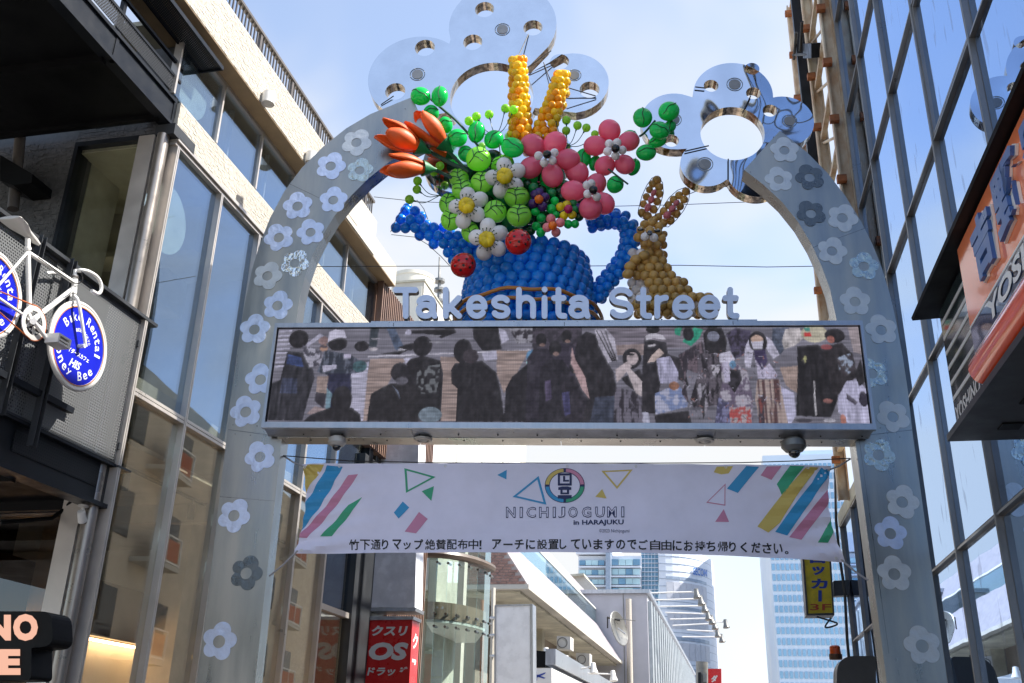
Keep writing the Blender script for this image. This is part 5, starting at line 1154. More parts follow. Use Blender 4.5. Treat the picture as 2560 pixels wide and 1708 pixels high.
# ---- watering can
dC = -.78
WC = thing('balloon_watering_can', 'big blue balloon watering can with spout and round handle standing on the beam', 'balloon sculpture', AF.P(AF.uz(1330, 790, dC)[0], 4.85, dC))
ucan = AF.uz(*D(1214, 640), dC)[0]
def zof(y, d=dC + .55): return AF.uz(*D(1214, y), d)[1]
def rof(y): return {0: 0}.get(1) or (AF.scale(*D(1214, y), dC) * 1.089 * np.interp(y, [540, 580, 655, 735], [138, 147, 158, 163]))
rb = .0585; z = zof(728); ztop = zof(545); k = 0
while z < ztop:
    yy_ = np.interp(z, [zof(735), zof(540)], [735, 540]); Rr = rof(yy_) - rb; nb = int(round(2 * math.pi * Rr / (rb * 1.86)))
    for j in range(nb):
        a = 2 * math.pi * (j + .5 * (k % 2)) / nb
        if math.sin(a) < -.22: continue
        c = AF.P(ucan + Rr * math.cos(a), z, dC + Rr * math.sin(a)); s = rb * RNG.uniform(.95, 1.06)
        inst('balloon', BALLS['blue'], c, WC, (s, s, s * 1.03), (RNG.uniform(-.4, .4), RNG.uniform(-.4, .4), 0))
    z += rb * 1.60; k += 1
for y, dr in ((655, 12), (678, 14)):
    Rr = rof(y) + .035; zc = zof(y + 6, dC + Rr)
    MB().tube([AF.P(ucan + Rr * math.cos(2 * math.pi * q / 60), zc - .012 * math.sin(q), dC + Rr * math.sin(2 * math.pi * q / 60)) for q in range(60)], .017, 8, close=True).build('hoop', M['brass'], WC, smooth=True)
# dark core put in so that no daylight shows between the balloons
MB().lathe(AF.P(ucan, 0, dC), (0, 0, 1), [(rof(735) - .14, zof(738)), (rof(640) - .14, zof(640)), (rof(560) - .14, zof(550)), (0, zof(550))], 30).build('light_block_core', mat('dark blue core', (.003, .02, .12), .6), WC)
spout = [C6(*p) for p in [(35, 925), (45, 880), (120, 765), (180, 690), (245, 655), (300, 720), (345, 800), (400, 810), (480, 850), (590, 870), (720, 900), (760, 1010), (720, 1130), (640, 1200), (500, 1175), (455, 1110), (380, 1060), (310, 985), (230, 950)]]
for i, (x, y) in enumerate(hexfill(spout, 13.2, 1.8)):
    e = edgedist(x, y, spout); bal(WC, 'blue', x, y, 13.6, dC + .12 + .12 * min(1, e / 28))
    if i % 2 == 0: bal(WC, 'blue', x + 5, y - 8, 12.5, dC - .03)
MB().tube([AF.at(*C6(x, y), dC + .25) for x, y in ((50, 905), (95, 800), (170, 700), (250, 665), (300, 730), (330, 810))] , .003, 4).build('wire_edge', M['wire'], WC)
MB().tube([AF.at(*C6(x, y), dC + .25) for x, y in ((55, 925), (240, 945), (330, 1000), (430, 1090), (495, 1160))] , .003, 4).build('wire_edge', M['wire'], WC)
hp = smooth([Vector((x, y, 0)) for x, y in [C6(1500, 850), C6(1640, 815), C6(1740, 800), C6(1835, 830), C6(1862, 940), C6(1838, 1060), C6(1770, 1170), C6(1690, 1270), C6(1610, 1360), C6(1590, 1440)]], 3)
acc = 0; last = hp[0]; k = 0; pos_ = []
for p in hp:
    acc += (p - last).length; last_ = last; last = p
    if acc >= 18: acc = 0; pos_.append((p, (p - last_).normalized()))
for k, (p, t) in enumerate(pos_):
    nrm = Vector((-t.y, t.x, 0)); o = .5 * (k % 2)
    for q in range(5):
        a = 2 * math.pi * (q + o) / 5 + .3; off = 15.5 * math.cos(a); dd = .075 * math.sin(a)
        if dd < -.05 and q > 3: continue
        bal(WC, 'blue', p.x + nrm.x * off, p.y + nrm.y * off, 12.6, dC + .02 + dd)

# ---- rabbit
dR = -.72
RBT = thing('balloon_rabbit', 'golden brown balloon rabbit with tall ears sitting beside the watering can', 'balloon sculpture', AF.P(AF.uz(*D(1530, 735), dR)[0], 4.85, dR))
body = [CR(*p) for p in [(860, 700), (1000, 690), (1110, 760), (1150, 860), (1200, 960), (1290, 1050), (1400, 1130), (1520, 1160), (1600, 1230), (1620, 1330), (1560, 1440), (790, 1450), (750, 1300), (745, 1100), (725, 930), (745, 800)]]
for x, y in hexfill(body, 12.2, 1.74, .08):
    X, Y = (x - 1380) / .2551, (y - 430) / .2551; e = edgedist(x, y, body)
    w = (X < 900 and 690 < Y < 830) or (X < 960 and 1060 < Y < 1290 and X < 950 - (Y - 1060) * .1) or (X < 800 and 820 < Y < 930) or (1330 < X < 1450 and 1230 < Y < 1400)
    bal(RBT, 'white' if w else 'gold', x, y, RNG.uniform(12.0, 14.0), dR + .30 * math.sqrt(max(0, 1 - (1 - min(1, e / 60)) ** 2)) - (.10 if w else 0))
for x, y in hexfill(body, 13, 1.9): bal(RBT, 'gold', x, y, 12, dR - .12)
for x, y in ((900, 820), (820, 860), (765, 925), (745, 1000)): bal(RBT, 'gold', *CR(x, y), 12.8, dR + .34, ry=14.5, tilt=1.2)
# head
hd = [CR(*p) for p in [(850, 520), (900, 480), (980, 465), (1050, 490), (1100, 560), (1120, 650), (1110, 740), (1040, 760), (880, 720), (815, 660), (815, 590)]]
for (x, y, r_, dd) in ((905, 515, 44, .22), (975, 500, 46, .24), (1045, 535, 46, .22), (870, 572, 44, .26), (1000, 470, 40, .16), (1040, 598, 46, .28), (842, 642, 46, .24), (1072, 655, 46, .26), (1090, 715, 42, .18), (1030, 716, 44, .28), (905, 700, 44, .2), (955, 625, 46, .30), (1100, 610, 34, .12)):
    bal(RBT, 'gold', *CR(x, y), r_ * .2551, dR + dd)
for x, y in hexfill(hd, 13, 1.9, .05)[:0]:
    e = edgedist(x, y, hd); bal(RBT, 'gold', x, y, 12.2, dR + .14 + .16 * min(1, e / 22))
bal(RBT, 'gold', *CR(960, 575), 12, dR + .36); bal(RBT, 'white', *CR(910, 634), 10.6, dR + .44, tilt=.5); bal(RBT, 'white', *CR(1000, 645), 11, dR + .44, tilt=-.5); bal(RBT, 'gold', *CR(955, 690), 11, dR + .36)
for x, y in ((868, 566), (1034, 578)):
    c = AF.at(*CR(x, y), dR + .40); MB().ball(c, .028, 14, 10, (1, .6, .5)).build('eye', M['lens'], RBT, smooth=True); MB().ball(c + AF.N * .017 + Vector((.004, 0, .006)), .007, 8, 6).build('eye_glint', M['white'], RBT, smooth=True)
MB().ball(AF.at(*CR(958, 598), dR + .50), .022, 12, 8, (1.1, .7, 1.2)).build('nose', M['lens'], RBT, smooth=True)
def ear(outer, inner):
    P_ = [CR(*p) for p in outer]
    MB().tube([AF.at(x, y, dR + .12) for x, y in P_], .0035, 5, close=True).build('ear_wire', M['wire'], RBT)
    for (x, y, r) in inner[0]: bal(RBT, 'gold', *CR(x, y), r * .2551, dR + .10)
    for (x, y, r, ry, t) in inner[1]: bal(RBT, 'rose', *CR(x, y), r * .2551, dR + .19, ry=ry * .2551, tilt=t)
ear([(1040, 38), (1085, 110), (1092, 210), (1060, 330), (1000, 440), (935, 475), (860, 440), (845, 380), (880, 240), (930, 130), (980, 60)],
    ([(1027, 82, 46), (985, 118, 38), (1050, 148, 42), (955, 175, 36), (1052, 215, 40), (925, 245, 38), (1030, 290, 40), (895, 315, 38), (995, 368, 42), (880, 400, 42), (935, 435, 46), (1010, 200, 30)], [(997, 205, 26, 38, .5), (972, 272, 32, 42, .4), (940, 348, 34, 46, .35)]))
ear([(1310, 150), (1350, 190), (1340, 280), (1290, 380), (1220, 470), (1140, 540), (1060, 530), (1020, 470), (1070, 370), (1150, 250), (1230, 180)],
    ([(1313, 193, 42), (1245, 230, 40), (1295, 272, 40), (1190, 270, 38), (1255, 338, 40), (1140, 325, 40), (1218, 410, 44), (1095, 385, 40), (1160, 475, 44), (1045, 440, 38), (1090, 500, 44), (1180, 400, 30)], [(1220, 303, 27, 38, .75), (1180, 360, 32, 42, .75), (1130, 422, 36, 46, .8)]))
rope('tie_wire', 'wire from the rabbit ear up to the right mirror flower', [AF.at(*CR(1350, 215), dR + .1), AF.at(*CR(1470, 165), -.36)], .0035)

# ---- flowers in the can
def daisy(label, c, pet, r, d):
    t = thing('balloon_daisy', label, 'balloon flower', AF.at(*C6(*c), d), 'white balloon daisies in the bouquet')
    for (x, y) in pet:
        a = math.atan2(x - c[0], -(y - c[1])); bal(t, 'white', *C6(x, y), r * .3316, d - .03, 'petal', ry=r * 1.08 * .3316, tilt=a)
    cc = C6(*c); bal(t, 'lemon', *cc, 17, d + .055, 'centre')
    for k in range(7): a = k * .9; bal(t, 'lemon', cc[0] + 9 * math.cos(a), cc[1] + 9 * math.sin(a), 12.5, d + .085, 'centre')
    for k in range(18):
        a = k * math.pi / 9 + .1
        if k % 6 == 5: continue
        p0 = AF.at(cc[0] + 19 * math.cos(a), cc[1] + 19 * math.sin(a), d + .07); p1 = AF.at(cc[0] + 28 * math.cos(a + .05), cc[1] + 28 * math.sin(a + .05), d + .10)
        mb = MB(); mb.tube([p0, p1], .0032, 4); mb.ball(p1, .0065, 6, 4); mb.build('stamen', M['darkline'], t)
daisy('uppermost white balloon daisy with yellow centre, below the pale green leaves', (910, 482), [(905, 405), (1005, 445), (990, 555), (880, 590), (820, 495)], 60, -.02)
daisy('leftmost white balloon daisy with yellow centre', (622, 705), [(630, 628), (722, 660), (700, 770), (597, 820), (550, 717)], 60, .0)
daisy('lowest white balloon daisy with yellow centre, left of the big strawberry', (775, 960), [(783, 862), (870, 915), (858, 1030), (755, 1058), (702, 947)], 61, .0)
def anemone(label, c, whites, pets, d):
    t = thing('balloon_anemone', label, 'balloon flower', AF.at(*C6(*c), d), 'pink balloon flowers')
    for (x, y, rx, ry, dd) in pets:
        a = math.atan2(x - c[0], -(y - c[1])); bal(t, 'pink', *C6(x, y), rx * .352, d - .05 + dd, 'petal', ry=ry * .352, tilt=a, sq=.85)
    for (x, y) in whites: bal(t, 'white', *C6(x, y), 33 * .3316, d + .10, 'inner_ball')
    bal(t, 'blackball', *C6(*c), 33 * .3316, d + .16, 'centre')
anemone('left pink balloon flower with black centre, beneath the yellow spikes', (1230, 320), [(1285, 308), (1270, 367), (1207, 383), (1165, 330)], [(1120, 252, 86, 90, 0), (1290, 235, 84, 88, .01), (1387, 360, 82, 88, 0), (1270, 480, 78, 90, .02), (1107, 420, 80, 86, 0)], -.06)
anemone('right pink balloon flower with black centre, against the sky', (1745, 275), [(1697, 240), (1757, 232), (1797, 288), (1745, 332), (1685, 298)], [(1700, 140, 80, 84, 0), (1845, 222, 74, 80, 0), (1815, 397, 72, 78, .02), (1665, 407, 72, 80, .02), (1592, 255, 76, 84, 0)], -.16)
anemone('lowest pink balloon flower with black centre, above the can handle', (1578, 587), [(1530, 552), (1562, 540), (1605, 640), (1535, 618)], [(1455, 455, 82, 88, -.06), (1598, 545, 74, 84, -.06), (1427, 597, 80, 90, .03), (1657, 690, 78, 84, -.02), (1558, 727, 84, 86, .05)], -.06)
def veined(label, key, x, y, rx, ry, d, a, conv=C6, sc=.3316, grp='pale green veined balloon leaves', nside=3):
    t = thing('balloon_leaf', label, 'balloon leaf', AF.at(*conv(x, y), d), grp); px, py = conv(x, y); rx *= sc; ry *= sc
    o = bal(t, key, px, py, rx, d, 'leaf_balloon', ry=ry, tilt=a, sq=.8); s = AF.scale(px, py, d); c = AF.at(px, py, d)
    def sp(lu, lv):
        """point on the balloon's front, lu across, lv along the long axis (-1..1)"""
        h = math.sqrt(max(0, 1 - lu * lu - lv * lv)); X = lu * rx * s; Z = lv * ry * s
        return c + AF.U * (X * math.cos(a) + Z * math.sin(a)) + Vector((0, 0, Z * math.cos(a) - X * math.sin(a))) + AF.N * (h * rx * s * .8 + .004)
    MB().tube([sp(.0 + .08 * math.sin(k), -.96 + k * .192) for k in range(11)], .0038, 5).build('vein', M['darkline'], t)
    for q in range(nside):
        v = -.45 + q * .5
        for sg in ((-1, 1) if nside > 1 else ()):
            MB().tube([sp(sg * k * .14, v + .05 + k * .10 - (k * k) * .006) for k in range(6) if (sg * k * .14) ** 2 + (v + .05 + k * .1) ** 2 < .96], .0032, 5).build('vein', M['darkline'], t) if v < .6 else None
    return t
VL = [('largest pale green leaf balloon at the top of the bouquet', 713, 355, 100, 92, -.06, .9), ('pale green leaf balloon behind the top daisy', 895, 400, 92, 78, -.20, -.5), ('pale green leaf balloon left of the top daisy', 740, 530, 88, 84, -.10, 0.1), ('pale green leaf balloon on the upper left slope of the bouquet', 565, 500, 76, 90, -.16, -.2), ('pale green leaf balloon over the left daisy', 590, 585, 80, 84, -.10, -.3), ('leftmost pale green leaf balloon', 480, 688, 66, 90, -.16, .1), ('pale green leaf balloon below the leftmost leaf', 508, 810, 82, 88, -.10, .2), ('pale green leaf balloon above the small strawberry', 650, 905, 68, 90, -.12, -.2), ('pale green leaf balloon under the top daisy at right', 1000, 640, 98, 86, -.08, .1), ('pale green leaf balloon between the left and lowest daisies', 840, 750, 92, 84, -.04, 1.2), ('pale green leaf balloon above the big strawberry', 1018, 782, 95, 90, .02, 0.05)]
for l in VL: veined(l[0], 'lime', *l[1:6], l[6])
GL = [('green leaf balloon at the far upper left tip of the branch', 592, 832, 84, 88, .02, -1.0, C5), ('green leaf balloon beside the tip leaf', 758, 832, 73, 100, .02, 0, C5), ('third green leaf balloon down the upper left branch', 685, 977, 76, 68, -.02, 1.3, C5), ('green leaf balloon over the left mirror flower hole', 808, 1080, 78, 62, -.04, 1.3, C5), ('green leaf balloon above the pale leaf', 912, 1192, 84, 84, -.06, 1.3, C5), ('slim green leaf balloon beneath the berries', 1075, 1140, 76, 100, -.12, .1, C5), ('green leaf balloon right of the slim one', 1226, 1205, 84, 88, -.14, .6, C5), ('bright green pointed leaf balloon left of the pink flowers', 1385, 1275, 92, 104, -.05, -.9, C5), ('dark green leaf balloon behind the largest pale leaf', 985, 1330, 80, 66, -.16, 1.2, C5),
      ('green leaf balloon between two pink flowers', 1500, 350, 60, 86, -.30, .2, C6), ('green leaf balloon under the right pink flower', 1590, 385, 44, 62, -.32, .3, C6), ('green leaf balloon at the right edge below the right pink flower', 1880, 415, 52, 76, -.28, .3, C6), ('round green leaf balloon right of the lowest pink flower', 1742, 547, 72, 62, -.14, -1.2, C6), ('green leaf balloon peeking behind the right pink flower', 1850, 195, 60, 66, -.32, .8, C6), ('green leaf balloon under the left pink flower', 1260, 520, 110, 80, -.24, 1.3, C6), ('green leaf balloon behind the top daisy centre', 1080, 490, 86, 80, -.22, .9, C6)]
for l in GL: veined(l[0], 'green', l[1], l[2], l[3], l[4], l[5], l[6], l[7], .2894 if l[7] is C5 else .3316, 'green leaf balloons', 1)
GR = [('leaf balloon at the left of the right hand sprig', 232, 423, 53, 58, -.14, 0), ('topmost leaf balloon of the right hand sprig', 375, 388, 56, 60, -.14, .8), ('middle leaf balloon of the right hand sprig', 323, 493, 52, 55, -.10, -1.1), ('small leaf balloon behind the right hand sprig', 382, 470, 32, 36, -.22, .3), ('lower leaf balloon of the right hand sprig', 314, 552, 36, 50, -.22, 1.2), ('lowest leaf balloon beside the right pink flower', 252, 613, 48, 54, -.16, 1.4)]
for l in GR: veined(l[0], 'green', *l[1:6], l[6], CW, .4593, 'green leaf balloons of the right sprig', 1)

# ---- stems, sprigs of berries
def stem(pts, r, label, conv=C5, d=-.12, m='darkline', grp='bouquet stems'):
    P_ = smooth([AF.at(*conv(*p), d) for p in pts], 2); return rope('stem', label, P_, r, m, 'stem', grp)
stem([(600, 790), (790, 950), (900, 1040), (1000, 1150), (1120, 1300), (1200, 1420)], .011, 'thick green stem of the upper left leaf branch')
stem([(700, 1330), (860, 1420), (1000, 1480)], .016, 'green stem below the middle orange tulip'); stem([(640, 1290), (800, 1380), (960, 1460)], .016, 'green stem behind the left orange tulip')
stem([(370, 430), (520, 500), (640, 560)], .016, 'green stem of the lowest orange tulip', C6)
stem([(820, 1290), (920, 1400), (1010, 1490)], .016, 'green stem of the right orange tulip')
stem([(1690, 430), (1840, 545)], .008, 'stem of the round green leaf at right', C6, -.08)
stem([(215, 525), (240, 510), (300, 440)], .01, 'stem of the right hand leaf sprig', CW, -.16)
def sprig(label, node, berries, conv, sc, d, root):
    t = thing('berry_sprig', label, 'berry sprig', AF.at(*conv(*node), d), 'sprigs of small green berry balloons')
    n0 = AF.at(*conv(*node), d); MB().tube([n0, (n0 + AF.at(*conv(*root), d - .05)) / 2 + AF.U * .01, AF.at(*conv(*root), d - .05)], .006, 6).build('sprig_stem', M['darkline'], t)
    for (x, y, r) in berries:
        b = bal(t, 'berry', *conv(x, y), r * sc, d + RNG.uniform(-.03, .03), 'berry'); p1 = AF.at(*conv(x, y), d); mid = (n0 + p1) / 2 + Vector((0, 0, -.25 * (p1 - n0).length))
        pts = smooth([p1 + (mid - p1).normalized() * r * sc * .005 * .7, mid, n0], 3); MB().tube(pts, .0036, 5).build('berry_stem', M['darkline'], t)
        MB().tube([pts[0], pts[0] + (pts[2] - pts[0]).normalized() * .03], .011, 6, r1=.004).build('berry_cap', M['darkline'], t)
sprig('berry sprig in front of the left yellow spike', (1245, 1165), [(1010, 1045, 39), (1075, 1008, 40), (1185, 990, 39), (1325, 938, 39), (1398, 948, 39)], C5, .2894, -.1, (1280, 1330))
sprig('berry sprig right of the yellow spikes', (1860, 1265), [(1752, 1020, 38), (1852, 1040, 38), (1948, 1085, 38), (2025, 1105, 37), (1850, 1130, 37), (2098, 1160, 34)], C5, .2894, -.24, (1700, 1350))
sprig('berry sprig drooping over the spout of the can', (420, 630), [(192, 660, 35), (248, 585, 33), (253, 520, 34), (375, 455, 31), (422, 407, 33)], C6, .3316, -.2, (520, 680))
# ---- yellow flower spikes
def spike(label, a, b, w0, w1, d, n_rows):
    t = thing('yellow_balloon_spike', label, 'balloon flower', AF.at(*C5(*b), d), 'yellow balloon flower spikes')
    for i in range(n_rows):
        f = i / (n_rows - 1); x = a[0] + (b[0] - a[0]) * f; y = a[1] + (b[1] - a[1]) * f; w = w0 + (w1 - w0) * f
        if i == 0: bal(t, 'yellow', *C5(x, y), 11, d)
        for q in range(6):
            an = 2 * math.pi * (q + .5 * (i % 2)) / 6
            if math.sin(an) < -.85: continue
            bal(t, 'amber' if RNG.random() < .30 + (.3 if f > .8 else 0) else 'yellow', *C5(x + (w - 34) * math.cos(an) + RNG.uniform(-5, 5), y + RNG.uniform(-6, 6)), RNG.uniform(34, 42) * .2894, d + .07 * math.sin(an))
spike('left tall yellow balloon flower spike', (1432, 515), (1455, 1160), 78, 112, -.26, 13)
spike('right yellow balloon flower spike, leaning right', (1815, 640), (1650, 1180), 78, 116, -.28, 11)
# ---- tulips
def tulip(label, base, tip, wpx, d0, d1, conv, sc, n=5, ph=0.0, mt='orangefoam'):
    B, T = AF.at(*conv(*base), d0), AF.at(*conv(*tip), d1); t = thing('orange_tulip', label, 'artificial flower', B, 'orange tulips at the left of the bouquet')
    ax = (T - B).normalized(); Ln = (T - B).length; X = ax.cross(Vector((0, 0, 1))).normalized(); Y = ax.cross(X).normalized(); W = wpx * sc * AF.scale(*conv(*base), d0)
    for k in range(n):
        a0 = ph + 2 * math.pi * k / n; rows = 12; colsn = 8; vs = []; L_ = Ln * (1 - .12 * (k % 2)) 
        for i in range(rows + 1):
            f = i / rows; rad = W * .5 * (.30 + .85 * math.sin(min(1, f * 1.15) * math.pi * .66)) * (1 - .10 * f); half = .98 * math.sin(math.pi * (.10 + .86 * f)) ** .62 * (1.0 if f < .95 else .55)
            for j in range(colsn + 1):
                g_ = -1 + 2 * j / colsn; a = a0 + g_ * half; rr = rad * (1 - .16 * g_ * g_) 
                vs.append(B + ax * (Ln * .12 + L_ * .88 * f) + X * math.cos(a) * rr + Y * math.sin(a) * rr)
        fs = [(i * (colsn + 1) + j, i * (colsn + 1) + j + 1, (i + 1) * (colsn + 1) + j + 1, (i + 1) * (colsn + 1) + j) for i in range(rows) for j in range(colsn)]
        o = MB().add(vs, fs).build('petal', M[mt], t, smooth=True, fix=False); s_ = o.modifiers.new('thickness', 'SOLIDIFY'); s_.thickness = .008
    MB().lathe(B, ax, [(.012, -.03), (.022, 0), (W * .26, Ln * .13), (W * .33, Ln * .22), (W * .30, Ln * .225), (.0, Ln * .12)], 14).build('calyx', M['greenfoam'], t, smooth=True)
tulip('middle orange tulip, pointing to the left above the lowest tulip', (650, 1310), (235, 1105), 235, -.02, .22, C5, .2894, 3, .4)
tulip('right orange tulip with its tip raised highest', (850, 1300), (520, 980), 235, -.10, .12, C5, .2894, 3, 1.1)
tulip('lowest orange tulip, lying level under the others', (372, 432), (-5, 400), 190, -.02, .2, C6, .3316, 3, 2.2)
tulip('hindmost orange tulip, mostly hidden in shade', (880, 1360), (600, 1240), 150, -.26, -.16, C5, .2894, 5, .1)
# ---- strawberries
def strawberry(label, x, y, rx, ry, d, a, nx, ny):
    t = thing('balloon_strawberry', label, 'balloon fruit', AF.at(*C6(x, y), d)); px, py = C6(x, y); s = AF.scale(px, py, d); bal(t, 'red', px, py, rx * .3316, d, 'fruit', ry=ry * .3316, tilt=a, sq=.85); c = AF.at(px, py, d)
    dots = [(-.75, .2), (-.3, .55), (-.25, 0), (.12, -.42), (.35, .12), (.45, .62), (-.55, -.4), (.0, .85), (.78, -.1), (.6, -.5), (-.1, -.75), (.72, .35)]
    for (u, v) in dots:
        h = math.sqrt(max(0, 1 - u * u - v * v)); nn = (AF.U * u + Vector((0, 0, v)) + AF.N * h * 1.0).normalized(); p = c + (AF.U * u * rx + Vector((0, 0, v * ry)) + AF.N * h * rx * .85) * (.3316 * s)
        MB().lathe(p - nn * .002, nn, [(.012, 0), (.011, .003), (0, .0045)], 10).build('seed_spot', M['blackp'], t)
    pk = c + AF.U * nx * rx * .3316 * s + Vector((0, 0, ny * ry * .3316 * s)); mb = MB(); up_ = (pk - c).normalized()
    for k in range(5):
        b_ = k * 1.256; side_ = (AF.U * math.cos(b_) + AF.N * math.sin(b_)); side_ = (side_ - up_ * side_.dot(up_)).normalized(); w_ = up_.cross(side_) * .016; q = pk + up_ * .004
        mb.add([q + up_ * .012, q + side_ * .03 + w_ - up_ * .004, q + side_ * .062 - up_ * .03, q + side_ * .03 - w_ - up_ * .004], [(0, 1, 2, 3)])
    mb.build('leaf_crown', M['greenfoam'], t)
M['blackp'] = mat('black paint', (.006, .006, .006), .4)
strawberry('big shiny red strawberry balloon in the middle of the can', 1012, 978, 100, 102, .10, .15, .1, 1.0)
strawberry('smaller red strawberry balloon hanging at the root of the spout', 597, 1155, 98, 94, .0, -.6, .55, .85)
# ---- small balls: berries cluster with a purple and a pink flower
def mini(label, cx, cy, key, pk, pets, r, d):
    t = thing('small_balloon_flower', label, 'balloon flower', AF.at(*C6(cx, cy), d)); 
    for (x, y) in pets: bal(t, pk, *C6(x, y), r * .3316, d - .02, 'petal')
    bal(t, key, *C6(cx, cy), 34 * .3316, d + .05, 'centre')
mini('small purple balloon flower with orange centre', 1168, 658, 'orange', 'purple', [(1140, 625), (1212, 645), (1195, 712), (1125, 692), (1170, 610)], 39, -.04)
mini('small pale pink balloon flower with orange centre', 1272, 858, 'orange', 'palepink', [(1258, 805), (1328, 835), (1297, 907), (1230, 870)], 36, .0)
mini('little yellow balloon flower with magenta centre', 1390, 733, 'magenta', 'lemon', [(1330, 716), (1357, 782), (1378, 700), (1418, 778)], 33, -.05)
CL = thing('balloon_cluster', 'cluster of small dark and bright green balloons between the strawberry and the pink flowers', 'balloon cluster', AF.at(*C6(1260, 740), -.12))
for x, y, r, k_ in [(1190, 590, 36, 'darkgreen'), (1265, 612, 36, 'emerald'), (1342, 642, 38, 'darkgreen'), (1287, 670, 32, 'green'), (1262, 730, 37, 'green'), (1142, 750, 34, 'green'), (1185, 800, 36, 'green'), (1298, 775, 28, 'green'), (1388, 847, 34, 'green'), (1440, 845, 32, 'green'), (1148, 862, 34, 'green'), (1182, 908, 36, 'green'), (1100, 815, 34, 'darkgreen'), (1108, 895, 36, 'darkgreen'), (1082, 545, 38, 'darkgreen'), (1128, 572, 40, 'emerald'), (1320, 600, 36, 'darkgreen'), (1440, 735, 32, 'emerald'), (1470, 790, 36, 'darkgreen'), (1425, 690, 34, 'emerald'), (1240, 790, 34, 'darkgreen'), (1345, 800, 34, 'darkgreen'), (1225, 700, 36, 'darkgreen'), (1470, 720, 32, 'purple')]:
    bal(CL, k_, *C6(x, y), r * .3316, (-.10 if 'dark' not in k_ else -.16))
# dark green filling deep in the bouquet
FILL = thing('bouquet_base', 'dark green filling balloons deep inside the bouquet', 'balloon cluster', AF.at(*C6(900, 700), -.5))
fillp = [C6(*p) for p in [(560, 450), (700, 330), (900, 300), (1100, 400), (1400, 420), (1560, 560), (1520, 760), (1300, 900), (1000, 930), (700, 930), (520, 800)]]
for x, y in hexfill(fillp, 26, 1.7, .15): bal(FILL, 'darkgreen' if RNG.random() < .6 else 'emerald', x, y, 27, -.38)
# black ties that hold the sculptures to the mirror flowers
for lab, a, b, da, db in (('black tie from the left spike tip to the mirror flower', (1440, 480), (1525, 295), -.24, -.33), ('black tie between the two yellow spikes', (1535, 650), (1740, 560), -.26, -.33), ('black tie beside the right spike', (1715, 700), (1655, 540), -.26, -.33), ('upper black tie right of the right spike', (1870, 760), (2105, 830), -.26, -.33), ('lower black tie right of the right spike', (1850, 850), (2110, 850), -.26, -.33), ('black tie at the lower left of the big mirror flower', (250, 905), (360, 830), -.33, -.32), ('thin tie crossing to the right petal of the mirror flower', (1520, 580), (1720, 440), -.28, -.33)):
    MB().tube([AF.at(*C5(*a), da), AF.at(*C5(*b), db)], .005, 6).build('tie_cord', M['wire'], BF1)
for lab, a, b in (('black cord on the left of the small mirror flower', (518, 256), (572, 262)), ('black cord at the small mirror flower hub', (775, 400), (820, 305)), ('black cord left of the small mirror flower hub', (462, 606), (592, 576)), ('black cord under the small mirror flower', (698, 648), (698, 762))):
    MB().tube([AF.at(*CW(*a), -.30), AF.at(*CW(*b), -.30)], .006, 6).build('tie_cord', M['wire'], BF2)

# ================================================================== BACKGROUND ALONG THE STREET
def box_px(name, m, parent, F, pts, d0, d1): return MB().pxprism(F, pts, d0, d1).build(name, m, parent)
def SFr(u): return Fr(LF.P(u, 0, 0), 12.9 - 90, -1)      # plane across the street, facing the square; its u runs to the left
C8 = lambda x, y: (660 + .3404 * x, 1360 + .3404 * y)
C9 = lambda x, y: (1160 + .2979 * x, 1380 + .2979 * y)
CB = lambda x, y: (700 + .21277 * x, 600 + .21277 * y)
# --- louvred building
u0, z0 = LF.uz(*CB(1218, 450), .1); u1, _ = LF.uz(*CB(1690, 1010), .1)
LV = thing('louvred_building', 'building with brown vertical louvres beyond the glass shop building', 'building', LF.P(u0, 0, -1))
uE = LF.uz(1078, 1250, .1)[0]; part('wall', M['creamwall'], LV, LF, (u0, uE, 0, z0 - .1, -5, -.1)); mb = MB(); u = u0
part('edge_panel', mat('brown edge panel', (.16, .09, .06), .5), LV, SFr(u0 - .002), (-.02, .07, z0 - 2.2, z0, -.05, 0))
mb = MB()
uS = 12.75; part('dark_infill', M['darkgrey'], LV, LF, (u0 + .0, uS, 0, 4.9, -.09, .06))
for k in range(120):
    uu = u0 + .02 + k * .07
    if uu > uE - .03: break
    mb.box(LF, uu, uu + .03, 2.0 if uu > uS else 5.0, z0 - .02, .0, .1)
o = mb.build('louvres', mat('brown louvre', (.22, .135, .10), .5), LV); o['kind'] = 'stuff'
part('dark_frame', M['blacksteel'], LV, SFr(12.15), (-.02, .12, 0, 7.1, -.1, 0)); part('end_strip', M['cream'], LV, LF, (11.97, u0 - .01, 0, 7.0, -.6, -.05))
# --- cream building with round tank
F25 = SFr(24); TB = thing('tank_building', 'cream building with a round white roof tank behind the louvres', 'building', F25.at(*CB(1500, 700), 0))
a = F25.uz(*CB(1320, 520)); b = F25.uz(*CB(1697, 487)); 
mb = MB(); mb.prism(F25, [[(a[0], 3), (b[0], 3), (b[0], b[1]), (a[0], b[1])]], -14, 0); mb.build('wall', M['creamwall'], TB)
part('front_panel', M['ycream'], TB, F25, (b[0] + .05, a[0] - .02, 3, b[1] - .15, 0, .02)); part('side_panel', M['white'], TB, LF, *[(25 + 3 * k, 27.8 + 3 * k, 5, b[1] - .4, -(b[0]) + .0, -(b[0]) + .03) for k in range(4)])
part('coping', M['concrete'], TB, F25, (b[0] - .03, a[0] + .03, b[1], b[1] + .06, -14, .04))
ct = F25.at(*CB(1475, 520), -1.5); rr = 262 * .21277 * F25.scale(*CB(1475, 480), -1.5); hh = ct.z
zt2 = F25.at(*CB(1475, 345), -1.5 + rr * .0).z
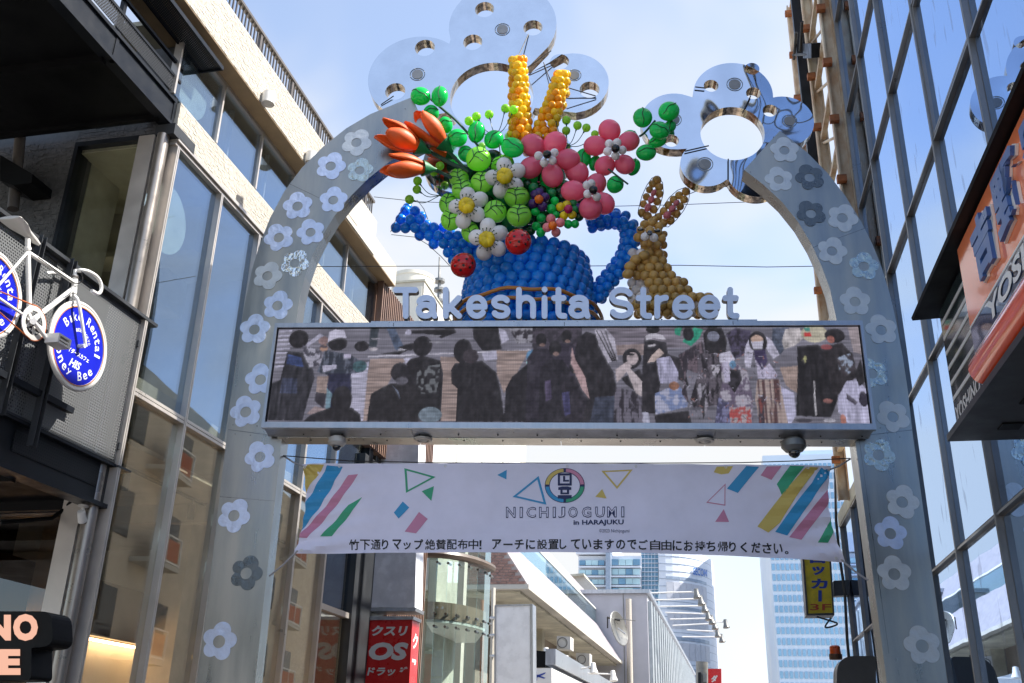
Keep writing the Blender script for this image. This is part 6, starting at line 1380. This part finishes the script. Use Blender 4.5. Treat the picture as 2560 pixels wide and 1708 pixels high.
MB().lathe(Vector((ct.x, ct.y, 0)) + F25.N * -rr, (0, 0, 1), [(rr * .96, b[1] - .2), (rr * .97, zt2 - .12), (rr, zt2 - .11), (rr, zt2), (rr * .97, zt2 + .01), (0, zt2 + .05)], 48).build('roof_tank', M['cream_w'] if 'cream_w' in M else M['ycream'], TB, smooth=True)
def antenna(label, x, y0, y1, d, F, w=.05):
    t = thing('antenna', label, 'antenna', F.at(*CB(x, y1), d)); p0, p1 = F.at(*CB(x, y1), d), F.at(*CB(x + 2, y0), d); mb = MB(); mb.tube([p0, p1], w, 6, r1=w * .3); mb.build('mast', M['cam_grey'], t)
    for f in (.0, .25, .45): q = p0 * (1 - f) + p1 * f; MB().lathe(q, (0, 0, 1), [(w * 2.2, -.05), (w * 2.2, .12), (0, .13)], 10).build('collar', M['cam_grey'], t)
antenna('tall grey antenna mast between the tank and the watering can', 1872, 200, 730, -30, F25, .16); antenna('small antenna left of the roof tank', 1232, 240, 480, -2, F25, .03)
# --- projecting box signs
SX = SFr(12.3)
LBX = thing('white_lightbox', 'tall blank white lightbox projecting above the red drugstore sign', 'sign', SX.at(*C8(960, 470), 0))
MB().pxprism(SX, [(957, 1090), (1047, 1090), (1037, 1519), (924, 1519)], -.30, 0).build('light_panel', M['lb'] if 'lb' in M else mat('blank lightbox face', (.84, .84, .88), .25), LBX)
def capbox(par, pts, d0, d1, m, n='frame'): return MB().pxprism(SX, pts, d0, d1).build(n, m, par)
capbox(LBX, [(920, 1519.5), (1040, 1519.5), (1038, 1528), (918, 1528)], -.32, .015, M['frame']); capbox(LBX, [(951, 1090), (956.5, 1090), (923.5, 1519), (919, 1519)], -.31, .01, M['mullR'])
for (ya, yb, xa, xb) in ((1395, 1502, 893, 935), (1150, 1230, 915, 950)): capbox(LBX, [(xa, ya), (xb, ya), (xb - 4, yb), (xa - 5, yb)], -.2, -.12, M['darkgrey'], 'wall_bracket')
OS = thing('drugstore_sign', 'red drugstore box sign reading クスリ OS ドラッグ', 'sign', SX.at(*C8(920, 1000), 0))
redm = mat('red sign face', (.66, .012, .014), .3, var=.03)
capbox(OS, [(919, 1551), (1031, 1549), (1023, 1712), (912, 1712)], -.28, 0, redm, 'red_face')
capbox(OS, [(914, 1541), (1034, 1541), (1033, 1549), (914, 1550.5)], -.30, .015, M['frame']); capbox(OS, [(914, 1550.5), (918.5, 1550.5), (911.5, 1712), (905, 1712)], -.29, .012, M['frame'])
capbox(OS, [(868, 1572), (915, 1572), (912, 1680), (864, 1680)], -.2, -.12, M['darkgrey'], 'wall_bracket')
def sx_text(s, x0, x1, yt, yb, F, d, m, par, off=.05, shear=.2):
    def fn(x, y): q = F.uz(x0 + (x1 - x0) * x, yb + (yt - yb) * y, d); return F.P(q[0], q[1], d)
    return lettering(s, fn, 0, 1, 0, 1, off, shear).build('letter', m, par)
sx_text('クスリ', 929, 1020, 1564, 1590, SX, .004, M['white'], OS, .045); sx_text('OS', 922, 1021, 1606, 1651, SX, .004, M['white'], OS, .055); sx_text('ドラッグ', 917, 1019, 1667, 1690, SX, .004, M['white'], OS, .04)
su, sz = SX.uz(1031, 1560, 0)
FS = Fr(SX.P(su, 0, 0), 12.9, 1)     # narrow side of the sign, facing the street
for i, chh in enumerate('クスリ'):
    fn = lambda x, y: FS.P(.04 + x * .20, sz - .27 - i * .29 + y * .18, .004); lettering(chh, fn, 0, 1, 0, 1, .045).build('letter', M['white'], OS)
# --- curved glass stair
SG2 = SFr(14.5); GS = thing('glass_stair', 'curved glass stair enclosure with brown floor edge beside the red sign', 'glass enclosure', SG2.at(*C8(1300, 900), 0))
uA = SG2.uz(*C8(1175, 500))[0]; uB = SG2.uz(*C8(1500, 500))[0]; zlo = 1.0; zhi = SG2.uz(*C8(1300, -560))[1]
cu_, ww = uA, uA - uB
def gp(f): a = math.pi / 2 * f; return (uA - ww * math.sin(a), -1.2 + 1.2 * math.cos(a) * 1.0)
n = 7
for i in range(n):
    (ua_, da_), (ub_, db_) = gp(i / n), gp((i + 1) / n); mb = MB()
    q = [SG2.P(ua_, zlo, da_), SG2.P(ub_, zlo, db_), SG2.P(ub_, zhi - .15 * i, db_), SG2.P(ua_, zhi - .15 * i, da_)]; off_ = SG2.N * -.015
    mb.hexa(q + [p + off_ for p in q]); mb.build('curved_glass', M['glassG'], GS)
    for z_ in (SG2.uz(*C8(1240, 505))[1], SG2.uz(*C8(1240, 600))[1], SG2.uz(*C8(1240, 130))[1]):
        c = SG2.P(ub_, z_, db_); MB().tube([c, c - SG2.N * .15], .02, 6).build('glass_clamp', M['steel_side'], GS)
zf = SG2.uz(*C8(1200, 480))[1]
for nm, m_, za_, zb_, s_ in (('floor_edge', mat('brown floor edge', (.30, .20, .15), .5), zf - .12, zf + .12, .93), ('floor_slab', M['white'], zf - .16, zf - .12, .92)):
    lp = [(uA + .6, -2.8)] + [(uA - (uA - gp(i / 10)[0]) * s_, -1.2 + (gp(i / 10)[1] + 1.2) * s_) for i in range(11)] + [(uA - ww * s_ + .55, -2.8)]
    mb = MB(); k = len(lp); mb.add([SG2.P(u, z_, d) for z_ in (za_, zb_) for u, d in lp], [tuple(range(k)), tuple(range(2 * k - 1, k - 1, -1))] + [(i, (i + 1) % k, k + (i + 1) % k, k + i) for i in range(k)]); mb.build(nm, m_, GS)
zr = SG2.uz(*C8(1300, 75))[1]
MB().tube([SG2.P(uA - (uA - gp(i / 10)[0]) * 1.05, zr, -1.2 + (gp(i / 10)[1] + 1.2) * 1.05) for i in range(11)], .06, 8).build('handrail', mat('brown handrail', (.12, .09, .07), .4), GS, smooth=True)
part('inner_wall', M['creamwall'], GS, SG2, (uB + .9, uA + .7, 0, zhi, -3.2, -3)); part('inner_core', mat('pale green grey wall', (.42, .43, .36), .6), GS, SG2, (uB + .9, uA + .4, 0, zhi - .3, -2.6, -1.4))
for k in range(5): part('stair_rail_post', M['cam_grey'], GS, SG2, (uB + .2 + k * .3, uB + .23 + k * .3, 0, zf - .9, -1.6, -1.55))
# --- terraced building with tiled sloping faces
F22 = SFr(22); dm = 0.0
brickm = mat('brick tile', (.36, .21, .17), .6, 0, .25, 9); lav = mat('lavender stone tile', (.30, .275, .30), .65, 0, .15, 6, bump=.2); mort = mat('mortar', (.42, .38, .36), .8)
TRB = thing('terraced_tile_building', 'building with brick tiled sloping end and long slanting stone terraces down the street', 'building', F22.at(1319, 1460, 0))
Apt = F22.uz(1319, 1461); 
Apt = F22.uz(1319, 1461); Bpt = F22.uz(1221, 1307); Cl = F22.uz(1180, 1463)
def xprism(F, loop, d0, d1, name, m, par): return MB().prism(F, [loop], d0, d1).build(name, m, par)
uL_ = Cl[0] + 3
xprism(F22, [(Apt[0], Apt[1]), (Bpt[0], Bpt[1]), (uL_, Bpt[1]), (uL_, Apt[1])], -45, -.05, 'terrace_body', lav, TRB)
xprism(F22, [(Apt[0], Apt[1]), (Bpt[0], Bpt[1]), (uL_, Bpt[1]), (uL_, Apt[1])], -.05, -.0, 'brick_backing', mort, TRB)
# bricks on the end face
mb = MB(); z = Apt[1] + .01; row = 0; bh = .062
while z < Bpt[1] - .05:
    ur = Apt[0] + (Bpt[0] - Apt[0]) * (z + bh - Apt[1]) / (Bpt[1] - Apt[1]) + .01; u = ur + (row % 2) * .1
    while u < Cl[0] + .6:
        w = .20; t_ = RNG.uniform(.006, .018); mb.box(F22, u, u + w - .012, z, z + bh - .010, .0, t_); u += w
    z += bh; row += 1
o = mb.build('bricks', brickm, TRB, fix=False); o['kind'] = 'stuff'
xprism(F22, [(Apt[0] - .03, Apt[1] - .10), (Apt[0] - .03, Apt[1] - .002), (uL_, Apt[1] - .002), (uL_, Apt[1] - .10)], -45, .03, 'fascia_trim', M['creamwall'], TRB)
xprism(F22, [(Apt[0] + .2, Apt[1] - .16), (Apt[0] + .2, Apt[1] - .11), (uL_, Apt[1] - .11), (uL_, Apt[1] - .16)], -45, -.2, 'soffit', M['concrete'], TRB)
# recessed storey below
xprism(F22, [(Apt[0] + 1.3, 0), (Apt[0] + 1.3, Apt[1] - .16), (uL_, Apt[1] - .16), (uL_, 0)], -45, -.8, 'recessed_wall', mat('tan wall', (.30, .25, .20), .8, 0, .12, 2), TRB)
for k in range(7): xprism(F22, [(Apt[0] + .9, 0), (Apt[0] + .9, Apt[1] - .16), (Apt[0] + 1.28, Apt[1] - .16), (Apt[0] + 1.28, 0)], -2.4 - k * 4.5, -2.0 - k * 4.5, 'column', M['concrete'], TRB)
for k in range(6): part('shop_window', M['glassdark'], TRB, F22, (Apt[0] + 1.27, Apt[0] + 1.29, 1.2, Apt[1] - .9, -6.2 - k * 4.5, -2.6 - k * 4.5))
# second terrace and its green glass rails
ul, zl = Bpt
pz1 = F22.uz(1240, 1290)
for k, (du, dz0, dz1) in enumerate(((.75, .62, 1.35),)):
    pass
q1 = F22.uz(*C9(590, 0)); 
def line_at(px, py, dperp):
    """point on the street-parallel plane offset dperp (in F22 u) through a pixel"""
    P_ = Fr(F22.P(dperp, 0, 0), 12.9, 1); u, z = P_.uz(px, py, 0); return u, z
o2 = Bpt[0] + .35
zl2 = line_at(*C9(590, 0), o2)[1]; zu2 = line_at(*C9(715, 0), o2 + .5)[1]
xprism(F22, [(o2, zl2), (o2 + .5, zu2), (uL_ + .5, zu2), (uL_ + .5, zl2)], -40, -1.0, 'upper_terrace', lav, TRB)
part('terrace_rail_glass', M['glassG'], TRB, F22, (Bpt[0] + .05, Bpt[0] + .07, Bpt[1], (Bpt[1] + zl2) / 2 + .2, -40, -.1)); part('terrace_wall', mat('olive wall', (.33, .35, .22), .7), TRB, F22, (o2 + .6, o2 + .8, Bpt[1], zl2, -40, -1))
part('terrace_handrail', M['white'], TRB, F22, (Bpt[0] + .03, Bpt[0] + .09, (Bpt[1] + zl2) / 2 + .2, (Bpt[1] + zl2) / 2 + .25, -40, -.1))
for k in range(9): part('terrace_post', M['creamwall'], TRB, F22, (o2 + .1, o2 + .5, Bpt[1], zl2, -1.2 - k * 4.2, -1 - k * 4.2))
for i, (xa, ya, dd) in enumerate(((1392, 1590, -4), (1440, 1632, -9))):
    ac = thing('air_conditioner', ['white outdoor air conditioner unit under the terrace, nearer the scissors sign', 'farther outdoor air conditioner unit under the terrace'][i], 'air conditioner', F22.at(xa, ya, dd)); MB().pxprism(F22, [(xa, ya), (xa + 34, ya + 2), (xa + 34, ya + 34), (xa, ya + 32)], dd - .5, dd).build('case', M['offwhite'], ac); q_ = F22.uz(xa + 14, ya + 17, dd + .01); MB().prism(F22, [circ(q_, .13, 20), circ(q_, .11, 20)], dd + .001, dd + .02).build('fan_ring', M['cam_grey'], ac)
# --- blank upright sign, poles
F19 = SFr(19.5); US = thing('blank_upright_sign', 'blank white upright box sign beneath the tiled terrace', 'sign', F19.at(1285, 1700, 0))
MB().pxprism(F19, [(1240, 1515), (1325, 1513), (1327, 1760), (1239, 1760)], -.3, 0).build('sign_face', mat('grey white acrylic', (.82, .82, .83), .3, var=.08), US)
for pts in ([(1237, 1512), (1331, 1510), (1331, 1514), (1237, 1516)], [(1236, 1516), (1239.5, 1516), (1238.5, 1760), (1235, 1760)], [(1325.5, 1514), (1331.5, 1512), (1333, 1760), (1327.5, 1760)]): MB().pxprism(F19, pts, -.32, .015).build('frame', M['frame'], US)
PO = thing('steel_post', 'slim grey post with brackets left of the blank upright sign', 'post', F19.at(1232, 1705, .2)); MB().tube([F19.at(1234, 1470, -.4), F19.at(1228, 1760, -.4)], .05, 6).build('shaft', M['creamwall'], PO)
for y in (1545, 1588, 1640): MB().tube([F19.at(1226, y, -.4), F19.at(1242, y, -.3)], .03, 6).build('bracket', M['frame'], PO)
RP = thing('rusty_pipe', 'thin rusty brown pipe beside the glass stair', 'pipe', F19.at(1205, 1705, -.5)); MB().tube([F19.at(1206, 1500, -.6), F19.at(1203, 1760, -.6)], .035, 8).build('pipe', M['rust2'], RP)
# --- barber scissors sign, gutter beam and lamps
F21 = SFr(21); SCS = thing('scissors_sign', 'white box sign with a blue pair of scissors under the terrace', 'sign', F21.at(1355, 1700, .4))
MB().pxprism(F21, [(1330, 1671), (1379, 1670), (1380, 1760), (1330, 1760)], -6, .4).build('sign_box', M['white'], SCS)
blue_s = mat('blue scissors', (.01, .05, .35), .5)
for pts in ([(1338, 1690), (1364, 1681), (1362, 1685), (1341, 1695)], [(1340, 1686), (1364, 1695), (1360, 1697), (1337, 1690)]): MB().pxprism(F21, pts, .401, .406).build('blade', blue_s, SCS)
for c_ in ((1332, 1681), (1333, 1698)):
    q = F21.uz(*c_, .405); MB().prism(F21, [circ(q, .075, 20), circ(q, .048, 20)], .401, .406).build('scissor_loop', blue_s, SCS)
GB = thing('gutter_beam', 'long pale beam carrying spotlights below the terrace', 'beam', F21.at(1390, 1660, .4))
ub_, zb_ = F21.uz(*C9(705, 880), .3); MB().box(F21, ub_ - .15, ub_ + .05, zb_ - .15, zb_ + .15, -14, .3).build('beam', M['frame'], GB)
MB().tube([F21.P(ub_, zb_ - .35, .3), F21.P(ub_, zb_ - .35, -14)], .04, 6).build('rail', M['white'], GB)
def lampx(label, x, y, x2, y2, F, d, grp, sc=1.0):
    t = thing('spotlight', label, 'spotlight', F.at(*C9(x, y), d), grp); a, b = F.at(*C9(x, y), d), F.at(*C9(x2, y2), d); MB().tube([b, a], .022 * sc, 6).build('arm', M['white'], t)
    dr = Vector((.1, -.1, -1)).normalized(); MB().lathe(a, dr, [(0, -.10 * sc), (.06 * sc, -.08 * sc), (.07 * sc, .05 * sc), (.11 * sc, .16 * sc), (.10 * sc, .18 * sc), (0, .15 * sc)], 12).build('lamp_head', M['cam_grey'] if sc > 1.2 else M['white'], t, smooth=True)
for i, (lab, x, y, x2, y2) in enumerate((('white spotlight nearest the blank sign', 690, 835, 730, 870), ('upright white spotlight on the pale beam', 858, 900, 850, 940), ('white spotlight on a raised arm under the terrace', 1085, 960, 955, 985), ('white spotlight on the longest low arm', 1250, 1025, 1040, 1020))): lampx(lab, x, y, x2, y2, F21, -1.5 - i * .8, 'spotlights under the terrace', .9)
dk = F21.at(*C9(620, 900), -.8); DB = thing('black_speaker_box', 'black box hanging above the scissors sign', 'box', dk); MB().pxprism(F21, [C9(580, 825), C9(690, 835), C9(680, 968), C9(580, 970)], -1.6, -.6).build('cabinet', M['black'], DB)
DS = thing('satellite_dish', 'grey satellite dish with aerials on the terrace edge', 'dish', F22.at(*C9(1280, 700), -8)); c = F22.at(*C9(1290, 645), -8)
MB().lathe(c, (F22.U * -.9 + Vector((0, 0, .2)) + F22.N * .35).normalized(), [(0, -.08), (.25, -.05), (.5, .05), (.48, .06), (.24, -.03), (0, -.06)], 24).build('reflector', M['cam_grey'], DS, smooth=True)
MB().tube([F22.at(*C9(1290, 640), -8), F22.at(*C9(1355, 690), -8)], .025, 6).build('arm', M['white'], DS); MB().tube([F22.at(*C9(1205, 545), -8), F22.at(*C9(1205, 640), -8)], .02, 6).build('pole', M['wire'], DS); MB().tube([F22.at(*C9(1200, 550), -8), F22.at(*C9(1440, 578), -8)], .012, 5).build('aerial', M['cam_grey'], DS); MB().tube([F22.at(*C9(1200, 550), -8), F22.at(*C9(1310, 575), -8)], .03, 5).build('aerial', M['wire'], DS)
# --- grey corrugated box building
F38 = SFr(40); GY = thing('grey_ribbed_building', 'pale grey box building with ribbed metal side below the floodlight arms', 'building', F38.at(1600, 1700, 0)); gm = mat('pale grey cladding', (.46, .47, .52), .5, 0, .05, 1.5)
ga = F38.uz(1440, 1484); gb = F38.uz(1617, 1484)
MB().box(F38, ga[0], gb[0], 0, gb[1], -40, 0).build('wall', gm, GY); MB().box(F38, ga[0] + .1, gb[0] - .12, gb[1], gb[1] + .15, -40, .12).build('coping', M['frame'], GY)
mb = MB()
for k in range(30): mb.box(F38, gb[0] - .14, gb[0] - .01, 0, gb[1] - .25, -.8 - k * 1.3, -.25 - k * 1.3)
o = mb.build('rib', mat('ribbed metal side', (.38, .42, .44), .4, .2), GY); o['kind'] = 'stuff'
MB().box(F38, gb[0] + .9, gb[0] + .93, 0, gb[1], .001, .02).build('joint', M['cam_grey'], GY)
pu_ = F38.uz(*C9(1385, 600), .3)[0]; MB().tube([F38.P(pu_, 4, .3), F38.P(pu_, F38.uz(*C9(1385, 395), .3)[1], .3)], .11, 10).build('vent_pipe', M['cream'], GY, smooth=True)
FL = [(1950, 335, 1530, 345), (1985, 392, 1580, 405), (2015, 452, 1640, 458), (2045, 520, 1690, 508), (2075, 556, 1730, 565), (2100, 600, 1750, 618), (2195, 590, 2040, 580), (2125, 668, 1870, 655), (2160, 712, 1830, 712)]
ordn = ['first', 'second', 'third', 'fourth', 'fifth', 'sixth', 'seventh, farthest out', 'eighth', 'lowest']
for i, (x, y, x2, y2) in enumerate(FL): lampx('%s floodlight on a long arm above the ribbed building, counted from the top' % ordn[i], x, y, x2, y2, F38, -2 - i * 1.2, 'floodlights on long arms', 1.5)
# --- small roof house
RH = thing('roof_hut', 'small cream roof hut behind the upper terrace', 'building', F38.at(*C9(1000, 300), -10)); MB().pxprism(F38, [C9(890, 200), C9(1000, 192), C9(1125, 325), C9(1125, 420), C9(890, 420)], -16, -10).build('wall', M['creamwall'], RH); MB().pxprism(F38, [C9(885, 188), C9(1004, 178), C9(1006, 196), C9(885, 204)], -16, -9.7).build('eave', M['concrete'], RH)
# --- office tower with white curved front
F150 = SFr(170); SE = thing('white_office_tower', 'white tiled curved office tower with blue glass and a blue SECOM sign', 'building', F150.at(1700, 1700, 0)); wt = mat('white tower tile', (.62, .66, .74), .5, 0, .04, .1); bg_ = mat('tower blue glass', (.16, .30, .42), .1, .3, .15, .3); gg = mat('tower pale glass', (.42, .58, .62), .12, .2, .12, .2); slat = mat('tower grey steel', (.30, .36, .45), .4, .3)
def rectp(name, m, x0, x1, y0, y1, d0, d1, par=None, F=F150): return MB().pxprism(F, [(x0, y0), (x1, y0), (x1, y1), (x0, y1)], d0, d1).build(name, m, par or SE)
rectp('left_wing', wt, 1446, 1603, 1390, 1900, -40, 0); rectp('roof_slab', wt, 1440, 1530, 1340, 1385, -30, 1); rectp('glass_core', bg_, 1603, 1645, 1350, 1900, -40, -1)
y = 1398; k = 0
while y < 1720:
    for (xa, xb) in ((1448, 1511), (1528, 1600)):
        n_ = 4
        for j in range(n_): rectp('glass_panel', gg if (j + k) % 3 else bg_, xa + (xb - xa) * j / n_ + .4, xa + (xb - xa) * (j + 1) / n_ - .4, y + (3 if xa < 1500 else 0), y + 15, .0, .5)
    rectp('floor_band', wt, 1446, 1602, y + 17, y + 21, 0, .9); y += 24; k += 1
rectp('steel_fin', slat, 1514, 1526, 1340, 1900, 0, 2.2)
for k in range(34): rectp('glazing_bar', wt, 1603, 1645, 1352 + k * 11, 1353.2 + k * 11, -1, -.6)
for k in range(1, 5): rectp('glazing_bar', wt, 1603 + k * 8.4, 1603.8 + k * 8.4, 1350, 1900, -1, -.7)
# curved white part as a run of narrow bays bending back
nb_ = 12; xs2 = [1645 + (1780 - 1645) * (math.sin(math.pi / 2 * i / nb_)) for i in range(nb_ + 1)]; dcur = lambda x: -14 * (1 - math.cos(math.asin(min(1, (x - 1645) / 135.0))))
for i in range(nb_):
    xa, xb = xs2[i], xs2[i + 1]; (ua_, za_), (ub2, zb2) = F150.uz(xa, 1376, dcur(xa)), F150.uz(xb, 1376, dcur(xb)); zt3 = F150.uz(1700, 1372, 0)[1]; z00 = 0
    def bay(nm, m_, zlo_, zhi_, off, fa=0.0, fb=1.0):
        Pa, Pb = F150.P(ua_, 0, dcur(xa)), F150.P(ub2, 0, dcur(xb)); A_ = Pa.lerp(Pb, fa) + F150.N * off; B_ = Pa.lerp(Pb, fb) + F150.N * off; bk = F150.N * -(5 if off == 0 else .6)
        mb = MB(); mb.hexa([A_ + Vector((0, 0, zlo_)), B_ + Vector((0, 0, zlo_)), B_ + Vector((0, 0, zhi_)), A_ + Vector((0, 0, zhi_)), A_ + bk + Vector((0, 0, zlo_)), B_ + bk + Vector((0, 0, zlo_)), B_ + bk + Vector((0, 0, zhi_)), A_ + bk + Vector((0, 0, zhi_))]); mb.build(nm, m_, SE)
    bay('curved_bay', wt, 0, zt3, 0)
    mid = (xa + xb) / 2
    if 1660 < mid < 1765:
        zz = F150.uz(1700, 1440, 0)[1]; st2 = 4.9
        while zz > 12: bay('window_band', slat, zz - .5, zz, .12); bay('spandrel_panel', gm, zz - 3.6, zz - .9, .12, .03, .97); zz -= st2
    else:
        pass
    zz = zt3 - 1.2
    while zz > 12: bay('tile_joint', slat, zz, zz + .07, .08); zz -= 1.25
def fse(x, y): X = 1733 + 35 * x; q = F150.uz(X, 1437 - 14 * x * .6 - (1 - y) * 0 - 30 * y + 14 * x, dcur(X) + .8); return F150.P(q[0], q[1], dcur(X) + .8)
lettering('SECOM', fse, 0, 1, 0, .62, .03).build('tower_sign', mat('blue sign letters', (.04, .16, .5), .4), SE)
# --- blue glass tower at right
F180 = Fr(RF.P(150, 0, 0), 11.5 - 90, -1); BT = thing('blue_glass_tower', 'pale blue glass tower with white floor bands behind the locker sign', 'building', F180.at(1990, 1700, 0)); tg = mat('tower sky glass', (.22, .40, .58), .12, .2, .12, .15); tw = mat('tower pale band', (.52, .62, .74), .4, 0, .05, .1)
ta = F180.uz(1926, 1400)[0]; tb_ = F180.uz(2140, 1400)[0]; tt = F180.uz(1990, 1137)[1]
MB().box(F180, tb_, ta, 0, tt, -30, 0).build('tower_body', tw, BT); MB().box(F180, tb_, F180.uz(2005, 1300)[0], 0, F180.uz(2040, 1117)[1], -34, -2).build('tower_body', tw, BT)
fh = 26.0 * F180.scale(1990, 1500); z = 2
while z < tt - fh:
    for j in range(9):
        wj = (ta - tb_) / 9; 
        for h_ in (0, 1): MB().box(F180, tb_ + wj * j + wj * .5 * h_ + .12, tb_ + wj * j + wj * .5 * (h_ + 1) - .12, z, z + fh * .62, .0, .15).build('window', tg if (j * 7 + int(z)) % 4 else M['tgl'] if 'tgl' in M else tg, BT)
    z += fh
# --- small red sign and traffic post far down the street
F60 = SFr(50); RS2 = thing('small_red_sign', 'small red sign with a white ダ far down the street', 'sign', F60.at(1783, 1700, 0)); MB().pxprism(F60, [(1765, 1672), (1803, 1672), (1804, 1760), (1765, 1760)], -.5, 0).build('sign_face', redm, RS2)
sx_text('ダ', 1778, 1794, 1688, 1706, F60, .02, M['white'], RS2, .05, .2); MB().pxprism(F60, [(1761, 1671), (1765, 1671), (1765, 1760), (1759, 1760)], -.5, .05).build('sign_edge', M['white'], RS2)
TP = thing('street_post', 'grey cylindrical post with small signal boxes by the small red sign', 'post', F60.at(1755, 1708, 1)); MB().tube([F60.at(1755, 1655, 1), F60.at(1755, 1760, 1)], .28, 12).build('shaft', M['cam_grey'], TP, smooth=True); MB().pxprism(F60, [(1745, 1681), (1752, 1681), (1752, 1708), (1745, 1708)], 1, 1.5).build('signal_box', M['blacksteel'], TP); MB().pxprism(F60, [(1758, 1684), (1767, 1684), (1767, 1705), (1758, 1705)], 1, 1.5).build('signal_box', M['cam_grey'], TP)
# --- locker sign
FK = Fr(RF.P(13.0, 0, 0), 11.5 - 90, -1); LK = thing('locker_sign', 'weathered yellow vertical sign with blue katakana ロッカー and red 3F', 'sign', FK.at(2050, 1530, 0)); ylw = mat('yellow sign face', (.62, .50, .02), .4, 0, .15, 9)
P4 = [(2003, 1290), (2066, 1290), (2082, 1532), (2020, 1534)]; MB().pxprism(FK, P4, -.25, 0).build('yellow_face', ylw, LK)
for pts in ([(1998, 1290), (2003, 1290), (2020.5, 1534), (2016, 1534)], [(2066.5, 1290), (2071, 1290), (2086, 1532), (2082, 1532)], [(2016, 1534.5), (2086, 1532.5), (2086, 1538), (2016, 1539)]): MB().pxprism(FK, pts, -.27, .02).build('frame', M['blackbrown'] if 'blackbrown' in M else M['darkgrey'], LK)
def lkx(y): return 2003 + (y - 1290) * .0697, 2066 + (y - 1290) * .066
for s, yt, yb, wf in (('コ', 1296, 1315, .6), ('イ', 1320, 1341, .6), ('ン', 1346, 1366, .6), ('ロ', 1388, 1408, .62), ('ッ', 1416, 1438, .52), ('カ', 1447, 1472, .68), ('ー', 1476, 1504, .14)):
    a, b = lkx((yt + yb) / 2); cx_ = (a + b) / 2 + 2; w = (b - a) * wf / 2
    sx_text(s if s != 'ー' else 'l', cx_ - w, cx_ + w, yt, yb, FK, .004, blue_s, LK, .045, 0)
a, b = lkx(1518); sx_text('3F', a + 6, b - 3, 1510, 1526, FK, .004, M['redp'] if 'redp' in M else mat('dull red print', (.42, .05, .02), .5), LK, .01, 0)
MB().pxprism(FK, [(2084, 1452), (2125, 1450), (2125, 1488), (2086, 1490)], -.2, -.05).build('wall_bracket', M['darkgrey'], LK)
rope('loose_cable', 'loose black cables dangling below the locker sign', smooth([FK.at(x, y, .05) for x, y in ((2042, 1542), (2075, 1552), (2100, 1560), (2070, 1570), (2060, 1568), (2078, 1545))], 2), .012)
rope('loose_cable', 'black cable running down the glass edge behind the locker sign', [FK.at(x, y, .3) for x, y in ((2088, 1150), (2090, 1300), (2100, 1400), (2112, 1480), (2118, 1600), (2128, 1708))], .018)
# --- revolving lamp and rounded grey sign top
LA = thing('orange_warning_lamp', 'orange revolving warning lamp beside the right arch leg', 'lamp', RF.P(9.9, 2.3, .5)); FW = Fr(RF.P(9.9, 0, 0), 11.5 - 90, -1); c = FW.at(2089, 1640, 0); s_ = FW.scale(2089, 1640)
MB().lathe(c, (0, 0, 1), [(15 * s_, -9 * s_), (16 * s_, -7 * s_), (16 * s_, 4 * s_), (0, 5 * s_)], 18).build('lamp_base', mat('rusty lamp base', (.10, .05, .03), .5, .3), LA, smooth=True); MB().lathe(c, (0, 0, 1), [(14 * s_, 4.2 * s_), (13 * s_, 22 * s_), (9 * s_, 25 * s_), (0, 25.5 * s_)], 18).build('lamp_dome', mat('orange dome', (.70, .10, .01), .2), LA, smooth=True)
TPS = thing('rounded_sign_top', 'dark grey rounded sign top beside the right arch leg at the bottom edge', 'sign', FW.at(2140, 1708, .3)); MB().pxprism(FW, rrect([(2092, 1800), (2092, 1640), (2190, 1640), (2190, 1800)], [0, 45, 10, 0], 8), .1, .4).build('sign_top', mat('dark grey sheet', (.09, .09, .09), .5), TPS)
# --- buildings on the far side that only the glass and steel reflect
FO = Fr((6.5, 0, 0), 22, -1); OB = thing('beige_apartment_block', 'beige apartment block with orange balcony panels behind the glass building', 'building', FO.P(30, 0, 0)); bw_ = mat('beige render', (.60, .52, .41), .8, 0, .1, 1); wn = mat('dark window', (.06, .07, .08), .1); bo = mat('orange balcony panel', (.40, .10, .04), .5)
MB().box(FO, 16, 52, 0, 13.5, -8, 0).build('wall', bw_, OB)
for i in range(8):
    for j in range(4):
        u = 17.5 + i * 4.2; z = 1.6 + j * 3.1; MB().box(FO, u, u + 1.5, z, z + 1.5, -.12, .03).build('window', wn, OB)
        if i % 2 == 0:
            MB().box(FO, u + 1.9, u + 4.4, z - .65, z - .5, .0, .75).build('balcony_floor', M['creamwall'], OB); MB().box(FO, u + 2.1, u + 4.2, z - .35, z + .35, .70, .72).build('balcony_panel', bo, OB)
            for zz_ in (z - .45, z + .45): MB().box(FO, u + 1.9, u + 4.4, zz_, zz_ + .05, .69, .74).build('balcony_rail', M['white'], OB)
            for uu_ in (u + 1.9, u + 3.1, u + 4.35): MB().box(FO, uu_, uu_ + .05, z - .5, z + .5, .69, .74).build('balcony_post', M['white'], OB)
FBk = Fr((0, -22, 0), 90, -1); BB = thing('station_block', 'low pale block across the square, seen only in reflections', 'building', (0, -22, 0)); MB().box(FBk, -40, 40, 0, 6.5, -6, 0).build('wall', M['concrete'], BB)
for i in range(16): MB().box(FBk, -38 + i * 4.8, -35 + i * 4.8, 2.5, 4.8, 0, .05).build('window', wn, BB)
